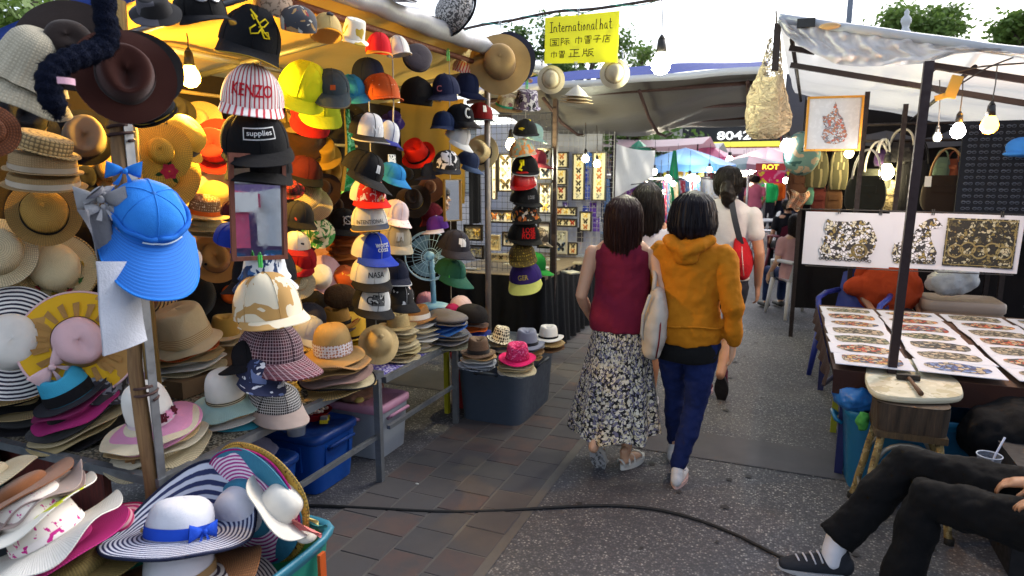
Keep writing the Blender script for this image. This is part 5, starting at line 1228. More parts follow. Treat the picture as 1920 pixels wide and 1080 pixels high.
STACK(884, 626, T2, 64, [('royal blue', cloth('24348a'), 1.1), ('orange edged', ORG, .9), ('dark brown', BROWN, 1.0)], dict(label='black knitted cap at the far corner of the second table', sty='beanie', cm=cloth('1b181a'), w=60, h=.9, roll=-6), 'the black knitted cap', .03)
CAP('mustard yellow pouch shaped cap hanging near the fan', 744, 520, 34, ('x', -2.3), 0, 10, 0, cloth('b0a020'), foam=.4, group=g3)
# slate box piles
BZ = .475
STACK(897, 690, BZ, 62, [('grey white sequin', pattern('b8bcc4', '5a6070', 60, .5), 1.12), ('silver', cloth('c0c4cc'), 1.1), ('pale grey', cloth('a8acb6'), 1.08), ('white', WHT, 1.04), ('tan', TAN, 1.04)],
      dict(label='brown straw fedora with a dark band on the near left of the slate box', sty='fedora', cm=straw('7a5a40'), band=(felt('2a2624'), .26), w=66, h=.85, curl=.1), 'the brown straw fedora', .018)
STACK(970, 700, BZ, 66, [('white rimmed', WHT, 1.06), ('cream straw', CREAM, 1.05), ('honey straw', NAT, 1.03), ('ivory', CREAM, 1.02), ('dark straw', straw('8a6a48'), 1.0)],
      dict(label='hot pink sequined fedora at the front of the slate box', sty='fedora', cm=pattern('d81e62', 'f27aa8 b0104a', 70, .58), bm=cloth('d81e62', k=1), band=(cloth('c81a58'), .12), w=70, h=.8, curl=.08, pitch=6), 'the hot pink fedora', .017)
STACK(988, 670, BZ, 60, [('tan straw', TAN, 1.06), ('honey straw', NAT, 1.05), ('brown straw', straw('9a7448'), 1.04), ('steel', GREY, 1.02)],
      dict(label='blue grey felt fedora with a dark band', sty='fedora', cm=felt('8b8fa2'), band=(felt('1f2028'), .2), w=66, h=.85), 'the blue grey fedora', .02)
STACK(1028, 652, BZ, 56, [('dark brown straw', straw('7a5430'), 1.06), ('brown straw', straw('8f6a3e'), 1.05), ('fringed straw', straw('c8a668', .8, .4), 1.1, dict(fray=.05, droop=.3))],
      dict(label='white fedora on the far right pile of the slate box', sty='fedora', cm=WHC2, band=(BLK, .16), w=58, h=.75), 'the white fedora', .022)
STACK(938, 655, BZ, 50, [('grey', GREY, 1.0), ('beige', BEIG, 1.0)], dict(label='cream and black openwork fedora behind the brown one', sty='fedora', cm=pattern('e8e0c8', '2a2620', 60, .42, .1, 'dots'), w=52, h=.95, roll=-12), 'the openwork fedora', .03)

# ------------------------------------------------------------ sun hats heaped in the near bins
def SH(label, px, py, wpx, z, *a, **k): return H(label, px, py, wpx, ('z', z), *a, group=g4, nt=72, **k)
r, S = SH('white crowned hat with a navy ringed brim and a blue sash', 338, 1000, 262, .54, -8, -14, 0, 'floppy', cloth('e6e8f2'), rings_mat('c8cede', '232f5c', .0125, .5), band=(cloth('1f4cc0', k=1), .32), rc=.45, h=.5, wave=.0, curl=0, droop=.12, up=.95, upd=2.6, edge=cloth('1d2440'))
add_bow(r, S.crown(.5, .15, .016), .05, cloth('1f4cc0', k=1), .5)
P0 = onz(450, 958, .53); AX = orient(P0, 92, 40) @ V((0, 0, 1))
def NH(label, k, w_, *a, **kw): return H(label, 0, 0, 0, P0-AX*(.026*k)+V((0, 0, -.004*k)), 92+1.5*k, 40, 0, *a, group=g4, nt=72, radius=w_/2*dep(P0)/1240, **kw)
NH('violet and magenta ringed sun hat standing on edge', 0, 226, 'floppy', cloth('e8e6f0'), rings_mat('efe2f2', 'a82a86', .0125, .5), rc=.42, h=.46, wave=.06, edge=cloth('a81c74'))
NH('teal blue sun hat brim behind the violet ringed one', 1, 236, 'brim', TEAL, wave=.05, droop=.0)
NH('yellow braided sun hat with dark flecks standing behind the teal one', 2, 246, 'brim', pattern('d8b04a', '5a2a1a b88a2a', 60, .62), wave=.05, edge=straw('d8b04a', .5, .3))
H('ivory domed hat with a black lined brim at the right of the bin', 0, 0, 0, onz(520, 952, .56), -46, 4, 0, 'bowler', felt('f0ece2'), felt('e8e4da'), under=BLKF, rc=.5, h=.62, wave=.07, curl=.08, group=g4, nt=72, radius=.135)
r, S = SH('copper straw hat with a white crown and brown band at the bottom edge', 338, 1080, 290, .43, 2, -2, 0, 'floppy', cloth('e6e2ea'), straw('b87a4a', .9, .5), band=(cloth('a8855a'), .36), rc=.42, h=.46, wave=.16)
SH('cream and purple ringed sun hat below the copper one', 372, 1102, 300, .40, -6, -6, 0, 'brim', rings_mat('d8ccc4', '3a2a36', .013, .55), wave=.08)
for k, (c, x, y, a) in enumerate((('f0dc8a', 556, 982, 10), ('ee8a86', 562, 992, -4), ('3f8a8c', 572, 978, 4))):
    P = onz(x, y, .50); o = MB().grid(10, 5, lambda u, v: ((-.05+.12*u, .012*sin(5*v), .02*sin(PI*u+k)+.03*(v-.5)*(1+.5*sin(6*u))), (u, v))).build('ribbon', cloth(c)); o.location = P; o.rotation_euler = (0, 0, R(a+22))
    tag(o, ['pale yellow ribbon lying over the rim of the teal bin', 'coral ribbon lying on the corner of the teal bin', 'teal ribbon end beside the coral ribbon'][k], 'ribbon')
o = MB().ell((0, 0, 0), (.035, .035, .02), 14, 8).build('ivory_disc', felt('eee6d8')); o.location = onz(575, 1005, .46); tag(o, 'small ivory hat crown peeping out below the coral ribbon', 'hat')
# left heap
r, S = SH('white floppy hat whose crown is speckled with pink dashes', 92, 1005, 262, .60, 20, -14, 0, 'floppy', pattern('efe6dc', 'c81e86', 62, .64, .1), straw('eeeae2', 1.4, .9), rc=.46, h=.7, prof='taper', wave=.12, band=(pattern('f0e6e2', 'c81e86', 26, .57), .14))
SH('magenta straw brim under the pink speckled hat', 104, 1030, 260, .55, 18, -14, 0, 'brim', straw('c81e80', 1.2, .75), wave=.1)
SH('olive gold straw hat under the magenta brim', 130, 1070, 280, .50, 12, -10, 0, 'brim', straw('8f7a3e', .9, .5), wave=.05)
SH('lime edged white hat tilted behind the pink speckled one', 60, 960, 230, .66, 22, -16, 0, 'brim', pattern('eae6da', 'c8d018', 5, .6), under=straw('a89a1e'), wave=.1)
SH('pale taupe felt hat with a rippled brim', 62, 932, 190, .70, 24, -14, 0, 'brim', felt('b09c94'), wave=.2)
SH('grey pink felt hat under the taupe one', 54, 944, 196, .68, 22, -14, 40, 'brim', felt('a58c86'), wave=.2)
SH('brown felt hat at the top of the left heap', 36, 918, 190, .73, 22, -14, 0, 'brim', felt('8a5634'), wave=.08)
SH('cream straw hat cut by the left edge above the heap', -40, 900, 190, .75, 14, -12, 0, 'brim', straw('e4d4b0'))
SH('small pink ringed hat between the two heaps', 225, 985, 110, .52, 10, 20, 0, 'sun', rings_mat('d8a0a8', 'b81e60', .02), edge=cloth('b81e50'))

# ------------------------------------------------------------ rod over the aisle with the yellow sign
A = ony(820, 68, 4.1); pts = [ony(x, y, 4.1) for x, y in ((740, 92), (880, 52), (960, 38), (1040, 22), (1120, 16), (1240, -2), (1330, -14))]
t = thing('overhead_rod', 'thin bamboo rod tied above the aisle from the hat stall roof', 'rod', A)
mb = MB(); mb.path([p-A for p in cat(pts, 4)], .009, 8); mb.build('rod', wood('5a4a44', '3a302c'), t)
mb = MB(); mb.path([p-A+V((0, .012*cos(i*.8), .012*sin(i*.8)-.004)) for i, p in enumerate(cat(pts, 8))], .003, 5); mb.build('green_cord', plastic('2f9a8a'), t)
INK = plastic('2a2620', .6); SGY = tarp('f2ea46', .5, 1)
c4 = [ony(x, y, 4.1) for x, y in ((1022, 33), (1162, 20), (1158, 117), (1020, 119))]
O = (c4[0]+c4[1]+c4[2]+c4[3])/4
def sg(u, v, off=0):
    p = (c4[0]*(1-u)+c4[1]*u)*(1-v)+(c4[3]*(1-u)+c4[2]*u)*v-O
    return p+V((0, -off+.006*sin(3*u+2*v), 0))
t = thing('shop_sign', 'yellow handwritten cardboard sign hanging from the rod over the aisle', 'sign', O)
MB().grid(10, 6, lambda u, v: (sg(u, v), (u, v))).grid(10, 6, lambda u, v: (sg(u, v, -.003), (u, v)), flip=True).build('card', SGY, t)
SK = {'I': [[(.2, 0), (.2, 1)], [(0, 1), (.4, 1)], [(0, 0), (.4, 0)]], 'n': [[(0, .55), (0, 0)], [(0, .4), (.15, .55), (.3, .45), (.32, .1), (.42, 0)]], 't': [[(.15, .95), (.15, .12), (.25, 0), (.35, .05)], [(0, .62), (.32, .62)]],
      'e': [[(0, .28), (.3, .32), (.28, .5), (.12, .55), (0, .35), (.05, .08), (.2, 0), (.36, .1)]], 'r': [[(0, .55), (0, 0)], [(0, .38), (.12, .52), (.28, .5)]], 'a': [[(.3, .5), (.1, .55), (0, .3), (.08, .02), (.24, .08), (.3, .5), (.3, .1), (.4, 0)]],
      'i': [[(.05, .55), (.05, .1), (.14, 0)], [(.05, .78), (.06, .8)]], 'o': [[(.15, .55), (0, .3), (.12, 0), (.28, .22), (.2, .52), (.15, .55)]], 'l': [[(.05, 1), (.03, .1), (.14, 0)]], 'h': [[(0, 1), (0, 0)], [(0, .35), (.14, .55), (.28, .45), (.3, 0)]], '.': [[(.02, 0), (.05, .02)]]}
WD = {'I': .5, 'i': .24, 'l': .24, '.': .2, ' ': .28, 't': .42, 'r': .36}
mb = MB(); x = 0; tot = sum(WD.get(c, .5) for c in 'International hat.')
for ch in 'International hat.':
    for ln in SK.get(ch, []):
        P = [sg(.07+(x+px*.95)/tot*.87, .33-.21*py, .003) for px, py in ln]
        if len(P) > 1: mb.path(P, .0026, 5)
    x += WD.get(ch, .5)
mb.build('lettering', INK, t)
def sgtext(w_, u0, v0, hu, hv, m=INK):
    vs, fs, wd = LET[w_]
    mb = MB(); mb.add([sg(u0+a*hu, v0-b*hv, .003) for a, b in vs], fs); mb.build('lettering', m, t, False)
CNB = {'国': [[(0, 0), (0, 1), (1, 1), (1, 0), (0, 0)], [(.2, .78), (.8, .78)], [(.25, .5), (.75, .5)], [(.2, .2), (.8, .2)], [(.5, .78), (.5, .2)], [(.65, .38), (.75, .3)]],
       '际': [[(.05, 1), (.35, 1), (.2, .7), (.35, .5), (.1, .4)], [(.05, 1), (.05, 0)], [(.5, .92), (.9, .92)], [(.42, .62), (1, .62)], [(.7, .62), (.7, .05), (.6, .1)], [(.55, .42), (.42, .18)], [(.85, .42), (1, .18)]],
       '巾': [[(.1, .15), (.1, .75), (.9, .75), (.9, .2), (.8, .25)], [(.5, 1), (.5, 0)]],
       '冒': [[(.1, .55), (.1, 1), (.9, 1), (.9, .55)], [(.3, .85), (.7, .85)], [(.3, .7), (.7, .7)], [(.22, 0), (.22, .52), (.78, .52), (.78, 0), (.22, 0)], [(.22, .34), (.78, .34)], [(.22, .17), (.78, .17)]],
       '子': [[(.15, .95), (.85, .95), (.5, .65), (.5, .05), (.35, .12)], [(0, .5), (1, .5)]],
       '店': [[(.5, 1), (.55, .9)], [(.1, .85), (1, .85)], [(.15, .85), (.12, .4), (0, 0)], [(.55, .75), (.55, .4)], [(.55, .58), (.85, .58)], [(.35, .05), (.35, .4), (.85, .4), (.85, .05), (.35, .05)]],
       '正': [[(.1, .95), (.9, .95)], [(.5, .95), (.5, .05)], [(.5, .5), (.85, .5)], [(.2, .55), (.2, .05)], [(0, .03), (1, .03)]],
       '版': [[(.12, 1), (.1, .4), (0, 0)], [(.1, .68), (.45, .68)], [(.32, 1), (.32, .68)], [(.1, .4), (.38, .4), (.38, 0)], [(.95, .95), (.55, .88), (.55, .4), (.45, 0)], [(.58, .6), (.9, .6), (.75, .25), (.5, .0)], [(.62, .45), (1, 0)]]}
for word, u0, v0, du, hh in (('国际', .08, .62, .145, .15), ('巾冒子店', .42, .60, .125, .15), ('巾冒', .09, .88, .11, .14), ('正版', .34, .87, .19, .16)):
    mb = MB()
    for k, ch in enumerate(word):
        for ln in CNB[ch]: mb.path([sg(u0+k*du+px*du*.82, v0-py*hh, .003) for px, py in ln], .0024, 5)
    mb.build('lettering', INK, t)
t2 = t
for x, y, l in ((1085, 22, 'metal clip holding the yellow sign to the rod'), (938, 46, 'metal clip holding the large tan hat to the rod'), (1016, 117, 'metal clip above the left conical hat'), (1080, 122, 'metal clip above the stacked conical hats'), (1168, 102, 'metal clip above the right conical hat')):
    P = ony(x, y, 4.09); q = thing('clip', l, 'clip', P, None, 'metal clips on the rod and sign'); 
    for s in (-1, 1): MB().box((s*.004, 0, 0), (.004, .006, .045), 0, Matrix.Rotation(s*.12, 3, 'Y')).build('jaw', metal('c4c6ca', .3), q)
    MB().bar((-.006, 0, .005), (.006, 0, .005), .004, 8).build('spring', metal('8a8c90', .3), q)
gs = 'small conical hats hanging from the yellow sign'
CON = straw('d8c8a4', 1.6, .8)
H('left conical straw hat hanging with its point towards the viewer', 1033, 147, 52, ('y', 4.1), 10, 82, 0, 'pith', CON, droop=.3, rc=.5, h=.5, group=gs, band=(straw('b09a70'), .1))
H('right conical straw hat catching warm light from the bulb', 1153, 135, 56, ('y', 4.1), -14, 78, 0, 'pith', CON, droop=.3, rc=.5, h=.5, group=gs, band=(straw('b09a70'), .1))
for k in range(3):
    H(['topmost pale conical hat of the three nested under the sign', 'middle conical hat of the three nested under the sign', 'lowest conical hat of the three nested under the sign'][k], 1081, 180-7*k if k == 0 else 180+6*k, 56+3*k, ('y', 4.1), -4, 4, 0, 'cone', straw(['ded6c4', 'd2bf98', 'c8b088'][k], 1.6, .85), h=.72 if k == 0 else .3, rc=.8, group=gs)

# ------------------------------------------------------------ light bulbs
def bulb(label, px, py, pl, dpx, col, power, top=None, lit=True, sock='23201f', emi=22, cage=False):
    P = plane(px, py, pl); r = dpx/2*dep(P)/1240
    t = thing('light_bulb', label, 'light bulb', P, None, 'bulbs hanging over the stalls')
    prof = [(.0, -1), (.55, -.86), (.92, -.4), (1.0, .05), (.86, .55), (.62, .95), (.5, 1.25)]
    def fn(u, v):
        k = min(int(round(v*6)), 6); a = u*2*PI; return (prof[k][0]*r*cos(a), prof[k][0]*r*sin(a), prof[k][1]*r), (u, v)
    mb = MB(); mb.grid(18, 6, fn, True); g = mb.build('glass_globe', emit(col, emi) if lit else plastic('c9cccc', .2), t)
    mb = MB(); mb.bar((0, 0, r*1.2), (0, 0, r*2.5), r*.55, 12, r*.42); mb.bar((0, 0, r*2.5), (0, 0, r*3.0), r*.42, 12, r*.14); mb.build('socket', plastic(sock, .4), t)
    if top is not None:
        T = plane(top[0], top[1], pl)-P; m_ = (T+V((0, 0, r*3)))/2+V((.004, 0, 0)); MB().path([(0, 0, r*2.9), m_, T], .003, 6).build('wire', plastic('3a3632', .5), t)
    if lit and power:
        ld = bpy.data.lights.new('bulb_light', 'POINT'); ld.energy = power; ld.shadow_soft_size = r*1.15; ld.color = hexc(col)[:3]
        lo = bpy.data.objects.new('bulb_light', ld); COL.objects.link(lo); lo.parent = t; lo.location = (0, 0, -r*.1)
        g.visible_shadow = True
        lo.location = (0, 0, -r*1.6); ld.shadow_soft_size = .03
    return t
WARM = 'ffc65a'
bulb('warm lit bulb glowing inside the hat stall beside the leather hat', 357, 146, ('x', -2.5), 36, 'ffb84a', 42, (350, 62))
bulb('warm bulb seen behind the fourth column of caps', 958, 272, ('y', 5.2), 20, 'ffdca0', 22, (958, 180))
bulb('bright white bulb hanging from the rod right of the yellow sign', 1239, 122, ('y', 4.2), 36, 'fff2cc', 10, (1241, 0), emi=40)
bulb('warm white bulb in front of the left long butterfly box', 1098, 298, ('y', 6.1), 13, 'fff0d0', 6, (1098, 230), emi=25)
bulb('warm white bulb in front of the right long butterfly box', 1119, 308, ('y', 6.1), 12, 'fff0d0', 6, (1119, 235), emi=25)
bulb('unlit pale bulb near the dark pole of the right stall', 1757, 258, ('y', 4.7), 16, 'ffffff', 0, (1762, 150), lit=False)
bulb('cool white lit bulb in the right stall', 1796, 247, ('y', 4.5), 25, 'fff6ea', 15, (1806, 140), emi=30)
bulb('warm yellow lit bulb at the far right of the right stall', 1855, 236, ('y', 4.4), 30, 'ffa83a', 14, (1870, 120), emi=7)
bulb('round white bulb beside the teal lantern', 1475, 274, ('y', 6.6), 22, 'ffffff', 3, (1478, 190), emi=30)
bulb('oblong bulb shining among the bags', 1662, 324, ('y', 7.0), 26, 'ffe2a8', 3, (1662, 250), emi=30)
bulb('small bulb tucked below the picture frame', 1592, 288, ('y', 6.9), 16, 'ffe2b0', 2, (1592, 240), emi=30)

# ------------------------------------------------------------ print stall on the right
t = thing('market_stall', 'print stall under a white tarp on dark poles at the right', 'stall', (1.0, 6, 0))
PB = metal('2a2022', .55, .4)
def rz(X, Y): return 2.56-.225*(X+.12)-.03*(Y-4.6)+.02*max(0, X-1)
def roof3(u, v):
    X = -.12+3.3*u+.12*v; Y = 4.6+3.0*v
    return (X, Y, rz(X, Y)+.02*sin(9*v+5*u)-.05*sin(PI*((v*3) % 1))*.5+.012*sin(23*u+14*v)), (X, Y)
mb = MB(); mb.grid(40, 40, roof3); part(mb, 'roof_tarp', tarp('dcdad6', .5), t)
# crumpled flap along the near edge
low = [(1462, 42), (1475, 66), (1500, 88), (1530, 104), (1570, 122), (1600, 127), (1650, 127), (1690, 124), (1735, 122), (1790, 104), (1850, 98), (1920, 106), (2000, 116), (2300, 150)]
def lowz(X):
    pr_ = [ony(x, y, 4.58) for x, y in low]
    for a, b in zip(pr_, pr_[1:]):
        if a.x <= X <= b.x: f = (X-a.x)/(b.x-a.x); return a.z*(1-f)+b.z*f
    return pr_[-1].z if X > pr_[-1].x else pr_[0].z
def flap(u, v):
    X = -.12+2.2*u; zt = rz(X, 4.6)+.03; zb = lowz(X)
    k = 1 if X < .9 else max(.1, 1-(X-.9))
    f = (.02*sin(40*X+9*v+3*sin(6*v))+.014*sin(73*X-15*v)+.03*sin(13*X+6*v)*v)*(.25+.75*sin(PI*v))
    cr = .03*abs(sin(8*X+11*v))*v
    return (X+.01*sin(11*v), 4.575-f*k-cr-.03*v, zt+(zb-zt)*v), (X, v*.4)
mb = MB(); mb.grid(150, 26, flap); part(mb, 'folded_flap', tarp('e2e2e6', .3), t)
mb = MB(); mb.path([(-.12+2.6*k/40, 4.57-.006*sin(k), rz(-.12+2.6*k/40, 4.6)+.025) for k in range(41)], .028, 10); part(mb, 'edge_hem', tarp('c9ced6', .1), t)
part(MB().bar(V((-.125, 4.6, 2.56)), V((-.125, 4.6, 2.28)), .02, sq=True), 'corner_stub', PB, t, False)
for a, b, Y, r_ in (((1480, 90), (1528, 98), 4.75, .016), ((1482, 122), (1990, 205), 5.3, .018), ((1740, 122), (2000, 162), 4.62, .018), ((1496, 158), (2000, 232), 7.4, .016)):
    part(MB().bar(ony(*a, Y), ony(*b, Y), r_, sq=True), 'roof_bar', PB, t, False)
for X in (-.04, .95, 1.9): part(MB().bar((X, 4.7, rz(X, 4.7)-.06), (X+.1, 7.5, rz(X+.1, 7.5)-.06), .014), 'roof_rail', PB, t)
part(MB().bar((.54, 3.76, 0), (.575, 3.76, 2.17), .02, sq=True), 'pole', metal('33262a', .45, .5), t, False)
for px, Y in ((1620, 6.3), (1694, 6.6), (1890, 7.3)):
    T = ony(px+6, 185, Y); B = V((T.x-.02, Y, 0)); part(MB().bar(B, (T.x, Y, rz(T.x, Y)-.05), .018, sq=True), 'pole', PB, t, False)
# cables on the roof bars
for pts, Y in (([(1740, 122), (1748, 165), (1770, 175), (1800, 158), (1850, 128), (1900, 108)], 4.5), ([(1742, 150), (1755, 130), (1790, 135), (1840, 125), (1925, 118)], 4.56)):
    part(MB().path(cat([ony(x, y, Y) for x, y in pts], 5), .005, 6), 'cable', plastic('3a322c', .5), t)
P = ony(1788, 163, 4.48); o = thing('plug_adapter', 'yellow plug adapter dangling from the cables of the right stall', 'plug', P)
bevel(MB().box((0, 0, 0), (.055, .03, .12), 0, Matrix.Rotation(.25, 3, 'Y')).build('adapter_body', plastic('d8a83a', .4), o), .006)
bevel(MB().box((-.05, 0, -.05), (.07, .025, .03), 0, Matrix.Rotation(-.3, 3, 'Y')).build('plug', plastic('d8a83a', .4), o), .005)
for pp in ([(1497, 50), (1500, 34), (1525, 38), (1524, 50)],):
    q = [ony(x, y, 4.54) for x, y in pp]; o = MB().box(sum(q, V())/4, (.10, .03, .05)).build('black_clamp', plastic('141416')); tag(bevel(o, .008), 'black clamp gripping the tarp edge near its corner', 'clamp')
q = ony(1556, 49, 4.54); o = MB().ell(q, (.06, .02, .02)).build('tape_patch', plastic('c8a06a')); tag(o, 'tan tape patch on the upper edge of the white tarp', 'tape')
# loofah net hanging from the corner
def loofah():
    A = ony(1453, 52, 4.62); r = thing('fibre_net', 'tan fibre net bag hanging from the corner of the white tarp', 'net bag', A)
    prof = [(0, .02), (.1, .035), (.25, .05), (.42, .07), (.6, .115), (.78, .132), (.92, .12), (1, .06)]
    def rad(v):
        for (a, b), (c, d) in zip(prof, prof[1:]):
            if a <= v <= c: return b+(d-b)*(v-a)/(c-a)
        return .06
    L = .68
    def pt(th, v):
        w_ = rad(v)*(1+.12*sin(3*th+9*v)+.08*sin(7*th-5*v)); return V((w_*cos(th)-.02*v, .45*w_*sin(th), -L*v))
    mb = MB(); rr = random.Random(4)
    for k in range(520):
        v = rr.random()**.6*.97; th = rr.uniform(0, 2*PI); pts = []
        for i in range(7):
            pts.append(pt(th, v)); th += rr.uniform(-.5, .5); v = min(.99, max(.02, v+rr.uniform(-.05, .06)))
        mb.path(pts, rr.uniform(.0016, .0036), 4)
    o = mb.build('fibres', straw('e2d0ac', 1, .85), r); o['kind'] = 'stuff'
    mb = MB(); mb.grid(24, 20, lambda u, v: (pt(u*2*PI, .42+.56*v)*.96+V((0, 0, -.02)), (u, v)), True); mb.build('matted_layer', pattern('ddc9a2', 'c4aa7e 9a8260', 30, .62), r)
    MB().path([(0, 0, .1), (.01, 0, 0), (0, 0, -.05)], .006, 6).build('hanging_string', cloth('6a5a44'), r)
loofah()
# framed picture
def frame(name, label, cat_, C, W, Hh, fr, fw, back, rot=0, dpt=.02, group=None):
    r = thing(name, label, cat_, C, (0, 0, rot), group)
    for sx, sz, d in ((-1, 0, (fw, dpt, Hh)), (1, 0, (fw, dpt, Hh)), (0, -1, (W-2*fw, dpt*.97, fw)), (0, 1, (W-2*fw, dpt*.97, fw))):
        MB().box((sx*(W-fw)/2, 0, sz*(Hh-fw)/2), d).build('frame_bar', fr, r, False)
    MB().box((0, .004, 0), (W-2*fw, .004, Hh-2*fw)).build('backing', back, r, False)
    return r
C_ = ony(1563, 232, 5.6)
fr = frame('picture_frame', 'gilt framed picture of an ornate red and grey figure hanging in the right stall', 'picture', C_, .385, .40, metal('c8923a', .35, .6), .016, plastic('c9ccd6', .15), .1)
ART = filigree('c9ccd6', '4a4650', 'c9ccd6 c0604a 8a8a96 b87a5a', 70, .05)
mb = MB(); out = [(0, .16), (.02, .12), (.03, .07), (.06, .04), (.08, -.02), (.10, -.08), (.08, -.13), (.02, -.15), (-.05, -.14), (-.08, -.09), (-.06, -.03), (-.075, .02), (-.08, .06), (-.05, .06), (-.02, .09)]
mb.add([(x, -.0025, z) for x, z in out], [tuple(range(len(out)))], [(x, z) for x, z in out]); mb.build('painted_figure', ART, fr, False)
# posters on a line
PAP = plastic('d3d5e2', .45, .8, .04)
def poster(label, x0, y0, x1, y1, motif, rot=0):
    a = ony(x0, y0, 5.6); b = ony(x1, y1, 5.6); C_ = (a+b)/2; W = b.x-a.x; Hh = a.z-b.z
    r = thing('poster', label, 'poster', C_, (0, R(rot), 0), 'posters pinned on a line behind the print table')
    mb = MB(); mb.grid(12, 8, lambda u, v: ((W*(u-.5), .006*sin(6*u+2*v), Hh*(.5-v)), (u, v))); mb.grid(12, 8, lambda u, v: ((W*(u-.5), .003+.006*sin(6*u+2*v), Hh*(.5-v)), (u, v)), flip=True); mb.build('paper', PAP, r)
    motif(r, W, Hh); return r
BG = filigree('d9dae4', '17161a', 'd9dae4 8f7c44 c9c4b0 24222a', 46, .06); BG2 = filigree('1a1812', '0c0b09', '4a4226 7a6c3e 1c1a14 b0aa8e', 44, .07)
def flat(mb, pts, y): mb.add([(x, y, z) for x, z in pts], [tuple(range(len(pts)))], [(x, z) for x, z in pts])
def ringf(mb, cx, cz, r0, r1, y):
    for k in range(24):
        a, b = k*PI/12, (k+1)*PI/12
        q = [(cx+r0*cos(a), cz+r0*sin(a)), (cx+r1*cos(a), cz+r1*sin(a)), (cx+r1*cos(b), cz+r1*sin(b)), (cx+r0*cos(b), cz+r0*sin(b))]; flat(mb, q, y)
def m_chariot(r, W, Hh):
    s = Hh
    mb = MB(); flat(mb, [(-.40*s, .20*s), (-.36*s, .38*s), (-.28*s, .34*s), (0, .33*s), (.2*s, .37*s), (.34*s, .34*s), (.42*s, .2*s), (.5*s, .02*s), (.46*s, -.2*s), (.36*s, -.36*s), (0, -.38*s), (-.4*s, -.36*s), (-.46*s, -.2*s), (-.38*s, -.08*s), (-.42*s, .02*s), (-.34*s, .08*s)], -.012); mb.build('printed_chariot', BG, r, False)
    mb = MB(); ringf(mb, .22*s, -.2*s, .10*s, .14*s, -.014); ringf(mb, .22*s, -.2*s, .03*s, .06*s, -.014); mb.build('printed_wheel', plastic('6a5c34'), r, False)
    mb = MB()
    for k in range(16): ringf(mb, -.42*s+.055*s*k, -.37*s+.012*s*sin(k*2), .018*s, .03*s, -.015)
    mb.build('printed_wave', plastic('1a1a1c'), r, False)
def m_horse(r, W, Hh):
    s = Hh
    mb = MB(); flat(mb, [(-.34*s, -.06*s), (-.1*s, .02*s), (.02*s, .3*s), (.16*s, .4*s), (.26*s, .42*s), (.38*s, .28*s), (.3*s, .24*s), (.2*s, .22*s), (.24*s, .0), (.34*s, -.2*s), (.3*s, -.4*s), (-.3*s, -.42*s), (-.36*s, -.25*s)], -.012); mb.build('printed_horse', BG, r, False)
    mb = MB()
    for k in range(9): ringf(mb, -.3*s+.075*s*k, -.36*s, .02*s, .036*s, -.014)
    ringf(mb, -.2*s, -.18*s, .07*s, .09*s, -.014); mb.build('printed_scroll', plastic('24221e'), r, False)
def m_relief(r, W, Hh):
    mb = MB(); flat(mb, [(-W*.45, Hh*.43), (W*.43, Hh*.43), (W*.43, -Hh*.42), (-W*.45, -Hh*.42)], -.012); mb.build('printed_panel', BG2, r, False)
    mb = MB()
    for a, b in (((-W*.43, Hh*.40), (W*.41, Hh*.40)), ((W*.41, Hh*.40), (W*.41, -Hh*.39)), ((-W*.43, -Hh*.39), (W*.41, -Hh*.39)), ((-W*.43, Hh*.4), (-W*.43, -Hh*.39))): mb.bar((a[0], -.013, a[1]), (b[0], -.013, b[1]), .003, 4)
    for k in range(5): ringf(mb, -W*.3+W*.15*k, -Hh*.15+.05*Hh*(k % 2), .04, .05, -.014)
    mb.build('printed_border', plastic('8a7c50'), r, False)
poster('large white poster of a black and gold chariot at the left of the line', 1511, 397, 1667, 503, m_chariot, .5)
poster('white poster of a black and gold horse behind the dark pole', 1668, 398, 1768, 506, m_horse, .5)
poster('white bordered poster of a dark crowded relief at the right of the line', 1769, 401, 1908, 513, m_relief, .8)
o = thing('poster_line', 'dark cord that holds the three posters', 'line', ony(1700, 397, 5.62))
MB().path([ony(x, y, 5.62)-ony(1700, 397, 5.62) for x, y in ((1490, 392), (1600, 394), (1760, 398), (1960, 404))], .006, 6).build('cord', plastic('2a2626'), o)
MB().path([ony(x, y, 5.62)-ony(1700, 397, 5.62) for x, y in ((1510, 498), (1660, 506), (1900, 516))], .004, 6).build('lower_cord', plastic('4a4646'), o)
for x, y, k in ((1574, 396, 'first'), (1652, 398, 'second'), (1750, 398, 'third'), (1880, 402, 'fourth')):
    q = thing('peg', '%s small black peg along the top of the poster line from its left end' % k, 'peg', ony(x, y, 5.58), None, 'pegs on the poster line')
    for s in (-1, 1): MB().box((s*.006, 0, 0), (.006, .012, .04)).build('jaw', plastic('1c1a1c'), q)
# print table
r = thing('display_table', 'table covered with rows of coloured prints on white card', 'table', (1.05, 4.65, 0))
part(MB().box((1.12, 4.66, .625), (1.68, 1.86, .03)), 'table_top', wood('6a4a3a', '4a3226'), r, False)
mb = MB(); mb.grid(40, 6, lambda u, v: ((.28+1.68*u, 3.715-.012*sin(44*u)*v-.02*v, .642-.12*v), (u, v))); mb.grid(40, 6, lambda u, v: ((.265-.02*v-.012*sin(44*u)*v, 3.72+1.86*u, .642-.10*v), (u, v))); part(mb, 'brown_fringe', cloth('3a221c'), r)
part(MB().box((.33, 5.45, .3), (.04, .03, .6)), 'leg', plastic('24265a'), r, False); part(MB().box((.36, 3.9, .3), (.04, .03, .6)), 'leg', plastic('24265a'), r, False)
for x, y in ((1.9, 3.8), (1.9, 5.5)): part(MB().box((x, y, .3), (.04, .03, .6)), 'leg', PB, r, False)
part(MB().bar((.345, 5.42, .05), (.345, 3.9, .6), .016), 'brace', plastic('24265a'), r)
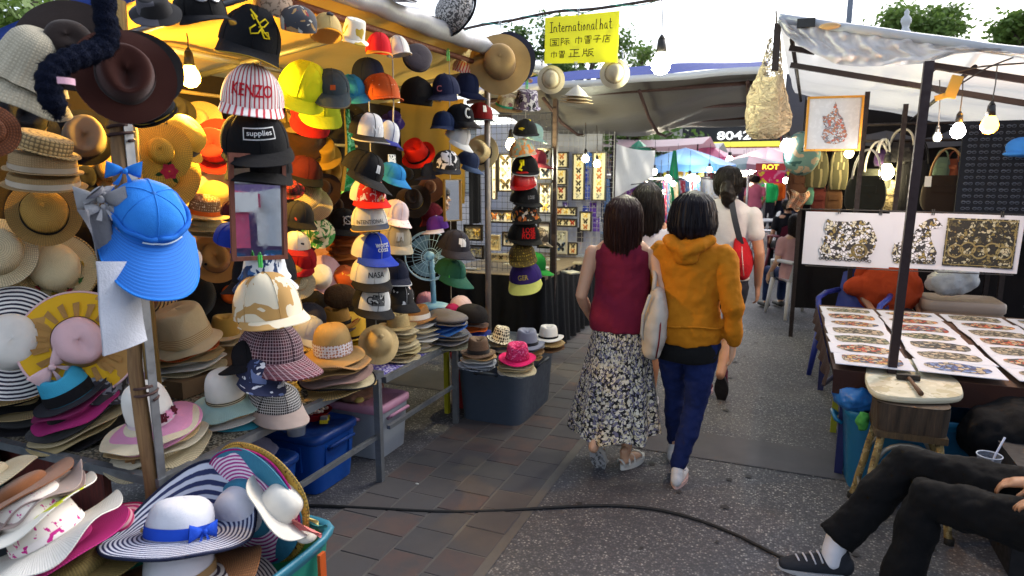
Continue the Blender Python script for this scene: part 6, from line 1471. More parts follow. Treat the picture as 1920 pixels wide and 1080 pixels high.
ARTS = ['b8623a 2a4a7a c8a05a', '2a2a30 6a6a6a', 'c0482e e0a060 3a3a3a', '24408a 6a88c0', '3a4a36 8a8a6a', 'b84a3a 4a6a8a e0c080', '4a463e 9a937f', '5a6a8a b0503a']
ANM = ['orange and blue', 'black ink', 'red and amber', 'deep blue', 'olive', 'red and slate', 'grey brown', 'blue and rust']
rr = random.Random(9); ro = ['nearest', 'second', 'third', 'fourth', 'fifth', 'sixth', 'seventh']
for ci, (cx, cw) in enumerate(((.47, .36), (.86, .37), (1.26, .37), (1.68, .4))):
    for k in range(7):
        Y = 3.85+.252*k; ai = (ci*3+k*2+k*ci) % 8
        if ci == 3: ai = 6 if k % 2 else 1
        s = thing('art_print', '%s print, %s from the near end, %s column from the aisle' % (ANM[ai], ro[k], ['first', 'second', 'third', 'fourth'][ci]), 'print', (cx+rr.uniform(-.012, .012), Y, .648+.004*(6-k)+.0015*ci), (R(-1.2), 0, R(rr.uniform(-4, 4))), 'prints laid out on the right table')
        mb = MB(); mb.box((0, 0, 0), (cw, .27, .004)); mb.build('card', PAP, s, False)
        mb = MB(); w_, h_ = cw*.40, .085+.02*rr.random(); n = 20; e = rr.choice((1.0, .6, .45))
        pts = [(w_*(abs(cos(a))**e)*(1 if cos(a) > 0 else -1), h_*(abs(sin(a))**e)*(1 if sin(a) > 0 else -1)*(1+.12*sin(5*a))) for a in [i*2*PI/n for i in range(n)]]
        mb.add([(x, y+.01, .0035) for x, y in pts], [tuple(range(n))], [(x, y) for x, y in pts]); mb.build('printed_motif', filigree('b8a890', '2c2622', ARTS[ai], 38, .07), s, False)
# glossy sleeve of prints leaning up at the right edge
P = ony(1905, 560, 5.2); o = thing('print_sleeve', 'clear sleeve of red prints standing up at the right edge of the table', 'print', P)
MB().grid(8, 8, lambda u, v: ((.05+.28*u, .05*v*v, .28*(v-.2)+.02*sin(4*u)), (u, v))).build('sleeve', PAP, o)
MB().grid(8, 8, lambda u, v: ((.09+.2*u, -.006+.05*v*v, .22*(v-.1)+.02*sin(4*u)), (u*.2, v*.2))).build('printed_motif', pattern('c8c0b8', 'a8382a 4a4a4a', 30, .5, 1), o)
# things behind the posters
storage_box('storage_box', 'beige lidded storage box behind the print table', 1.36, 6.35, 0, .56, .4, .64, plastic('9c8a78'), plastic('a8968a'), ribs=False)
P = ony(1778, 530, 6.2); o = blob(MB().ell((0, 0, 0), (.17, .12, .10)).ell((.12, 0, .04), (.09, .09, .10)).build('plastic_bag', plastic('b8bcc4', .2)), .02, 2, .06, .08); o.location = P; tag(o, 'crumpled translucent plastic bag lying on the beige box', 'plastic bag')
# bags of the stall behind
t = thing('bag_rack', 'dark rack that carries hanging bags behind the posters', 'rack', (1.2, 7.2, 0))
for x in (.12, .95, 1.85): part(MB().bar((x, 7.2, 0), (x, 7.2, 2.35), .02, sq=True), 'upright', PB, t, False)
for z in (1.95, 2.1, 1.42): part(MB().bar((.1, 7.2, z), (2.6, 7.2, z), .014), 'rail', PB, t)
o = MB().grid(20, 10, lambda u, v: ((-.1+3.2*u, 7.66+.5*v, 1.98+.75*v-.18*u+.03*sin(14*u)), (u, v))).build('dark_tarp', tarp('4a464a', .05)); tag(o, 'dark grey tarp sloping down behind the white tarp of the right stall', 'tarp')
o = MB().grid(20, 10, lambda u, v: ((.15+2.9*u, 7.75+.03*sin(30*u), .2+2.15*v), (u, v))).build('back_cloth', cloth('171316')); tag(o, 'black cloth hanging behind the bags of the right stall', 'cloth')
def bag(label, px, py, w_, h_, col, strap=None, Y=7.1, m=None, dep_=.1, taper=.85, rows=0):
    C_ = ony(px, py, Y); s = dep(C_)/1240; W = w_*s; Hh = h_*s
    b = thing('shoulder_bag', label, 'bag', C_, (0, 0, random.uniform(-.3, .3)), 'bags hanging in the right stall')
    m = m or felt(col)
    def f(u, v):
        a = u*2*PI; c, q = cos(a), sin(a); e = 4; k = (abs(c)**e+abs(q)**e)**(-1/e); z = 1-v*2; bul = (1-.25*abs(z)**3)*(taper+(1-taper)*(v))
        return (W/2*c*k*bul, dep_/2*q*k*bul*(.5+.6*v), Hh/2*z), (u*W*2, v*Hh)
    mb = MB(); mb.grid(28, 10, f, True); mb.grid(28, 1, lambda u, v: (V(f(u, 0)[0])*(1-v)+V((0, 0, Hh/2))*v, (u, v)), True, flip=True); mb.grid(28, 1, lambda u, v: (V(f(u, 1)[0])*(1-v)+V((0, 0, -Hh/2))*v, (u, v)), True); mb.build('bag_body', m, b)
    sc_ = felt(strap or col)
    for y in (-.02, .02):
        mb = MB(); sh = (strap and h_*.85 or h_*.5)*s
        mb.path([(W*.32*cos(a), y, Hh/2-.03+sh*sin(a)) for a in [k*PI/12 for k in range(13)]], .009 if strap else .006, 6); mb.build('strap', sc_, b)
    MB().box((0, -dep_/2*.75-.004, Hh*.12), (W*.5, .006, Hh*.2)).build('front_pocket', m, b)
    return b
BAGS = [('olive striped cloth bag with pale piping', 1530, 318, 46, 66, '6a6038', None), ('dark leather bag beside the striped cloth bag', 1572, 320, 36, 70, '1c1618', None), ('brown leather satchel hanging low at the left of the rack', 1500, 345, 50, 60, '4a2c20', None),
        ('mint green pouch below the satchel', 1517, 366, 20, 34, '5a8a78', None), ('wine red pleated bag hanging above the chariot poster', 1535, 376, 30, 44, '5a2420', None), ('tan leather bag above the chariot poster', 1562, 376, 34, 48, '5a3a24', None),
        ('large charcoal tote bag beside the pole', 1622, 362, 74, 64, '23241f', 'c8c4c0'), ('deep grey tote bag under the oblong bulb', 1640, 350, 60, 66, '2a2a24', 'c9c2bc'), ('beige crocheted pouch hanging by its neck', 1670, 366, 34, 56, '8a7a5c', None),
        ('black backpack in shadow right of the pole', 1712, 350, 62, 96, '15131a', None), ('large dark brown handbag with tan handles and a white tag', 1772, 362, 84, 66, '2c211c', '9a7650'), ('grey green bag above the handbag', 1765, 315, 30, 40, '4a5a50', None),
        ('rust brown bag above the handbag', 1786, 318, 26, 40, '6a3424', None), ('dark blue bag beside the rust bag', 1805, 312, 26, 46, '23283c', None), ('amber leather bag near the right upright', 1822, 326, 22, 50, '8a5f2c', None), ('black bag with long pale straps under the tarp', 1690, 285, 60, 36, '1b1820', 'bdb6ac'),
        ('violet bag tucked behind the pale straps', 1655, 296, 30, 30, '3a2050', 'd8d4d0')]
for k, (l, x, y, w_, h_, c, st) in enumerate(BAGS):
    Yb = 7.1 if k not in (6, 10) else 6.85
    b = bag(l, x, y, w_, h_, c, st, Yb, pattern('8a7a5c', '5a4a34', 60, .55) if 'crochet' in l else (vstripes('3f3a22', '7a6e4e', .05, .7) if 'striped' in l else None))
    if 'handbag with tan' in l:
        MB().box((-.13, -.08, .1), (.05, .004, .09)).build('price_tag', plastic('e4e4e0'), b)
t = thing('shirt', 'orange checked shirt hanging below the brown satchel', 'shirt', ony(1494, 385, 7.0))
mb = MB(); mb.grid(14, 10, lambda u, v: ((.2*(u-.5)*(1-.3*v)+.02*sin(5*v), .05*sin(14*u+2*v), -.17*v+.13+.02*sin(7*u)), (u*.3, v*.3))); mb.build('shirt_cloth', plaid('c46a3a', 'e8d8c0', '5a2a1a', .1), t)
t = thing('lantern', 'teal fabric lantern with tan leaf shapes beside the white bulb', 'lantern', ony(1503, 288, 6.7))
mb = MB(); mb.ell((0, 0, 0), (.16, .16, .2), 18, 12); mb.build('lantern_shade', pattern('6a9088', 'b8a488 2f5a5a', 7, .56), t); MB().bar((0, 0, .18), (0, 0, .5), .004).build('cord', DARK, t)
# rack of spectacles at the far right
t = thing('display_rack', 'dark rack with rows of small goods at the right edge', 'rack', ony(1885, 340, 6.4))
mb = MB(); mb.box((.14, .06, 0), (.9, .02, .95)); mb.build('rack_panel', cloth('20242f'), t)
for j in range(18):
    for i in range(11):
        x, z = -.24+.082*i, .43-.05*j; mb = MB()
        for e in (-1, 1): mb.path([(x+e*.017+.014*cos(a), .04, z+.011*sin(a)) for a in [k*PI/4 for k in range(9)]], .0028, 4)
        mb.bar((x-.032, .04, z+.004), (x+.032, .04, z+.004), .002, 4)
        if j == 0 and i == 0: pr0 = mb.build('spectacles', metal('6a7284', .4), t); base = (x, z)
        else:
            o = pr0.copy(); COL.objects.link(o); o.parent = t; o.location = (x-base[0], 0, z-base[1])
t = thing('cap', 'bright blue cap hanging at the right edge of the frame', 'cap', ony(1918, 276, 6.0)); blob(MB().ell((0, 0, 0), (.11, .1, .075)).ell((-.06, -.06, -.05), (.08, .07, .02)).build('cap_body', cloth('3a86e0'), t), .012, 4)

# stool with a block and a stone slab
t = thing('stool', 'old stool of painted steel legs carrying a wooden block', 'stool', (.59, 3.45, 0))
LEG = pattern('8f7a4a', '6a5638 a8966a', 22, .56, .8); SEAT = .47
for sx, sy in ((-1, -1), (1, -1), (-1, 1), (1, 1)):
    T = V((sx*.115, sy*.10, SEAT-.02)); B = V((sx*.185, sy*.16, 0)); mb = MB(); mb.path([T+(B-T)*k/6+V((.002*sin(k*3), 0, 0)) for k in range(7)], .017, 8); mb.build('leg', LEG, t); 
    MB().bar(B, B+V((0, 0, .03)), .021, 8).build('rubber_foot', plastic('1c1a18', .8), t)
for sy in (-1, 1):
    mb = MB(); mb.path([(-.14, sy*.12, .30)]+[(-.115*cos(a), sy*.105, .33+.09*sin(a)) for a in [k*PI/10 for k in range(1, 10)]]+[(.14, sy*.12, .30)], .010, 8); mb.build('bent_brace', metal('9a958a', .5, .5), t)
for sx in (-1, 1): MB().bar((sx*.168, -.14, .13), (sx*.168, .14, .13), .008).build('stretcher', metal('8a8478', .5, .5), t)
bevel(MB().box((0, 0, SEAT-.005), (.29, .26, .03)).build('seat', wood('6a5434', '3a2c1c'), t), .006)
def bark(): return wood('4d3a28', '22180f', (20, 20, 1.4))
t = thing('wooden_block', 'rough bark sided wooden block standing on the stool', 'block', (.59, 3.45, SEAT+.011))
mb = MB(); mb.grid(96, 8, lambda u, v: ((.145*((abs(cos(u*2*PI))**9+abs(sin(u*2*PI))**9)**(-1/9))*cos(u*2*PI)*(1+.03*sin(22*u*PI+3*v)), .125*((abs(cos(u*2*PI))**9+abs(sin(u*2*PI))**9)**(-1/9))*sin(u*2*PI)*(1+.03*sin(34*u*PI-2*v)), .13*v), (u, v)), True)
mb.grid(48, 1, lambda u, v: (V(((.155*((abs(cos(u*2*PI))**4+abs(sin(u*2*PI))**4)**-.25)*cos(u*2*PI)), .13*((abs(cos(u*2*PI))**4+abs(sin(u*2*PI))**4)**-.25)*sin(u*2*PI), .13))*(1-v)+V((0, 0, .13))*v, (u, v)), True); mb.build('block_body', bark(), t)
SZ = SEAT+.145
sl = [onz(x, y, SZ+.02) for x, y in ((1622, 712), (1624, 690), (1640, 678), (1675, 673), (1720, 678), (1762, 695), (1795, 715), (1806, 735), (1800, 746), (1765, 750), (1700, 749), (1650, 742), (1630, 730))]
cs = sum(sl, V())/len(sl); t = thing('hide_slab', 'cream stiff hide slab lying on the wooden block', 'slab', (cs.x, cs.y, SZ))
sl = cat([V((p.x-cs.x, p.y-cs.y, 0)) for p in sl]+[V((sl[0].x-cs.x, sl[0].y-cs.y, 0))], 4)[:-1]; n = len(sl)
mb = MB(); mb.grid(n, 3, lambda u, v: (sl[int(round(u*n)) % n]*(1-.02*(v > .9)-.02*(v < .1))+V((0, 0, .028*v)), (u, v)), True)
mb.add([(p.x*.98, p.y*.98, .028) for p in sl], [tuple(range(n))]); mb.add([(p.x*.98, p.y*.98, 0) for p in sl], [tuple(range(n))[::-1]]); autosmooth(mb.build('slab_body', pattern('c9c2aa', 'b8ae90 d4cdb8', 9, .55, 1), t))
a = onz(1678, 702, SZ+.05); b = onz(1722, 706, SZ+.05); c = onz(1727, 738, SZ+.045); d = onz(1703, 707, SZ+.045)
t = thing('hammer', 'small hammer with a wooden handle lying on the hide slab', 'hammer', d)
bevel(MB().box((0, 0, 0), ((b-a).length, .022, .024), 0, Matrix.Rotation(.05, 3, 'Z')).build('hammer_head', metal('3a3634', .5, .7), t), .003)
MB().path([(0, 0, 0), (c-d)*.5, (c-d)], [.008, .009, .012], 8).build('handle', wood('7a5638', '4a3220'), t)
# teal open box with bags
storage_box('storage_box', 'open teal plastic box under the print table', .66, 3.90, .06, .62, .42, .44, plastic('15638e', .35), plastic('1a78a4', .32), .88, ribs=False, open_top=True)
P = onz(1600, 745, .50); o = blob(MB().ell((0, 0, 0), (.10, .09, .07)).ell((.05, .05, .02), (.08, .09, .06)).build('plastic_bag', plastic('2a6fb8', .25)), .012, 3, .05, .05); o.location = P; tag(o, 'blue plastic bag stuffed in the open teal box', 'plastic bag')
P = onz(1618, 790, .45); o = blob(MB().ell((0, 0, 0), (.03, .04, .05)).build('snack_bag', pattern('3a8a3a', 'd8d4c0 d8b830 c84a2a', 16, .62)), .008, 2, .03, .04); o.location = P; tag(o, 'green and yellow snack packet in the open teal box', 'packet')
o = MB().box((0, 0, 0), (.035, .03, .36)).build('yellow_post', plastic('9a9a1e')); o.location = (.37, 4.55, .18); tag(o, 'yellow green plastic post leaning under the print table', 'post')
# dark things under the table
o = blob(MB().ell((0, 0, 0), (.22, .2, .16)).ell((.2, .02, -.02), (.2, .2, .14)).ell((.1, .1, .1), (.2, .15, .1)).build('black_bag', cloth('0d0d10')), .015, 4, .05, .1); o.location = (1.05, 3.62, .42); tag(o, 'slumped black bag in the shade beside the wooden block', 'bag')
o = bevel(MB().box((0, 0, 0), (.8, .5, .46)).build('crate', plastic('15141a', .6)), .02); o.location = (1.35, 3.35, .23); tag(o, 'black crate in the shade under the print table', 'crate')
def cup():
    P = onz(1852, 880, .49); t = thing('plastic_cup', 'clear plastic cup with a white straw on the black crate', 'cup', P)
    mb = MB(); mb.grid(20, 5, lambda u, v: (((.03+.012*v)*cos(u*2*PI), (.03+.012*v)*sin(u*2*PI), .09*v-.03), (u, v)), True); mb.build('cup_wall', glass('aab4c8', .1, .3), t)
    MB().path([(.043*cos(a), .043*sin(a), .06) for a in [k*PI/10 for k in range(21)]], .0025, 6).build('rim', plastic('b8c0d0', .2), t)
    MB().path([(0, 0, -.02), (.02, 0, .07), (.042, 0, .14)], .004, 8).build('straw', plastic('d8dcf0'), t)
cup()
# the cable across the pavement
pts = [onz(x, y, .009) for x, y in ((470, 950), (590, 948), (700, 953), (830, 959), (940, 957), (1060, 950), (1150, 948), (1230, 955), (1300, 972), (1370, 998), (1420, 1022), (1465, 1044), (1540, 1070), (1650, 1110))]
o = MB().path([p-pts[0] for p in cat(pts, 6)], .008, 8).build('power_cable', plastic('121113', .55)); o.location = pts[0]; tag(o, 'long black power cable snaking across the pavement', 'cable')

# ------------------------------------------------------------ toys, cooler and other small goods by the hat stall
t = thing('drink_cooler', 'red and white drink cooler behind the slate storage box', 'cooler', (-2.06, 4.12, 0))
MB().grid(24, 8, lambda u, v: ((.105*cos(u*2*PI)*(1+.02*sin(PI*v)), .105*sin(u*2*PI)*(1+.02*sin(PI*v)), .30*v), (u, v)), True).build('cooler_body', plastic('9e1520', .35), t)
MB().grid(24, 3, lambda u, v: ((.108*cos(u*2*PI), .108*sin(u*2*PI), .30+.05*v), (u, v)), True).build('white_collar', plastic('c9cbd6', .35), t)
MB().grid(24, 4, lambda u, v: ((.115*cos(u*2*PI)*(1-.9*max(0, v-.5)*2), .115*sin(u*2*PI)*(1-.9*max(0, v-.5)*2), .35+.03*min(1, v*2)), (u, v)), True).build('lid', plastic('b81e26', .35), t)
MB().bar((.02, 0, .38), (.02, 0, .45), .045, 16).build('cup', glass('8a8a92', .1, .5), t)
o = MB().box((0, 0, 0), (.03, .03, .44)).build('yellow_post', plastic('b8b01e')); o.location = (-2.1, 3.9, .22); tag(o, 'yellow plastic leg standing beside the red cooler', 'post')
t = thing('toy_bowl', 'red bowl of small toys on the blue box lid', 'bowl', (-2.31, 2.76, .332))
MB().grid(20, 4, lambda u, v: (((.05+.05*v)*cos(u*2*PI), (.05+.05*v)*sin(u*2*PI), .05*v), (u, v)), True).build('bowl', plastic('b01820', .3), t)
rr = random.Random(8); mb = MB()
for k in range(26): mb.ell((rr.uniform(-.06, .06), rr.uniform(-.06, .06), .045+rr.uniform(0, .02)), (.014, .012, .01), 8, 5)
mb.build('trinkets', pattern('8a8a80', 'c8281e 2a2a2a d8d4c8', 40, .55), t)['kind'] = 'stuff'
t = thing('food_tub', 'small clear plastic tub on the blue box lid', 'tub', (-2.26, 2.56, .327)); MB().grid(20, 3, lambda u, v: ((.045*(1+.15*v)*cos(u*2*PI), .045*(1+.15*v)*sin(u*2*PI), .05*v), (u, v)), True).build('tub_wall', glass('b8bcc4', .2, .55), t)
MB().path([(.052*cos(a), .052*sin(a), .05) for a in [k*PI/10 for k in range(21)]], .004, 6).build('rim', plastic('c8cccc', .3), t)
t = thing('toy_car', 'yellow toy car with a grey cabin on the blue box lid', 'toy car', (-2.22, 2.74, .333), (0, 0, .5)); bevel(MB().box((0, 0, .015), (.04, .08, .02)).build('car_body', plastic('d8c01e', .3), t), .005); bevel(MB().box((0, -.02, .032), (.034, .035, .016)).build('cabin', plastic('6a6a72', .3), t), .004)
for sx in (-1, 1):
    for sy in (-1, 1): MB().bar((sx*.02, sy*.025, .008), (sx*.024, sy*.025, .008), .009, 10).build('wheel', DARK, t)
o = blob(MB().ell((0, 0, 0), (.09, .16, .03)).ell((.03, .05, .02), (.06, .09, .03)).build('folded_cloth', felt('8f6a58')), .01, 3, .03, .05); o.location = (-2.27, 3.16, .36); tag(o, 'folded brown cloth on the pink lid', 'cloth')
o = MB().ell((0, 0, 0), (.03, .03, .018)).build('tape_roll', plastic('c8b060')); o.location = (-2.22, 3.05, .355); tag(o, 'roll of tan tape beside the folded brown cloth', 'tape roll')
o = blob(MB().ell((0, 0, 0), (.20, .24, .03)).ell((-.02, .08, .02), (.14, .12, .03)).build('wrapped_caps', pattern('a8a4b0', '3a3470 d8b82a 8a86a0', 9, .58, 1)), .012, 3, .03, .06); o.location = (-2.36, 2.22, .325); tag(o, 'flat pile of caps in clear plastic on the near blue box', 'plastic wrapped caps')
# fan
t = thing('electric_fan', 'pale blue electric fan standing at the back of the hat stall', 'fan', onx(805, 480, -2.3)); fm = plastic('8cc0dc', .35); wq = Matrix.Rotation(R(35), 3, 'Z')
mb = MB()
for rr_, y in ((.17, -.03), (.17, .03), (.12, -.045), (.06, -.05)): mb.path([wq @ V((rr_*cos(a), y, rr_*sin(a))) for a in [k*PI/16 for k in range(33)]], .005 if rr_ > .15 else .002, 6)
for k in range(28):
    a = k*PI/14; mb.path([wq @ V((.03*cos(a), -.05, .03*sin(a))), wq @ V((.12*cos(a), -.045, .12*sin(a))), wq @ V((.17*cos(a), -.02, .17*sin(a)))], .0015, 4, )
mb.build('guard', plastic('a8d0e6', .3), t)
for k in range(3):
    a0 = k*2*PI/3; mb = MB(); mb.grid(5, 6, lambda u, v: (wq @ V(((.03+.12*v)*cos(a0+(u-.5)*1.1*v**.3), .012*(u-.5)*2, (.03+.12*v)*sin(a0+(u-.5)*1.1*v**.3))), (u, v))); mb.build('blade', glass('9ac8e0', .2, .5), t)
MB().ell((0, 0, 0), (.035, .05, .035)).build('hub', fm, t); MB().bar((0, .03, -.02), (0, .05, -.36), .02).build('stem', fm, t); MB().ell((0, .05, -.37), (.13, .11, .03)).build('base', fm, t)

# ------------------------------------------------------------ framed butterflies
def butterfly_mesh():
    mb = MB()
    up = [(0, .02), (.10, .42), (.34, .62), (.62, .66), (.60, .44), (.46, .2), (.24, .02)]
    lo = [(0, .0), (.24, .0), (.42, -.06), (.46, -.3), (.32, -.48), (.2, -.56), (.17, -.42), (.06, -.2)]
    for s in (-1, 1):
        for poly in (up, lo):
            mb.add([(s*x, -.10*abs(x), z) for x, z in poly], [tuple(range(len(poly)))], [(s*x*.1+.3, z*.1) for x, z in poly])
    return mb
BFM = {}
def bfly(parent, x, z, size, col):
    if col not in BFM:
        mb = butterfly_mesh(); c2 = {'k': ('1a1614', '3a3a34 6a5a3a'), 'b': ('15171c', '2a5a8a 101014'), 'y': ('d8b456', 'b88a2a e8d49a'), 'o': ('b8602a', '2a1a14 d89a5a'), 'w': ('c8c4b0', '2a2622 8a8674'), 'r': ('a83a1e', '2a1612')}[col]
        o = mb.build('butterfly', pattern(c2[0], c2[1], 30, .56), parent, False)
        bm = MB(); bm.ell((0, -.05, 0), (.035, .05, .3), 8, 6); bd = bm.build('butterfly_body', plastic('1a1512'), o)
        BFM[col] = (o.data, bd.data)
    else:
        o = bpy.data.objects.new('butterfly', BFM[col][0]); COL.objects.link(o); o.parent = parent
        bd = bpy.data.objects.new('butterfly_body', BFM[col][1]); COL.objects.link(bd); bd.parent = o
    o.location = (x, -.006, z); o.scale = (size,)*3
    return o
BK = plastic('17151a', .35); WH = plastic('d4d6de', .3, .95, .03); CR = plastic('cfc4a2', .4, .95, .04)
FR = [ # px rect, frame, backing, Y, rows of butterflies, what
 (922, 300, 932, 374, BK, WH, 5.55, ('k', 'k', 'k'), 1, 'narrow white box of dark butterflies just right of the post'),
 (934, 288, 962, 360, BK, WH, 5.56, ('k', 'w', 'k'), 1, 'tall white box of three butterflies left of the fourth cap column'),
 (1009, 278, 1036, 337, BK, WH, 5.56, ('k', 'y', 'b'), 1, 'upper white box with a blue and a yellow butterfly right of the cap column'),
 (1009, 343, 1035, 401, BK, WH, 5.56, ('k', 'w', 'y'), 1, 'lower white box with three butterflies right of the cap column'),
 (918, 393, 965, 419, BK, WH, 5.54, ('o', 'k', 'y'), 3, 'wide white box of three butterflies left of the cap column'),
 (942, 434, 966, 463, BK, WH, 5.54, ('b',), 1, 'small white box with one dark blue butterfly'),
 (1008, 416, 1032, 466, BK, WH, 5.56, ('k',), 1, 'white box with one large dark butterfly below the cap column'),
 (1041, 285, 1066, 315, BK, CR, 6.8, ('o', 'k'), 1, 'cream box of two butterflies, topmost beside the brown post'),
 (1041, 317, 1063, 347, BK, CR, 6.8, ('y', 'k'), 1, 'cream box of two butterflies, second beside the brown post'),
 (1041, 349, 1063, 377, BK, CR, 6.8, ('r', 'k'), 1, 'cream box of two butterflies, third beside the brown post'),
 (1074, 288, 1096, 376, BK, CR, 6.8, ('k', 'y', 'k', 'o', 'k', 'k', 'w'), 1, 'long cream box with a column of seven dark butterflies'),
 (1111, 285, 1136, 377, BK, CR, 6.8, ('y', 'w', 'o', 'o', 'y', 'o', 'w'), 1, 'long cream box with a column of seven brown butterflies'),
 (1041, 387, 1082, 406, BK, CR, 6.8, ('o', 'y', 'k'), 3, 'wide cream box of orange, yellow and black butterflies'),
 (1041, 409, 1082, 426, BK, CR, 6.8, ('k', 'k', 'r'), 3, 'wide cream box of two black and one red butterfly'),
 (1087, 396, 1109, 434, BK, CR, 6.8, ('y', 'k', 'o'), 1, 'upright cream box of three butterflies behind the walkers'),
 (1040, 432, 1064, 476, plastic('a8a294'), plastic('b8b8b4', .3), 6.75, ('w', 'b'), 1, 'pale box of two insects above the table'),
 (1066, 454, 1083, 478, BK, CR, 6.75, ('k', 'o'), 1, 'small cream box standing at the back of the table'),
 (870, 420, 905, 452, BK, CR, 5.5, ('w', 'y'), 2, 'cream box behind the wire grid at the left of the post'),
 (872, 458, 908, 486, BK, WH, 5.5, ('w', 'w'), 2, 'white box behind the wire grid below the cream one'),
 (918, 440, 938, 470, plastic('b8b2a4'), CR, 5.5, ('w',), 1, 'beige box with one pale butterfly beside the post'),
 (918, 474, 962, 492, plastic('b8b2a4'), CR, 5.5, ('w', 'k', 'w'), 3, 'low beige box of pale butterflies near the table top')]
for x0, y0, x1, y1, fm_, bk, Y, bs, ncol, lab in FR:
    a = ony(x0, y0, Y); b = ony(x1, y1, Y); W = b.x-a.x; Hh = a.z-b.z
    f = frame('butterfly_frame', lab, 'butterfly frame', (a+b)/2, W, Hh, fm_, min(.016, W*.1), bk, 0, .03, 'framed butterflies on the wire grids')
    n = len(bs); nr = n if ncol == 1 else 1; wc = (W-.03)/ncol; hc = (Hh-.03)/nr
    for k, c in enumerate(bs):
        cx = 0 if ncol == 1 else (k-(ncol-1)/2)*wc; cz = 0 if ncol > 1 else ((nr-1)/2-k)*hc
        bfly(f, cx, cz, min(wc*.72, hc*.78), c)
# bright packets on the white grid
rr = random.Random(21)
for k, (x, y, c) in enumerate(((1098, 330, '2a3fa8'), (1104, 300, '3a6ac8'), (1098, 400, '24389a'), (1112, 392, '4a2a8a'), (1118, 420, '5a3a9a'), (1060, 392, '5a4a8a'), (1060, 335, '8a8478'), (1100, 360, '4a5ab8'), (1126, 350, '6a3a8a'), (1088, 440, '3a3a4a'))):
    P = ony(x, y, 6.95); o = MB().box((0, 0, 0), (.07, .015, .16)).build('packet', pattern(c, 'c8c8d8 1a1a2a', 20, .62)); o.location = P
    tag(o, '%s packet on the wire grid %s' % (['deep blue', 'light blue', 'navy', 'violet', 'purple', 'dusky', 'grey', 'periwinkle', 'plum', 'charcoal'][k], ['behind the long boxes', 'at the very top', 'low in the middle', 'beside the upright box', 'behind the first walker', 'above the wide boxes', 'beside the post', 'between the long boxes', 'right of the long boxes', 'above the table'][k]), 'packet', 'packets on the white wire grid')

# ------------------------------------------------------------ people
def P3(*a): return V(a)
def limb(mb, pts, A=(1, 0, 0), n=14, flat=False):
    """pts = (point, half width, half depth) with extra rings between, rounded ends"""
    rg = []
    m = len(pts)
    for i in range(m):
        p, a, b = pts[i]
        if i == 0:
            d = (V(pts[1][0])-V(p)).normalized(); rg.append((*(V(p)-d*min(a, b)*.75), a*.45, b*.45)); rg.append((*(V(p)-d*min(a, b)*.4), a*.82, b*.82))
        rg.append((*p, a, b))
        if i < m-1:
            q, a2, b2 = pts[i+1]; rg.append((*((V(p)+V(q))/2), (a+a2)/2, (b+b2)/2))
        elif not flat:
            d = (V(p)-V(pts[-2][0])).normalized(); rg.append((*(V(p)+d*min(a, b)*.4), a*.82, b*.82)); rg.append((*(V(p)+d*min(a, b)*.75), a*.45, b*.45))
    return mb.rings(rg, n, A)
def hand(mb, w, d, nrm, s, k=1.0, curl=.5):
    """palm, four fingers of unequal length bent towards the palm, thumb from the side (s = side of the thumb)"""
    d = V(d).normalized(); nrm = (V(nrm)-d*V(nrm).dot(d)).normalized(); s = (V(s)-d*V(s).dot(d)-nrm*V(s).dot(nrm)).normalized()
    w = V(w)
    limb(mb, [(w, .024*k, .02*k), (w+d*.035*k, .034*k, .016*k), (w+d*.075*k, .037*k, .014*k)], s, 12)
    for i, (o, L) in enumerate(((.028, .066), (.0095, .075), (-.0095, .07), (-.028, .055))):
        p = w+d*.078*k+s*o*k; pts = [p-d*.02*k]; a = curl*.25; q = p
        for j, f in enumerate((.45, .32, .25)):
            dd = d*cos(a)+nrm*sin(a); pts.append(q); q = q+dd*L*f*k; a += curl*.8
        pts.append(q)
        limb(mb, [(x, .0085*k*(1-.08*j), .008*k*(1-.08*j)) for j, x in enumerate(pts)], s, 8)
    b = w+d*.02*k+s*.028*k
    limb(mb, [(b-s*.01*k, .012*k, .011*k), (b+(s*.75+d*.7+nrm*.3).normalized()*.035*k, .0105*k, .0095*k), (b+(s*.6+d*.9+nrm*.5).normalized()*.064*k, .0085*k, .008*k)], nrm, 8)
def head_mesh(mb, c, f, k=1.0):
    """head with brow, nose, lips, chin and ears; c = middle of the head, f = facing"""
    f = V(f).normalized(); s = V((f.y, -f.x, 0)).normalized(); u = s.cross(f); c = V(c)
    def q(x, y, z): return c+s*x*k+f*y*k+u*z*k
    M3 = Matrix((s, f, u)).transposed()
    mb.ell(q(0, -.008, .02), (.076*k, .094*k, .092*k), 20, 14, M3)
    mb.ell(q(0, .022, -.045), (.056*k, .066*k, .070*k), 18, 12, M3)
    mb.ell(q(0, .070, -.092), (.024*k, .022*k, .018*k), 12, 8, M3)
    limb(mb, [(q(0, .082, .012), .010*k, .010*k), (q(0, .102, -.022), .014*k, .012*k)], s, 10)
    mb.ell(q(0, .086, -.062), (.024*k, .012*k, .011*k), 12, 8, M3)
    for e in (-1, 1):
        mb.ell(q(e*.078, -.006, -.008), (.012*k, .022*k, .032*k), 10, 8, M3); mb.ell(q(e*.034, .075, .014), (.02*k, .014*k, .01*k), 10, 6, M3)
    return q
def eyes(root, q, k=1.0):
    for e in (-1, 1):
        o = MB().ell(q(e*.032, .080, .0), (.011*k, .011*k, .009*k), 10, 8).build('eye', plastic('e8e4e0', .2), root)
        MB().ell(q(e*.032, .090, .0), (.005*k, .003*k, .005*k), 8, 6).build('iris', plastic('1c1210', .2), o)
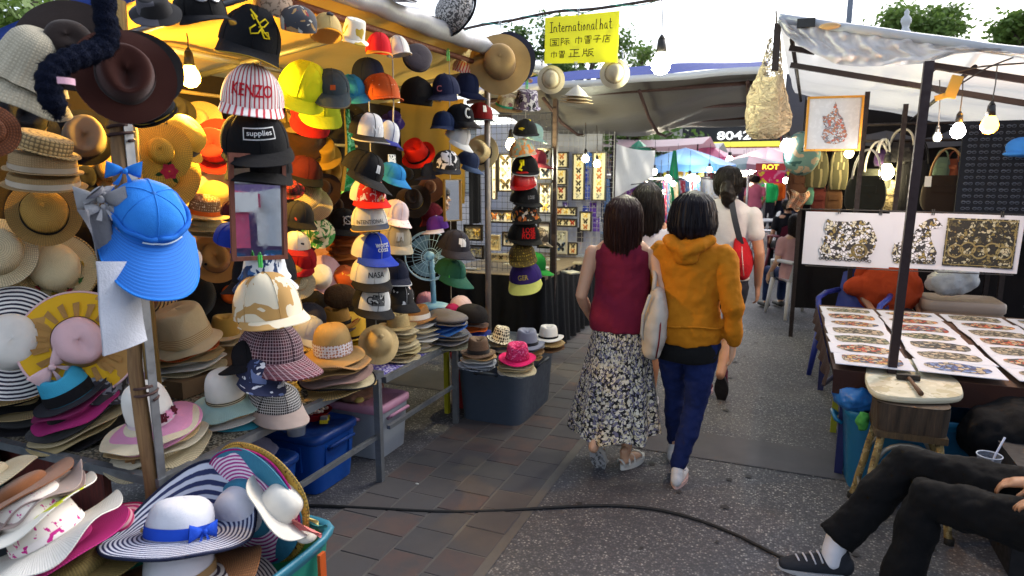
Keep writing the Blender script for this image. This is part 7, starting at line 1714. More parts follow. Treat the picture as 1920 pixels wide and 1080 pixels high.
def hairdo(root, c, f, rings_, zb, zf, col, seed=1, k=1.0, nt=150, nv=36, tail=None, part_=0, flip=0):
    """rings_ = (height from the head middle, half width, half depth, shift back); zb, zf = lower edge at the back and over the face"""
    f = V(f).normalized(); s = V((f.y, -f.x, 0)).normalized(); c = V(c); rr = random.Random(seed)
    fr = [(rr.randint(18, 46), rr.uniform(0, 6), rr.uniform(4, 22)) for _ in range(5)]
    R0 = sorted(rings_, key=lambda r: -r[0])
    def at(z):
        if z >= R0[0][0]: return R0[0][1:]
        for a, b in zip(R0, R0[1:]):
            if b[0] <= z <= a[0]:
                t = (a[0]-z)/(a[0]-b[0]); t = t*t*(3-2*t)*.3+t*.7; return [a[i]+(b[i]-a[i])*t for i in (1, 2, 3)]
        return R0[-1][1:]
    top = R0[0][0]
    def fn(u, v):
        th = u*2*PI; face = smooth01(cos(th), .25, .72)      # th = 0 looks forward
        zl = zb+(zf-zb)*face+.012*sin(11*th+seed)+.006*sin(29*th)
        if v < .25: z = top-(top-R0[1][0])*(v/.25)**2*1.0
        else: z = R0[1][0]+(zl-R0[1][0])*((v-.25)/.75)
        a, b, sh = at(z)
        g = 1+sum(.007*sin(n*th+p+w_*z*(1 if i % 2 else -1)) for i, (n, p, w_) in enumerate(fr))
        if v > .93: g *= 1-.10*(v-.93)/.07
        return c+s*(a*g*sin(th)*k)+f*((b*g*cos(th)-sh)*k)+V((0, 0, z*k)), (th*.09, -z)
    mb = MB(); mb.grid(nt, nv, fn, True); h = mb.build('hair', hairm(col), root)
    # loose strands over the locks
    mb = MB()
    for i in range(260):
        u = rr.random(); 
        if cos(u*2*PI) > .3: continue
        v0 = rr.uniform(.15, .6); v1 = min(1.0, v0+rr.uniform(.3, .6)); pts = []; ph = rr.uniform(0, 6); 
        for j in range(7):
            v = v0+(v1-v0)*j/6; p = V(fn(u+.006*sin(3*v+ph), v)[0]); o_ = (p-c); o_.z = 0; pts.append(p+o_.normalized()*(.003+.006*(j == 6)*rr.random()))
        mb.path(pts, [.0016]*6+[.0005], 3)
    mb.build('hair_strands', hairm(col), h)['kind'] = 'stuff'
    return h
def sneaker(root, a, f, col, sole, k=1.0, lift=0.0, name='shoe', roll=0):
    """a = ankle point over the ground; f = where the toes point; lift = heel raised angle"""
    f = V((f[0], f[1], 0)).normalized(); s = V((f.y, -f.x, 0)); toe = V((a[0], a[1], 0))+f*.15*k+V((0, 0, .02))
    Rt = Matrix.Rotation(-lift, 3, s)
    def q(y, z, x=0):
        p = f*(y-.15)*k+V((0, 0, z-.02))*k+s*x*k; return toe+Rt @ p
    mb = MB(); limb(mb, [(q(-.055, .045), .03*k, .04*k), (q(0, .045), .036*k, .042*k), (q(.06, .038), .042*k, .034*k), (q(.13, .028), .042*k, .024*k), (q(.17, .022), .03*k, .016*k)], s, 16)
    limb(mb, [(q(-.03, .09), .033*k, .036*k), (q(-.01, .05), .036*k, .05*k)], s, 14)
    o = blob(mb.build(name, col, root), .006, 4)
    mb = MB()
    def so(u, v):
        t = u*2*PI; y = .058+.128*cos(t); w = .041*sin(t)*(1+.12*cos(t)-.15*cos(2*t)); return q(y, -.006+.026*v, w), (u, v)
    mb.grid(28, 2, so, True)
    for v, fl in ((0, True), (1, False)):
        pts = [V(so(i/28, v)[0]) for i in range(28)]; mb.add(pts, [tuple(range(28))[::-1] if fl else tuple(range(28))])
    mb.build('sole', sole, o)
    mb = MB()
    for i in range(4): mb.path([q(.035+.024*i, .062-.008*i, -.034), q(.045+.024*i, .084-.009*i, -.012), q(.05+.024*i, .086-.009*i, .01), q(.04+.024*i, .064-.008*i, .034)], .0042, 5)
    mb.build('laces', cloth('d8d8e0'), o)
    return o
def person(label, loc, yaw, group=None): return thing('person', label, 'person', loc, (0, 0, yaw), group)
SK1 = skin('d8a888'); SK2 = skin('b98464'); SK3 = skin('c89a78')
FWD = V((0, 1, 0))
def torso_rings(w=1.0, zs=1.0, grow=0, top=1.36, bottom=.80):
    base = [(.80, .155, .115, 0), (.88, .168, .122, -.008), (.96, .148, .108, 0), (1.04, .128, .098, .004), (1.14, .142, .108, .006), (1.24, .158, .108, 0), (1.31, .160, .088, -.01), (1.352, .115, .068, -.014), (1.385, .058, .056, -.01)]
    return [(0, y, z*zs, (a+grow)*w, (b+grow)*w) for z, a, b, y in base if bottom-.001 <= z <= top+.001]
def base_body(root, Hh, sk, legs, arms, headf=(0, 1, 0), headz=None, vox=.0075, hands=None, w=1.0, foot=True):
    k = Hh/1.6; mb = MB()
    mb.rings([(x, y*k, z*k, a*k, b*k) for x, y, z, a, b in torso_rings(w, 1, -.004)], 20)
    limb(mb, [(P3(0, -.012*k, 1.34*k), .056*k, .056*k), (P3(0, .0, 1.43*k), .047*k, .05*k)])
    for (hip, knee, ank) in legs:
        limb(mb, [(hip, .082*k, .085*k), (hip*.5+knee*.5, .068*k, .072*k), (knee, .05*k, .053*k), (knee*.65+ank*.35+V((0, -.012*k, 0)), .047*k, .052*k), (knee*.25+ank*.75, .034*k, .038*k), (ank, .03*k, .036*k)])
    for (sh, el, wr) in arms:
        limb(mb, [(sh, .044*k, .046*k), (sh*.5+el*.5, .040*k, .040*k), (el, .034*k, .034*k), (el*.6+wr*.4, .034*k, .033*k), (wr, .023*k, .02*k)])
    q = head_mesh(mb, (0, .012*k, 1.487*k), headf, k)
    for hn in (hands or []): hand(mb, *hn)
    o = blob(mb.build('body', sk, root), vox, 4)
    eyes(root, q, k)
    return k, q
def garment(root, name, mats, tubes, vox=.009, disp=.012, dscale=.09, smooth=4):
    mb = MB()
    for t in tubes:
        if isinstance(t, tuple): mb.rings(t[0], 22, t[1])
        else: limb(mb, t)
    return blob(mb.build(name, mats, root), vox, smooth, disp, dscale)

# --- woman in the maroon top and long floral skirt
r = person('woman from behind in a sleeveless maroon top and long floral skirt', (-.80, 3.50, 0), R(6))
k = 1.535/1.6
Hh = 1.535
LH, LK, LA = P3(-.085, .02, .80*k), P3(-.09, .02, .45*k), P3(-.105, -.20, .19*k)
RH, RK, RA = P3(.085, .02, .80*k), P3(.075, .05, .44*k), P3(.045, .03, .075*k)
arms = [(P3(-.168*k, -.01, 1.285*k), P3(-.225*k, -.04, 1.03*k), P3(-.20*k, .12, .88*k)), (P3(.168*k, -.01, 1.285*k), P3(.245*k, -.07, 1.05*k), P3(.20*k, .15, 1.0*k))]
base_body(r, Hh, SK1, [(LH, LK, LA), (RH, RK, RA)], arms, hands=[(arms[0][2], (.1, .8, -.6), (1, .2, 0), (0, .6, .8), .95, .5), (arms[1][2], (-.3, .9, .1), (-1, -.2, 0), (0, 0, 1), .95, .9)])
TOPM = cloth('7a1c38', .95, .18, 420, .35)
garment(r, 'top', TOPM, [([(x, y*k, z*k, a*k, b*k) for x, y, z, a, b in [(0, -.004, .84, .176, .128), (0, -.004, .90, .182, .136), (0, 0, .98, .168, .124), (0, .003, 1.06, .158, .116), (0, .004, 1.15, .158, .118), (0, 0, 1.24, .163, .116), (0, -.008, 1.30, .158, .10), (0, -.012, 1.345, .115, .078), (0, -.01, 1.375, .066, .064)]], (1, 0, 0))], .009, .022, .10)
MB().path([P3(-.01*k, -.085*k, 1.36*k), P3(-.005*k, -.10*k, 1.33*k), P3(0, -.112*k, 1.30*k)], .004, 6).build('neck_slit', cloth('3a0e1c'), r)
FLO = pattern('17161c', 'cfc6ac b8ac8e ded6c4 6f6a80', 30, .40, .5, 'vor')
def skirt(u, v):
    th = u*2*PI; z = (.90-.665*v)*k; f = v**1.1
    a = (.150+.11*v**1.1-.012*v**4)*k; b = (.115+.075*v)*k
    g = 1+f*(.055*sin(8*th+1.2*sin(2*v))+.04*sin(13*th+2+v)+.02*sin(21*th-2*v))
    return (a*g*sin(th)-.02*v+.012*f*sin(5*th), -b*g*cos(th)-.05*v*max(0, cos(th)), z+.014*f*sin(6*th)), (th*.26, v*.72)
mb = MB(); mb.grid(180, 34, skirt, True); mb.build('skirt', FLO, r)
mb = MB(); mb.path([V(skirt(i/40, .005)[0])*1.0 for i in range(41)], .012, 6); mb.build('waistband', FLO, r)
hairdo(r, (0, .0, 1.487*k), (0, 1, 0), [(.120, .012, .012, .004), (.098, .062, .070, .004), (.06, .094, .106, .010), (0, .104, .116, .016), (-.07, .106, .108, .020), (-.15, .10, .09, .028), (-.22, .086, .07, .036), (-.28, .05, .045, .045)], -.265, .055, '2a1512', 3, k)
# sandals
SOLE = pattern('8a8a8c', '5a5a5e b8b8bc', 40, .5); STR = plastic('d4d2cc', .5)
def sandal(root, heel, f, lift, k=.95):
    f = V((f[0], f[1], 0)).normalized(); s = V((f.y, -f.x, 0)); toe = V((heel[0], heel[1], 0))+f*.18*k
    Rt = Matrix.Rotation(-lift, 3, s)
    def q(y, z, x=0): return toe+Rt @ (f*(y-.18)*k+V((0, 0, z))*k+s*x*k)
    mb = MB()
    def so(u, v):
        t = u*2*PI; y = .085+.125*cos(t); w = .042*sin(t)*(1+.16*cos(t)-.12*cos(2*t)); return q(y, .004+.032*v, w), (u, v)
    mb.grid(32, 2, so, True)
    o = thing_part = None
    for v, fl in ((0, True), (1, False)):
        pts = [V(so(i/32, v)[0]) for i in range(32)]; mb.add(pts, [tuple(range(32))[::-1] if fl else tuple(range(32))], None, 1 if fl else 0)
    o = mb.build('sandal', [STR, SOLE], root)
    mb = MB()
    for y0, h, w_ in ((.0, .085, .034), (.055, .08, .036), (.14, .062, .042)):
        mb.path([q(y0+.01*sin(a), .03+h*.55*sin(a), w_*cos(a)*1.05) for a in [i*PI/10 for i in range(11)]], .0065, 6)
    mb.path([q(-.03, .03, -.03), q(-.052, .075, -.012), q(-.052, .075, .012), q(-.03, .03, .03)], .006, 6)
    mb.build('strap', STR, o)
    fb = MB(); limb(fb, [(q(-.015, .058), .027*k, .028*k), (q(.04, .058), .032*k, .026*k), (q(.11, .05), .038*k, .018*k), (q(.16, .045), .034*k, .012*k)], s, 12); limb(fb, [(q(-.01, .12), .026*k, .03*k), (q(0, .07), .028*k, .03*k)], s)
    return fb
mbf = sandal(r, (LA.x-.01, LA.y-.02), (.15, 1), 1.0); blob(mbf.build('foot', SK1, r), .006, 3)
mbf = sandal(r, (RA.x, RA.y-.04), (.42, .9), .0); blob(mbf.build('foot', SK1, r), .006, 3)

# --- white shoulder bag between the two women
P = ony(1229, 606, 3.40); t = thing('shoulder_bag', 'cream canvas bag with a red zip held between the two women', 'bag', P, (0, R(5), R(12)))
CAN = cloth('c9c1b6', .95, .14, 300, .3)
mb = MB(); limb(mb, [(P3(0, 0, -.15), .05, .10), (P3(.0, 0, -.06), .066, .135), (P3(.0, .0, .06), .062, .13), (P3(-.005, 0, .16), .035, .10)], (1, 0, 0), 18); blob(mb.build('bag_body', CAN, t), .009, 6, .022, .09)
MB().path([P3(.012, -.10, .10), P3(.02, -.128, 0), P3(.022, -.125, -.08), P3(.02, -.09, -.16)], .004, 6).build('zip', cloth('7a1a24'), t)
MB().path([P3(-.05, -.09, .16), P3(-.07, -.07, .05), P3(-.066, -.06, -.05), P3(-.05, -.06, -.08)], .009, 6).build('strap', CAN, t)
MB().path([P3(-.03, 0, .17), P3(-.03, .03, .24), P3(-.04, .08, .27)], .012, 8).build('handle', CAN, t)

# --- woman in the mustard jacket
r = person('woman from behind in a mustard hooded jacket, blue jeans and white sneakers', (-.44, 3.50, 0), R(-6)); k = 1.555/1.6; Hh = 1.555
LH, LK, LA = P3(-.082, .0, .80*k), P3(-.085, .12, .46*k), P3(-.10, .22, .09*k)
RH, RK, RA = P3(.082, .0, .80*k), P3(.055, .0, .44*k), P3(.0, -.08, .085*k)
arms = [(P3(-.165*k, 0, 1.28*k), P3(-.20*k, .06, 1.03*k), P3(-.12*k, .22, .98*k)), (P3(.168*k, 0, 1.28*k), P3(.235*k, -.04, 1.02*k), P3(.235*k, .02, .80*k))]
base_body(r, Hh, SK1, [(LH, LK, LA), (RH, RK, RA)], arms, hands=[(arms[0][2], (.7, .7, 0), (0, .3, -1), (0, .7, .7), .95, .6), (arms[1][2], (-.05, .25, -1), (-1, .1, 0), (.1, 1, 0), .95, .6)])
MUS = cloth('b5700f', .9, .2, 320, .3, k=.95)
jk = [([(x, y*k, z*k, a*k*.95, b*k*.94) for x, y, z, a, b in [(0, -.006, .80, .186, .140), (0, -.008, .86, .192, .146), (0, -.006, .94, .180, .138), (0, 0, 1.02, .168, .13), (0, 0, 1.12, .170, .13), (0, -.004, 1.21, .178, .126), (0, -.010, 1.29, .172, .106), (0, -.012, 1.345, .13, .088), (0, -.01, 1.375, .082, .08)]], (1, 0, 0)),
      [(arms[0][0], .066*k, .068*k), (arms[0][0]*.5+arms[0][1]*.5, .060*k, .062*k), (arms[0][1], .052*k, .052*k), (arms[0][2], .042*k, .042*k)],
      [(arms[1][0], .066*k, .068*k), (arms[1][0]*.5+arms[1][1]*.5, .062*k, .064*k), (arms[1][1], .054*k, .056*k), (arms[1][1]*.4+arms[1][2]*.6, .047*k, .05*k), (arms[1][2]+P3(0, 0, .03), .042*k, .044*k)]]
o = garment(r, 'jacket', MUS, jk, .009, .034, .085, 3)
mb = MB()                                                       # hood lying on the back
limb(mb, [(P3(-.10*k, -.055*k, 1.36*k), .03, .045), (P3(-.07*k, -.10*k, 1.335*k), .035, .05), (P3(0, -.122*k, 1.295*k), .038, .055), (P3(.07*k, -.10*k, 1.335*k), .035, .05), (P3(.10*k, -.055*k, 1.36*k), .03, .045)], (0, 0, 1))
limb(mb, [(P3(-.04*k, -.12*k, 1.27*k), .04, .03), (P3(.04*k, -.12*k, 1.27*k), .04, .03)], (0, 0, 1))
limb(mb, [(P3(0, -.10*k, 1.34*k), .08*k, .03), (P3(0, -.12*k, 1.25*k), .05*k, .02)])
blob(mb.build('hood', MUS, o), .008, 5, .02, .06)
mb = MB(); mb.path([P3(.188*k*sin(a), -.004-.145*k*cos(a), .905*k+.006*sin(4*a)) for a in [i*2*PI/40 for i in range(41)]], .006, 6); mb.build('waist_seam', MUS, o)
garment(r, 'shirt', cloth('121214'), [([(0, -.004, .70*k, .162*k, .122*k), (0, -.006, .76*k, .172*k, .13*k), (0, -.006, .84*k, .158*k, .116*k), (0, 0, .92*k, .14*k, .10*k)], (1, 0, 0))], .009, .012)
JN = cloth('152457', .9, .3, 500, .4)
def trouser(hip, knee, ank, k, s=1.0): return [(hip, .094*k*s, .098*k*s), (hip*.5+knee*.5, .080*k*s, .084*k*s), (knee, .060*k*s, .062*k*s), (knee*.6+ank*.4+V((0, -.012*k, 0)), .056*k*s, .060*k*s), (ank+V((0, 0, .03)), .044*k*s, .048*k*s)]
garment(r, 'jeans', JN, [trouser(LH, LK, LA, k), trouser(RH, RK, RA, k)], .008, .02, .05, 3)
hairdo(r, (0, .005, 1.487*k), (.15, 1, 0), [(.125, .012, .012, .004), (.104, .064, .072, .004), (.065, .104, .112, .006), (0, .122, .124, .010), (-.06, .128, .126, .012), (-.10, .12, .116, .012), (-.14, .096, .096, .010)], -.13, .03, '15121a', 5, k)
sneaker(r, LA, (-.05, 1, 0), cloth('d4d2d2'), plastic('b8a8a4', .5), .98); sneaker(r, RA, (-.1, 1, 0), cloth('dcdadc'), plastic('c8a8a4', .5), .98)

# --- woman with a ponytail and a red bag further ahead
r = person('tall woman from behind with a ponytail, pale pink shirt and dark sneakers', (-.40, 4.98, 0), R(-4)); Hh = 1.70; k = Hh/1.6
LH, LK, LA = P3(-.085, .0, .80*k), P3(-.08, .06, .46*k), P3(-.085, .02, .085*k)
RH, RK, RA = P3(.085, .0, .80*k), P3(.07, .06, .44*k), P3(.05, -.20, .21*k)
arms = [(P3(-.168*k, 0, 1.28*k), P3(-.22*k, 0, 1.03*k), P3(-.20*k, .12, .86*k)), (P3(.168*k, 0, 1.285*k), P3(.232*k, -.03, 1.03*k), P3(.225*k, .05, .80*k))]
base_body(r, Hh, SK2, [(LH, LK, LA), (RH, RK, RA)], arms, headf=(-.15, 1, 0), hands=[(arms[0][2], (.1, .6, -.8), (1, 0, 0), (0, 1, 0), 1, .5), (arms[1][2], (.05, .1, -1), (-1, .2, 0), (0, 1, 0), 1.0, .7)])
PNK = cloth('d9d0cd', .95, .12)
garment(r, 'shirt', PNK, [([(0, -.004, z*k, a*k, b*k) for z, a, b in ((.84, .180, .13), (.92, .172, .128), (1.02, .150, .112), (1.14, .156, .118), (1.24, .166, .116), (1.30, .168, .108), (1.35, .132, .09), (1.385, .074, .072))], (1, 0, 0)),
    [(arms[0][0], .062*k, .066*k), (arms[0][0]*.45+arms[0][1]*.55, .055*k, .057*k)], [(arms[1][0], .062*k, .066*k), (arms[1][0]*.45+arms[1][1]*.55, .055*k, .057*k)]], .01, .012, .09)
garment(r, 'shorts', cloth('2a2a34'), [trouser(LH, LH*.45+LK*.55, LH*.35+LK*.65, k, 1.06), trouser(RH, RH*.45+RK*.55, RH*.35+RK*.65, k, 1.06), ([(0, 0, .78*k, .168*k, .124*k), (0, 0, .88*k, .172*k, .126*k)], (1, 0, 0))], .01, .01)
h = hairdo(r, (0, .01, 1.487*k), (-.15, 1, 0), [(.118, .012, .012, .004), (.10, .06, .068, .004), (.06, .088, .10, .006), (0, .094, .108, .010), (-.05, .086, .10, .012), (-.09, .06, .078, .014)], -.08, .05, '17120f', 8, k)
mb = MB(); ht = P3(.012, -.095, 1.47*k); mb.rings([(ht.x, ht.y+.02, ht.z+.03, .03, .03), (ht.x, ht.y-.015, ht.z+.01, .04, .038), (ht.x+.008, ht.y-.03, ht.z-.04, .052, .045), (ht.x+.014, ht.y-.02, ht.z-.09, .05, .04), (ht.x+.02, ht.y-.01, ht.z-.13, .034, .03), (ht.x+.024, ht.y, ht.z-.16, .012, .01)], 22); blob(mb.build('ponytail', hairm('17120f'), h), .006, 3, .015, .03)
SH_ = cloth('5a1a34'); sneaker(r, LA, (-.05, 1, 0), SH_, plastic('c9a8b4', .5), 1.05); sneaker(r, RA, (0, 1, 0), SH_, plastic('1a181c', .6), 1.05, 1.15)
P = ony(1392, 488, 4.90); t = thing('shoulder_bag', 'red bag on a grey strap at the hip of the tall woman', 'bag', P, (0, R(-6), R(-20)))
mb = MB(); limb(mb, [(P3(0, 0, -.11), .04, .08), (P3(.005, 0, -.03), .06, .12), (P3(.0, 0, .07), .05, .11), (P3(-.01, 0, .15), .03, .07)], (1, 0, 0), 16); blob(mb.build('bag_body', cloth('a8141e', k=.95), t), .01, 5, .015, .08)
MB().path([P3(.03, -.07, .10), P3(.045, -.10, 0), P3(.04, -.08, -.10)], .004, 6).build('zip', cloth('d8a0a0'), t)
MB().grid(3, 14, lambda u, v: ((.02-.02*v+.045*(u-.5)-.16*v*v*.35, -.03-.055*sin(PI*v)-.03*(1-v), .12+.42*v), (u, v))).build('strap', cloth('4a4a52'), t)

# --- dark haired woman glimpsed between the first two
r = person('dark haired woman mostly hidden between the maroon and mustard women', (-.86, 4.45, 0), R(4)); Hh = 1.585; k = Hh/1.6
LH, LK, LA = P3(-.08, 0, .8*k), P3(-.075, .05, .45*k), P3(-.08, -.02, .085*k); RH, RK, RA = P3(.08, 0, .8*k), P3(.07, .05, .45*k), P3(.06, .1, .085*k)
arms = [(P3(-.16*k, 0, 1.28*k), P3(-.21*k, 0, 1.03*k), P3(-.19*k, .08, .84*k)), (P3(.16*k, 0, 1.28*k), P3(.21*k, 0, 1.03*k), P3(.19*k, .08, .84*k))]
base_body(r, Hh, SK2, [(LH, LK, LA), (RH, RK, RA)], arms, hands=[(a[2], (0, .3, -1), (1 if a[2].x < 0 else -1, 0, 0), (0, 1, 0), 1, .5) for a in arms], vox=.01)
garment(r, 'shirt', vstripes('cfcdd6', '5a5a8a', .03, .6), [([(0, 0, z*k, a*k, b*k) for z, a, b in ((.80, .178, .13), (.9, .172, .128), (1.02, .15, .112), (1.14, .156, .118), (1.24, .164, .114), (1.30, .158, .098), (1.345, .116, .076), (1.39, .066, .064))], (1, 0, 0)), [(arms[0][0], .058*k, .06*k), (arms[0][1], .05*k, .05*k)], [(arms[1][0], .058*k, .06*k), (arms[1][1], .05*k, .05*k)]], .012, .012)
garment(r, 'shorts', cloth('2c2e3c'), [trouser(LH, LH*.5+LK*.5, LH*.4+LK*.6, k, 1.08), trouser(RH, RH*.5+RK*.5, RH*.4+RK*.6, k, 1.08)], .012, .01)
hairdo(r, (0, 0, 1.487*k), (0, 1, 0), [(.120, .012, .012, .004), (.10, .06, .07, .004), (.06, .095, .106, .008), (0, .105, .118, .014), (-.08, .112, .112, .02), (-.17, .116, .10, .026), (-.25, .10, .08, .034)], -.24, .05, '16100f', 12, k)
sneaker(r, LA, (0, 1, 0), cloth('cfcdd0'), plastic('b8b4b4'), 1); sneaker(r, RA, (0, 1, 0), cloth('cfcdd0'), plastic('b8b4b4'), 1)

# --- seated man in the right foreground
seat = (1.10, 2.64)
r = thing('person', 'seated man in dark trousers and grey sneakers with crossed legs', 'person', (seat[0], seat[1], 0), (0, 0, 0))
O = V((seat[0], seat[1], 0))
def L_(p): return V(p)-O
toe = L_(onz(1464, 1052, .03)); heel = L_(onz(1612, 1072, .03)); fdir = toe-heel; fdir.z = 0; fdir.normalize(); foot = toe-fdir*.195; foot.z = 0
SKM = skin('a87858'); mb = MB(); bm = MB()
hA = P3(-.02, .10, .50); kA = L_(onz(1702, 872, .475)); aA = foot-fdir*.01+V((0, .01, .155)); hB = P3(-.02, -.10, .47); kB = L_(onz(1735, 935, .42)); aB = L_(onz(1690, 1095, .085))
bm.rings([(.03+.10*max(0, z-.5)*.4, 0, z, b, a) for z, a, b in ((.42, .16, .13), (.52, .175, .135), (.64, .155, .12), (.78, .17, .125), (.92, .185, .125), (1.0, .17, .10), (1.05, .10, .075), (1.09, .055, .055))], 18)
limb(bm, [(P3(.12, 0, 1.06), .055, .055), (P3(.11, 0, 1.15), .052, .054)])
for h_, kn, an in ((hA, kA, aA), (hB, kB, aB)): limb(bm, [(h_, .07, .07), (kn, .046, .046), (an, .036, .04)], (0, 1, 0))
hd = L_(onz(1952, 905, .575)); el = P3(-.05, .30, .68); sh = P3(.10, .20, .98)
limb(bm, [(sh, .05, .05), (el, .04, .04), (hd, .026, .024)], (0, 0, 1))
limb(bm, [(P3(.10, -.2, .98), .05, .05), (P3(.0, -.28, .70), .04, .04), (P3(-.2, -.14, .60), .026, .024)], (0, 0, 1))
hand(bm, hd, (-.85, .25, -.25), (0, .05, -1), (.1, -1, .1), 1.05, .75); hand(bm, P3(-.2, -.14, .60), (-.9, .3, -.2), (0, 0, -1), (0, 1, 0), 1.05, .5)
q = head_mesh(bm, (.09, 0, 1.25), (-1, .1, 0), 1.04); blob(bm.build('body', SKM, r), .0065, 4); eyes(r, q, 1.04)
hairdo(r, (.09, 0, 1.25), (-1, .1, 0), [(.118, .012, .012, .004), (.10, .06, .068, .004), (.06, .088, .10, .004), (0, .09, .104, .006), (-.06, .07, .09, .008)], -.06, .05, '15120f', 15, 1.04)
NT_ = cloth('08090d', .95, .25, 400, .3)
def pant(h_, kn, an, e=0): 
    d = (an-kn).normalized()
    return [(h_, .108, .10), (h_*.5+kn*.5, .09, .088), (kn, .078, .08), (kn*.5+an*.5, .068, .074), (an-d*.01, .068, .08), (an+d*.0, .069, .081)]
mb = MB(); mb.rings([(x, y, z, a, b) for (x, y, z), a, b in []] or [(.03, 0, .42, .12, .16), (.03, 0, .52, .15, .19), (.03, 0, .66, .13, .17)], 18)
for args in ((hA, kA, aA), (hB, kB, aB)): limb(mb, pant(*args), (0, 1, 0), 18, True)
blob(mb.build('trousers', NT_, r), .008, 3, .032, .08)
garment(r, 'shirt', cloth('16171d'), [([(.03+.10*max(0, z-.5)*.4, 0, z, b, a) for z, a, b in ((.55, .178, .14), (.64, .17, .135), (.78, .182, .138), (.92, .195, .136), (1.0, .18, .112), (1.06, .11, .085))], (1, 0, 0)), [(sh, .066, .066), (el, .058, .058), (el*.5+hd*.5, .05, .05)], [(P3(.10, -.2, .98), .066, .066), (P3(.0, -.28, .70), .055, .055)]], .012, .02)
# sock and sneaker of the near foot
d = (aA-kA).normalized()
SOCK = pattern('d8dae4', '5a5f7a', 60, .62, 1)
garment(r, 'sock', SOCK, [[(aA-d*.12, .05, .056), (aA-d*.02, .049, .054), (aA*.5+foot*.5+V((0, 0, .03)), .044, .05), (foot+V((0, 0, .055)), .042, .046)]], .006, .004, .04)
sneaker(r, foot, fdir, cloth('2c3038', .85, .2, 300, .5), plastic('b4b6bc', .5), 1.12, .0)
sneaker(r, aB+V((0, 0, 0)), (-.9, -.2, 0), cloth('2c3038'), plastic('b4b6bc', .5), 1.1)
# his stool
t = thing('stool', 'low plastic stool under the seated man at the right edge', 'stool', (seat[0]+.05, seat[1], 0))
MB().grid(28, 3, lambda u, v: ((.17-.0*v)*cos(u*2*PI) if v < .9 else 0, (.17)*sin(u*2*PI) if v < .9 else 0, .36+.03*v), True) if False else bevel(MB().box((0, 0, .385), (.34, .34, .03)).build('seat', plastic('2a2c34'), t), .01)
for sx in (-1, 1):
    for sy in (-1, 1): MB().bar((sx*.14, sy*.14, .37), (sx*.17, sy*.17, 0), .018, 8).build('leg', metal('8a8478', .5, .5), t)

# ------------------------------------------------------------ plain figures further away
def far_person(label, x, y, Hh, yaw, top, trs, hair, sk=None, sleeves=True, skirt_=None, pose=0, bagc=None, group='shoppers further along the aisle', longh=False, seated=False):
    r = person(label, (x, y, 0), yaw, group); k = Hh/1.6; sk = sk or SK2
    st = .14 if pose else .04
    if not seated:
        LH, LK, LA = P3(-.08*k, 0, .8*k), P3(-.08*k, st*.6, .45*k), P3(-.085*k, -st, .06*k); RH, RK, RA = P3(.08*k, 0, .8*k), P3(.08*k, st, .45*k), P3(.08*k, st, .06*k); up = 0
    else:
        up = -.36; LH, LK, LA = P3(-.08, 0, .46), P3(-.10, .40, .48), P3(-.1, .42, .07); RH, RK, RA = P3(.08, 0, .46), P3(.1, .40, .48), P3(.1, .44, .07)
    U = V((0, 0, up))
    arms = [(P3(-.17*k, 0, 1.28*k)+U, P3(-.23*k, -.02, 1.03*k)+U, P3(-.2*k, .1+.12*pose+.1*seated, .85*k)+U), (P3(.17*k, 0, 1.28*k)+U, P3(.23*k, -.02, 1.03*k)+U, P3(.19*k, .14+.1*seated, .87*k)+U)]
    mb = MB(); mb.rings([(x_, y_*k, z*k+up, a*k, b*k) for x_, y_, z, a, b in torso_rings(1, 1, -.004)], 14); limb(mb, [(P3(0, 0, 1.34*k)+U, .055*k, .055*k), (P3(0, 0, 1.43*k)+U, .047*k, .05*k)])
    for a in ((LH, LK, LA), (RH, RK, RA)): limb(mb, [(a[0], .08*k, .08*k), (a[1], .05*k, .05*k), (a[2], .034*k, .036*k)], n=10); limb(mb, [(a[2]+V((0, -.02, -.02)), .035, .03), (a[2]+V((0, .13, -.035)), .034, .022)], n=8)
    for a in arms: limb(mb, [(a[0], .045*k, .045*k), (a[1], .035*k, .035*k), (a[2], .025*k, .022*k)], n=10); hand(mb, a[2], (0, .4, -.9), (1 if a[2].x < 0 else -1, 0, 0), (0, 1, 0), 1.05, .5)
    q = head_mesh(mb, P3(0, .012, 1.487*k)+U, (0, 1, 0), k); blob(mb.build('body', sk, r), .014, 2); eyes(r, q, k)
    tubes = [([(0, 0, z*k+up, a*k, b*k) for z, a, b in ((.80, .178, .13), (.9, .174, .13), (1.02, .152, .114), (1.14, .158, .12), (1.24, .166, .116), (1.30, .16, .1), (1.345, .118, .078), (1.38, .068, .066))], (1, 0, 0))]
    if sleeves: tubes += [[(a[0], .062*k, .062*k), (a[1]*.6+a[0]*.4, .056*k, .056*k)] + ([(a[2]*.9+a[1]*.1, .045*k, .045*k)] if sleeves == 2 else []) for a in arms]
    garment(r, 'shirt', top, tubes, .016, .015)
    tt = [[(a[0], .094*k, .096*k), (a[1], .066*k, .068*k)] + ([(a[2]+V((0, 0, .05)), .052*k, .055*k)]) for a in ((LH, LK, LA), (RH, RK, RA))]
    garment(r, 'trousers', trs, tt, .016, .012)
    if longh: rg = [(.120, .012, .012, .004), (.10, .06, .07, .004), (.06, .094, .104, .006), (0, .10, .114, .01), (-.1, .10, .1, .02), (-.2, .085, .07, .03)]
    else: rg = [(.118, .012, .012, .004), (.10, .06, .068, .004), (.06, .09, .102, .004), (0, .094, .106, .008), (-.07, .075, .09, .012)]
    hairdo(r, P3(0, .008, 1.487*k)+U, (0, 1, 0), rg, rg[-1][0]+.01, .055, hair, int(abs(x*31+y*7)), k, 60, 16)
    for a in (LA, RA): blob(limb(MB(), [(a+V((0, -.04, -.02)), .042, .04), (a+V((0, .15, -.03)), .042, .03)], n=10).build('shoe', plastic('2a2624', .5), r), .012, 2)
    return r
def gp(px, py): p = onz(px, py, 0); return p.x, p.y
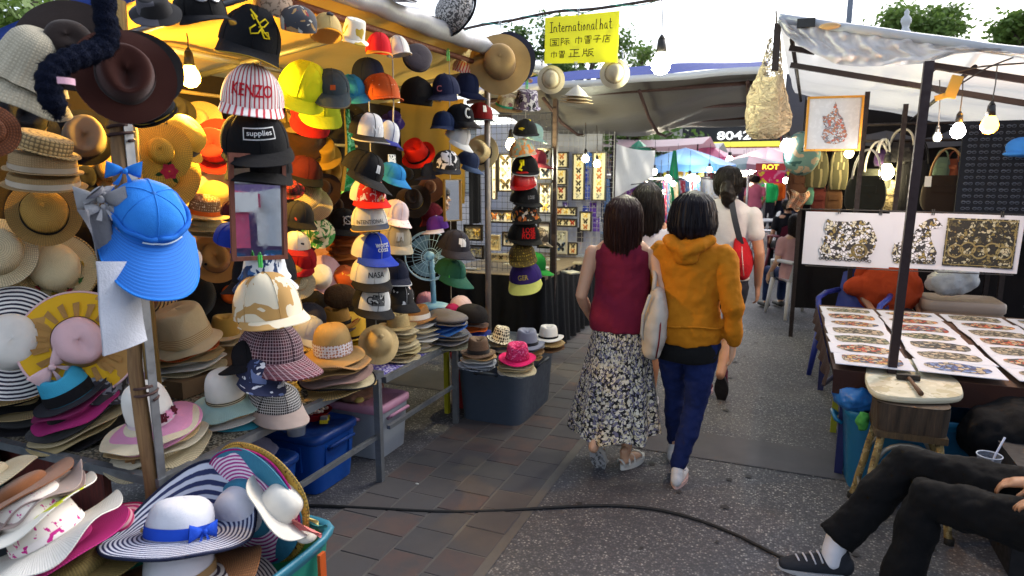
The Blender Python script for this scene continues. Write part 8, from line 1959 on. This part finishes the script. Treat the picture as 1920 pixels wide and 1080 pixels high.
x, y = gp(1405, 442); far_person('distant man from behind in a white tank top', x, y, 1.62, R(2), cloth('cfd2dc'), cloth('5a8a94'), '15120f', sleeves=False, pose=1)
x, y = gp(1438, 430); far_person('distant man facing the camera in a bright green jacket', x, y, 1.60, R(176), cloth('158a4a', k=.95), cloth('1c1e2a'), '1a1512', sleeves=2)
x, y = gp(1451, 428); far_person('distant man facing the camera in an orange shirt', x, y, 1.68, R(186), cloth('d8601e', k=.95), cloth('20222c'), '1a1512', sleeves=2)
x, y = gp(1466, 425); far_person('distant child in a blue and white striped shirt', x, y, 1.45, R(170), vstripes('d8dae4', '2a3a7a', .06, .5), cloth('24304e'), '17120f')
x, y = gp(1459, 416); far_person('distant man in a lilac shirt behind the striped child', x, y, 1.68, R(182), cloth('8a86b0'), cloth('22242c'), '1a1512')
x, y = gp(1391, 445); far_person('distant woman in a dark dress close to the white tank top man', x, y, 1.58, R(0), cloth('2a2030'), cloth('5a2a5a'), '17110f', longh=True)
far_person('shopper in a dark top at the clothes rack behind the walkers', -1.55, 8.1, 1.55, R(60), cloth('1c2238'), cloth('2a2c3a'), '17110f', longh=True)
far_person('shopper in a pink top in the crowd at the end of the aisle', -.75, 17.5, 1.6, R(10), cloth('c86a86'), cloth('2a2c38'), '17110f')
far_person('shopper in a black shirt in the crowd at the end of the aisle', .25, 18.5, 1.66, R(180), cloth('1a1a20'), cloth('2f3446'), '17110f')
# seated girl and her chair
def chair(label, x, y, rz, col):
    t = thing('plastic_chair', label, 'chair', (x, y, 0), (0, 0, rz), 'plastic chairs along the aisle'); m = plastic(col, .35)
    mb = MB(); mb.grid(8, 8, lambda u, v: ((.42*(u-.5), -.2+.42*v, .44-.02*sin(PI*u)+.012*sin(PI*v)), (u, v))); mb.grid(8, 8, lambda u, v: ((.42*(u-.5), -.2+.42*v, .425-.02*sin(PI*u)+.012*sin(PI*v)), (u, v)), flip=True); mb.build('seat', m, t)
    mb = MB(); mb.grid(8, 10, lambda u, v: ((.42*(u-.5)*(1-.12*v), -.2-.10*v-.03*sin(PI*u), .44+.42*v-.05*(2*u-1)**2*v), (u, v))); mb.grid(8, 10, lambda u, v: ((.42*(u-.5)*(1-.12*v), -.215-.10*v-.03*sin(PI*u), .44+.42*v-.05*(2*u-1)**2*v), (u, v)), flip=True); mb.build('backrest', m, t)
    for sx in (-1, 1):
        for sy in (-1, 1): MB().bar((sx*.19, sy*.19, .43), (sx*.235, sy*.24, 0), .03, 8, .02).build('leg', m, t)
        MB().path([(sx*.2, -.26, .66), (sx*.235, -.05, .66), (sx*.23, .16, .64), (sx*.2, .2, .44)], .022, 8).build('armrest', m, t)
    return t
chair('white plastic chair with a girl sitting in it', .16, 8.30, R(28), 'd4d2d4')
r = far_person('girl with a dark ponytail sitting on the white plastic chair', .12, 8.34, 1.55, R(28), cloth('c89a9a'), cloth('22325c'), '1c1210', SK1, True, seated=True, longh=True)
mb = MB(); mb.rings([(0, -.08, 1.06, .04, .04), (0, -.14, 1.0, .05, .045), (.0, -.15, .86, .05, .04), (0, -.14, .72, .03, .03)], 16); mb.build('ponytail', hairm('1c1210'), r)
chair('white plastic chair standing empty in the aisle behind the ponytail woman', *gp(1427, 470), R(100), 'dcdce2')
chair('maroon plastic chair farther up the aisle with a person in black', .02, 11.6, R(20), '6a1830')
far_person('person in black sitting on the maroon plastic chair', .02, 11.62, 1.6, R(20), cloth('17161c'), cloth('1c1c24'), '15110f', seated=True)
# man in the orange shirt bent behind the posters, blue chair
r = far_person('man in an orange red shirt sitting bent behind the print table', .82, 6.35, 1.62, R(200), cloth('b8441e', k=.95), cloth('2a2c36'), '15120f', SK2, True, seated=True)
o = blob(MB().ell((0, 0, 0), (.27, .17, .24)).ell((.24, -.02, .02), (.13, .09, .09)).build('shirt_back', cloth('b8441e', k=.95), r), .012, 5, .03, .12); o.location = (0, .06, .68)
t = chair('blue plastic chair behind the near corner of the print table', .56, 5.98, R(160), '1c2f8a')

# ------------------------------------------------------------ far end of the aisle
def umbrella(label, px, py, Y, rad_px, cols, rise=.5, pole=True, closed=False):
    A = ony(px, py, Y); rr_ = rad_px*dep(A)/1240
    t = thing('market_umbrella', label, 'umbrella', (A.x, A.y, 0), None, 'market umbrellas at the far end')
    z = A.z
    if closed:
        mb = MB(); mb.grid(16, 8, lambda u, v: ((.04+.14*v*(1+.2*sin(8*u*2*PI)))*cos(u*2*PI)*1.0 and V(((.03+.13*v)*(1+.15*sin(16*u*PI))*cos(u*2*PI), (.03+.13*v)*(1+.15*sin(16*u*PI))*sin(u*2*PI), z-1.0*v)), True) if False else (V(((.03+.13*v)*(1+.15*sin(16*u*PI))*cos(u*2*PI), (.03+.13*v)*(1+.15*sin(16*u*PI))*sin(u*2*PI), z-1.0*v)), (u, v)), True); mb.build('folded_canopy', cloth(cols[0]), t)
    else:
        n = len(cols)
        for s in range(8):
            a0, a1 = s*PI/4, (s+1)*PI/4
            mb = MB(); mb.grid(5, 6, lambda u, v: ((rr_*v*cos(a0+(a1-a0)*u)*(1-.05*sin(PI*u)*v), rr_*v*sin(a0+(a1-a0)*u)*(1-.05*sin(PI*u)*v), z-rise*rr_*v**1.15-.03*sin(PI*u)*v), (u, v)))
            mb.grid(5, 2, lambda u, v: ((rr_*cos(a0+(a1-a0)*u)*(1-.05*sin(PI*u)), rr_*sin(a0+(a1-a0)*u)*(1-.05*sin(PI*u)), z-rise*rr_-.03*sin(PI*u)-.14*v), (u, v)))
            mb.build('panel', tarp(cols[s % n], .5, .95), t)
    MB().bar((0, 0, 0), (0, 0, z), .025).build('pole', metal('c8c8cc', .4), t)
    return t
umbrella('large pale blue market umbrella beyond the white sheet', 1285, 277, 15, 92, ['5a8fd0', '6a9ad8', '7aa8e0'], .34)
umbrella('second pale blue umbrella with a pink side', 1240, 288, 18, 70, ['6a9ad8', 'd85a8a', '2f9a6a'], .36)
umbrella('pink topped umbrella behind the blue ones', 1328, 271, 20, 46, ['e87aaa', 'e88ab4'], .5)
umbrella('pale pink umbrella at the right of the aisle end', 1440, 276, 19, 80, ['e8a0b8', 'd8c0d0', 'e0a8c0'], .32)
umbrella('faded rose umbrella lower at the right of the aisle end', 1405, 292, 17, 70, ['d8a8b8', '9ab0b8'], .22)
umbrella('mint pointed umbrella above the white sheet', 1198, 263, 17, 34, ['4ab08a', '5ac09a'], .8)
umbrella('closed dark green umbrella in front of the blue one', 1265, 282, 12.5, 20, ['0f6a48'], closed=True)
# restaurant sign building
t = thing('restaurant_building', 'red building with a black sign band and a yellow line at the far end', 'building', ony(1380, 325, 34))
B0 = ony(1380, 325, 34)
def bp(x, y, Y=34): return ony(x, y, Y)-B0
def slab(x0, y0, x1, y1, d, Y=34):
    a = bp(x0, y0, Y); b = bp(x1, y1, Y); return MB().box(((a.x+b.x)/2, a.y+d/2, (a.z+b.z)/2), (abs(b.x-a.x), d, abs(a.z-b.z)))
slab(1275, 274, 1500, 335, 6).build('red_wall', plastic('a81a28'), t, False)
slab(1280, 240, 1462, 267, .6, 33.6).build('sign_band', plastic('17161c'), t, False)
slab(1278, 267.5, 1462, 273.5, .5, 33.5).build('yellow_line', emit('d8d04a', .5), t, False)
slab(1455, 240, 1520, 268, .6, 34.4).build('red_panel', plastic('b8242a'), t, False)
a = bp(1376, 254, 33.2); letters('8042', lambda u, v: a+V((u, 0, v)), width=1.5, height=.38, m=emit('f4f4f4', 1.0), parent=t)
for k, x in enumerate((1300, 1340, 1380, 1420, 1460)): slab(x, 290, x+24, 330, .1, 33.9).build('window', glass('2a2c34', .1, 1), t, False)
P = ony(1445, 313, 16); t = thing('snack_stall_sign', 'red sign with yellow capital letters at the far end of the aisle', 'sign', P)
MB().box((0, 0, 0), (.62, .03, .16)).build('sign_board', plastic('b8202a'), t, False); letters('ROT', lambda u, v: V((u, -.018, v)), width=.34, height=.11, m=emit('f0c83a', 1.2), parent=t)
P = ony(1385, 308, 16.5); o = MB().box((0, 0, 0), (1.2, .03, .12)).build('orange_fascia', plastic('c8541e')); o.location = P; tag(o, 'orange fascia board below the rose umbrella', 'fascia')
P = ony(1282, 322, 15.5); o = MB().box((0, 0, 0), (.9, .03, .22)).build('yellow_banner', pattern('e0c83a', 'b8861e f0e8a0', 6, .56)); o.location = P; tag(o, 'yellow printed banner under the blue umbrella', 'banner')
P = ony(1452, 330, 17.5); o = MB().box((0, 0, 0), (.8, .03, .34)).build('pink_banner', pattern('d8286a', 'd8d83a e88ab0', 3, .58)); o.location = P; tag(o, 'pink and lime banner beyond the striped child', 'banner')
# white sheet on a line
t = thing('white_sheet', 'large white sheet hanging beyond the second post', 'sheet', ony(1188, 330, 8.2))
c4 = [ony(x, y, Y)-ony(1188, 330, 8.2) for x, y, Y in ((1151, 268, 8.0), (1228, 282, 8.6), (1226, 330, 8.6), (1152, 372, 8.0))]
mb = MB(); mb.grid(24, 18, lambda u, v: ((c4[0]*(1-u)+c4[1]*u)*(1-v)+(c4[3]*(1-u)+c4[2]*u)*v+V((0, .03*sin(9*u+3*v)+.02*sin(16*u-6*v), .03*sin(PI*u)*-(1-v))), (u, v))); mb.build('sheet_cloth', tarp('f2efe6', .55, 1), t)
MB().bar(c4[0]+V((-.3, 0, -.55)), c4[1]+V((.9, .3, -.30)), .006, 6).build('line', DARK, t)
# clothes racks with hanging clothes
rr = random.Random(77)
def rack(label, px0, px1, py, Y0, Y1, n, z1, cols):
    A, B = ony(px0, py, Y0), ony(px1, py, Y1); t = thing('clothes_rack', label, 'clothes rack', A)
    MB().bar((0, 0, 0), B-A, .014).build('rail', metal('c8c8cc', .3), t)
    for P in (V(), B-A): MB().bar(P, V((P.x, P.y, -A.z)), .016).build('upright', metal('8a8a90', .4), t)
    for k in range(n):
        f = (k+.5)/n; P = A+(B-A)*f; c = rr.choice(cols); w_ = rr.uniform(.16, .3); L = rr.uniform(.45, .8)
        g = thing('hanging_garment', 'hanging garment', 'garment', P, (0, 0, rr.uniform(-.8, .8)), 'clothes hanging on the racks behind the walkers')
        nm = {'d8d4d8': 'white', 'c83a4a': 'red', 'd89a5a': 'orange', '2a3a6a': 'navy', '7a3a8a': 'violet', 'e8a8b8': 'pink', '2a2a30': 'black', '6a9ac8': 'light blue', '3a6a4a': 'green', 'c8b89a': 'beige'}[c]
        g['label'] = '%s garment, %s along the %s' % (nm, ['first', 'second', 'third', 'fourth', 'fifth', 'sixth', 'seventh', 'eighth', 'ninth', 'tenth', 'eleventh', 'twelfth'][k], label.split(' of')[0])
        mb = MB(); mb.grid(8, 8, lambda u, v: ((w_*(u-.5)*(1+.3*v), .04*sin(7*u+k)*v+.03, -.04-L*v-.05*abs(u-.5)*(1-v)), (u, v))); mb.build('fabric', pattern(c, '%s d8d0c8' % rr.choice(cols), 9, .62), g)
        MB().path([(-w_*.45, .03, -.06), (0, .03, -.02), (0, 0, .02), (.015, 0, .03)], .005, 5).build('hanger', metal('9a9aa0', .3), g)
CL = ['d8d4d8', 'c83a4a', 'd89a5a', '2a3a6a', '7a3a8a', 'e8a8b8', '2a2a30', '6a9ac8', '3a6a4a', 'c8b89a', 'd8d4d8']
rack('near clothes rack of mixed colours', 1165, 1262, 335, 9.0, 12.5, 12, 0, CL)
rack('middle clothes rack of pale clothes', 1240, 1330, 333, 12, 17, 12, 0, ['d8d4d8', 'e8a8b8', 'c8b89a', '6a9ac8', 'd8d4d8', 'c83a4a'])
rack('left clothes rack of blue clothes', 1085, 1150, 328, 8.2, 9.6, 10, 0, ['2a3a6a', '7a3a8a', '6a9ac8', '2a2a30', 'd8d4d8'])
# small bulbs of the far stalls
fb = [(1227, 322, 11), (1252, 335, 12), (1262, 344, 12), (1238, 362, 11), (1293, 334, 14), (1300, 332, 15), (1306, 336, 15), (1330, 318, 14), (1398, 316, 18), (1402, 322, 19), (1408, 320, 20), (1393, 324, 19), (1368, 300, 17), (1437, 332, 20), (1473, 338, 14), (1347, 322, 16), (1213, 345, 10.5), (1180, 352, 9.5), (1270, 316, 16), (1415, 314, 21)]
FBT = ['above the near clothes rack', 'near the white sheet', 'in front of the closed green umbrella', 'beside the closed green umbrella', 'low among the near rack clothes', 'left of the yellow banner', 'over the middle of the yellow banner', 'right of the yellow banner', 'just left of the tall woman', 'left of the three above the white tank top man', 'middle of the three above the white tank top man', 'right of the three above the white tank top man', 'under the edge of the blue umbrella', 'above the green jacket man', 'beside the teal lantern', 'behind the head of the tall woman', 'low beside the white sheet', 'lowest, behind the dark haired woman', 'above the yellow banner', 'highest over the end of the aisle']
mE = emit('fff4dc', 18)
for k, (x, y, Y) in enumerate(fb):
    P = ony(x, y, Y); s = dep(P)/1240*rr.uniform(4.5, 6.5); t = thing('light_bulb', 'small glowing far bulb, %s' % FBT[k], 'light bulb', P, None, 'small glowing bulbs of the far stalls')
    MB().ell((0, 0, 0), (s, s, s*1.2), 12, 8).build('glass_globe', mE, t); MB().bar((0, 0, s), (0, 0, s*2.4), s*.5, 8).build('socket', DARK, t); MB().bar((0, 0, s*2.4), (0, 0, s*2.4+.4), .004, 5).build('wire', DARK, t)
for x, y, Y, e in ((1255, 338, 11.5, 16), (1300, 330, 14.5, 20), (1400, 315, 18.5, 26)):
    P = ony(x, y, Y); ld = bpy.data.lights.new('far_bulb_light', 'POINT'); ld.energy = e; ld.shadow_soft_size = .1; ld.color = (1, .86, .62); lo = bpy.data.objects.new('far_bulb_light', ld); COL.objects.link(lo); lo.location = P+V((0, -.15, 0))
# rows of stalls that close the view on both sides
def far_stall(label, x, y, w_, d, h, top, body, rz=0):
    t = thing('market_stall', label, 'stall', (x, y, 0), (0, 0, rz), 'far stalls along the aisle')
    mb = MB(); mb.grid(10, 8, lambda u, v: ((w_*(u-.5)*1.1, d*(v-.5)*1.1, h+.25*(1-abs(2*v-1))-.06*sin(PI*u)), (u, v))); mb.build('roof_tarp', tarp(top, .3), t)
    for sx in (-1, 1):
        for sy in (-1, 1): MB().bar((sx*w_/2, sy*d/2, 0), (sx*w_/2, sy*d/2, h), .02, 6).build('post', PB, t)
    MB().box((0, 0, .72), (w_*.95, d*.8, .04)).build('counter', plastic('8a8478'), t, False)
    mb = MB(); mb.grid(20, 4, lambda u, v: ((w_*.48 if x < 0 else -w_*.48, d*.4*(2*u-1)+0, .7-.66*v+.0*u), (u, v))); mb.build('counter_cloth', cloth(body), t)
    mb = MB(); mb.grid(20, 8, lambda u, v: (((-w_*.5 if x < 0 else w_*.5)+.05*sin(20*u), d*.5*(2*u-1), .3+1.9*v), (u*3, v*2))); mb.build('goods_wall', pattern('a8a0a4', 'd8c8c8 9a4a5a 4a5a9a e8d8b0', 5, .54), t)
    for k in range(7):
        c = rr.choice(CL); o = MB().box((rr.uniform(-.4, .4)*w_, rr.uniform(-.35, .35)*d, .74+.09), (rr.uniform(.2, .4), rr.uniform(.2, .35), rr.uniform(.08, .22))); bevel(o.build('goods_box', cloth(c), t), .02)
for k, (x, y, top, body, l) in enumerate(((-3.4, 18.4, 'c8a8b0', '3a3a5a', 'stall with a rose tarp far up the left side'), (-3.4, 22.2, 'b8b8b8', '4a3a3a', 'stall with a pale tarp at the far left end'),
     (1.9, 10.8, '5a5a64', '221c1c', 'dim stall behind the seated girl'), (1.9, 14.4, '8a7a70', '4a2a2a', 'stall with a tan tarp up the right side'), (2.0, 18.2, 'b0b4c0', '2f3a5a', 'stall with a pale blue tarp up the right side'), (2.1, 22.4, 'c09a9a', '4a2a3a', 'stall with a dusty rose tarp at the far right end'))):
    far_stall(l, x, y, 2.6, 3.0, 2.35, top, body)
far_stall('stall with a red counter that closes the end of the aisle', -.9, 27, 7.5, 2.4, 2.4, 'c8a0a8', '8a2a3a', 0)
# ------------------------------------------------------------ trees
def leafm(h):
    t = NT('leaves '+h); oi = t.new('ObjectInfo'); n = t.noise(t.co('Object'), 1.6, 3); n2 = t.noise(t.co('Object'), 30, 2); c = hexc(h)
    cc = t.mix(n, sc3(c, .55), sc3(c, 1.5)); cc = t.mix(t.math('MULTIPLY', n2, .5), cc, hexc('6a7a2a')); t.col(cc); t.rough(.6)
    tr = t.new('BsdfTranslucent'); t.link(cc, tr.inputs[0]); mx = t.new('MixShader'); mx.inputs[0].default_value = .35; t.link(t.b.outputs[0], mx.inputs[1]); t.link(tr.outputs[0], mx.inputs[2]); t.link(mx.outputs[0], t.n['Material Output'].inputs[0]); return t.m
LFS = [leafm('58783c'), leafm('4a6a3a'), leafm('64823f')]; BARK = wood('5a4a3a', '3a3026', (8, 8, 1))
def tree(label, x, y, h, cw, ch, seed, n=5200, ls=.16, lm=0, shape=1.0, base=None):
    rr = random.Random(seed); t = thing('leafy_tree', label, 'tree', (x, y, 0), None, 'trees behind the market')
    z0 = h-ch; mb = MB(); mb.path([(0, 0, 0), (.05, 0, z0*.5), (0, .05, z0), (.1, 0, z0+ch*.45)], [.2, .16, .12, .05], 10)
    tips = []
    for k in range(16):
        a = rr.uniform(0, 6.28); zz = z0+rr.uniform(-.05, .8)*ch; rad = cw*.5*math.sqrt(max(.08, 1-((zz-z0)/ch-.45)**2*2.4))*rr.uniform(.5, 1.0); tip = V((rad*cos(a), rad*sin(a), zz+rr.uniform(.05, .2)*ch))
        mb.path([(0, 0, z0+(zz-z0)*.35), tip*.5+V((0, 0, (z0+zz)*.25)), tip], [.06, .04, .012], 6); tips.append(tip)
        for q in range(3): tips.append(tip+V((rr.uniform(-.7, .7), rr.uniform(-.7, .7), rr.uniform(-.4, .5)))*cw*.16)
    mb.build('trunk', BARK, t)
    mb = MB(); per = n//len(tips)
    for tp in tips:
        s = cw*rr.uniform(.07, .13)
        for _ in range(per):
            p = tp+V((rr.gauss(0, s), rr.gauss(0, s), rr.gauss(0, s*.75))); L = ls*rr.uniform(.6, 1.3); d = V((rr.uniform(-1, 1), rr.uniform(-1, 1), rr.uniform(-.9, .4))).normalized(); e = d.orthogonal().normalized(); e = (e*cos(_)+d.cross(e)*sin(_))*L*.28
            mb.add([p, p+d*L*.5+e, p+d*L, p+d*L*.5-e], [(0, 1, 2, 3)])
    o = mb.build('crown', LFS[lm], t, False); return t
def tree_px(label, px, ptop, pbot, wpx, Y, seed, **k):
    A = ony(px, ptop, Y); B = ony(px, pbot, Y); s = dep(A)/1240
    return tree(label, A.x, A.y, A.z, wpx*s, (A.z-B.z), seed, **k)
tree_px('tree with sparse pale leaves behind the yellow sign', 1090, 25, 300, 170, 17, 1, n=4200, ls=.13)
tree_px('dense tree behind the tan sun hat', 1020, 60, 310, 120, 15, 2, n=4800, ls=.13, lm=1)
tree_px('leafy tree right of the yellow sign behind the bulb', 1195, 75, 300, 80, 19, 3, n=3000, ls=.13, lm=2)
tree_px('dark green tree glimpsed below the grey tarp', 1160, 215, 340, 230, 24, 4, n=6000, ls=.26, lm=1)
tree_px('round tree rising above the white tarp', 1722, 14, 110, 130, 22, 5, n=7000, ls=.15, lm=2)
tree_px('tree at the top right corner of the view', 1945, 0, 130, 110, 18, 6, n=5000, ls=.14, lm=2)
tree_px('broad tree behind the hat stall at the top left', -60, -160, 160, 420, 7, 7, n=5000, ls=.16, lm=2)
# street pole and finial beyond the right tarp
B = ony(1590, 60, 26); t = thing('street_pole', 'tall grey street pole rising behind the white tarp', 'pole', (B.x, B.y, 0)); MB().path([(0, 0, 0), (0, 0, 9), (.05, 0, 14)], [.11, .09, .07], 12).build('pole_shaft', metal('8a94a6', .5, .5), t); MB().bar((0, 0, 0), (0, 0, .3), .2, 12).build('pole_base', metal('7a8496', .5, .5), t)
B = ony(1697, 60, 16); t = thing('finial', 'small white finial on a post behind the white tarp', 'finial', (B.x, B.y, 0)); MB().bar((0, 0, 0), (0, 0, B.z), .03).build('post', plastic('c8ccd0'), t)
MB().grid(12, 8, lambda u, v: (((.10, .10, .06, .07, .10, .09, .04, .05, .0)[round(v*8)]*cos(u*2*PI), (.10, .10, .06, .07, .10, .09, .04, .05, .0)[round(v*8)]*sin(u*2*PI), B.z-.05+.5*v), (u, v)), True).build('carved_top', plastic('d8dadc'), t)
# low distant buildings that close the horizon
for k, (x, y, w_, d, h, c, l) in enumerate(((-26, 60, 30, 12, 5.5, 'a8a8a4', 'pale low building far off at the left'), (14, 70, 34, 12, 6, '9a9690', 'grey low building far off at the right'), (-4, 85, 22, 10, 7, 'b0aca4', 'beige building far off behind the restaurant'))):
    t = thing('building', l, 'building', (x, y, 0)); MB().box((0, 0, h/2), (w_, d, h)).build('wall', concrete(c, 'plaster '+str(k)), t, False); MB().box((0, 0, h+.15), (w_+.8, d+.8, .3)).build('roof', concrete('6a5a54', 'roof '+str(k)), t, False)
    for i in range(int(w_/3)): MB().box((-w_/2+1.5+3*i, -d/2-.02, h*.55), (1.3, .08, 1.3)).build('window', glass('2a3038', .1, 1), t, False)

# clothes stall across the aisle, outside the frame: what the mirror shows
o = MB().grid(12, 6, lambda u, v: ((2.9+.03*sin(12*u), -.8+3.4*u, .2+1.35*v), (u, v))).build('violet_sheet', cloth('8f7ab0')); tag(o, 'violet cloth behind the clothes across the aisle', 'cloth')
o = MB().box((3.0, .9, 1.95), (.08, 3.6, .8)).build('plank_wall', wood('7a6048', '5a4432', (2, 2, 14)), None, False); tag(o, 'brown plank wall above the violet cloth', 'wall')
t = thing('clothes_rack', 'steel rail with pink and blue clothes across the aisle', 'clothes rack', (2.6, .9, 0))
part(MB().bar((2.6, -.6, 1.55), (2.6, 2.4, 1.55), .014), 'rail', GAL, t)
for y in (-.6, 2.4): part(MB().bar((2.6, y, 0), (2.6, y, 1.55), .016), 'upright', GAL, t)
for k, (y, w_, zt, L, c, l) in enumerate(((-.2, .45, 1.5, .55, '2f5a9a', 'blue shirt'), (.35, .5, 1.5, .6, 'c8587e', 'rose shirt'), (.85, .55, 1.5, .62, 'e06a92', 'pink shirt'), (1.4, .5, 1.5, .6, 'd8dce4', 'white shirt'), (1.9, .5, 1.5, .66, '5a8ac0', 'sky blue shirt'))):
    g = thing('shirt', '%s hanging on the rail across the aisle' % l, 'shirt', (2.55, y, 0)); mb = MB(); mb.grid(12, 8, lambda u, v: ((.03*sin(9*u), w_*(u-.5)*(1.35 if v < .35 else .9), zt-L*v-.12*abs(u-.5)*(1-v)), (u, v))); mb.build('fabric', cloth(c), g)
    MB().grid(10, 6, lambda u, v: ((.04+.02*sin(9*u), .36*(u-.5), zt-L-.05-.45*v), (u, v))).build('jeans', cloth('3f6a9a'), g)
o = MB().box((2.5, 1.05, 1.36), (.01, .32, .2)).build('price_card', plastic('e8e8ea')); tag(o, 'white price card on the clothes rail across the aisle', 'card')
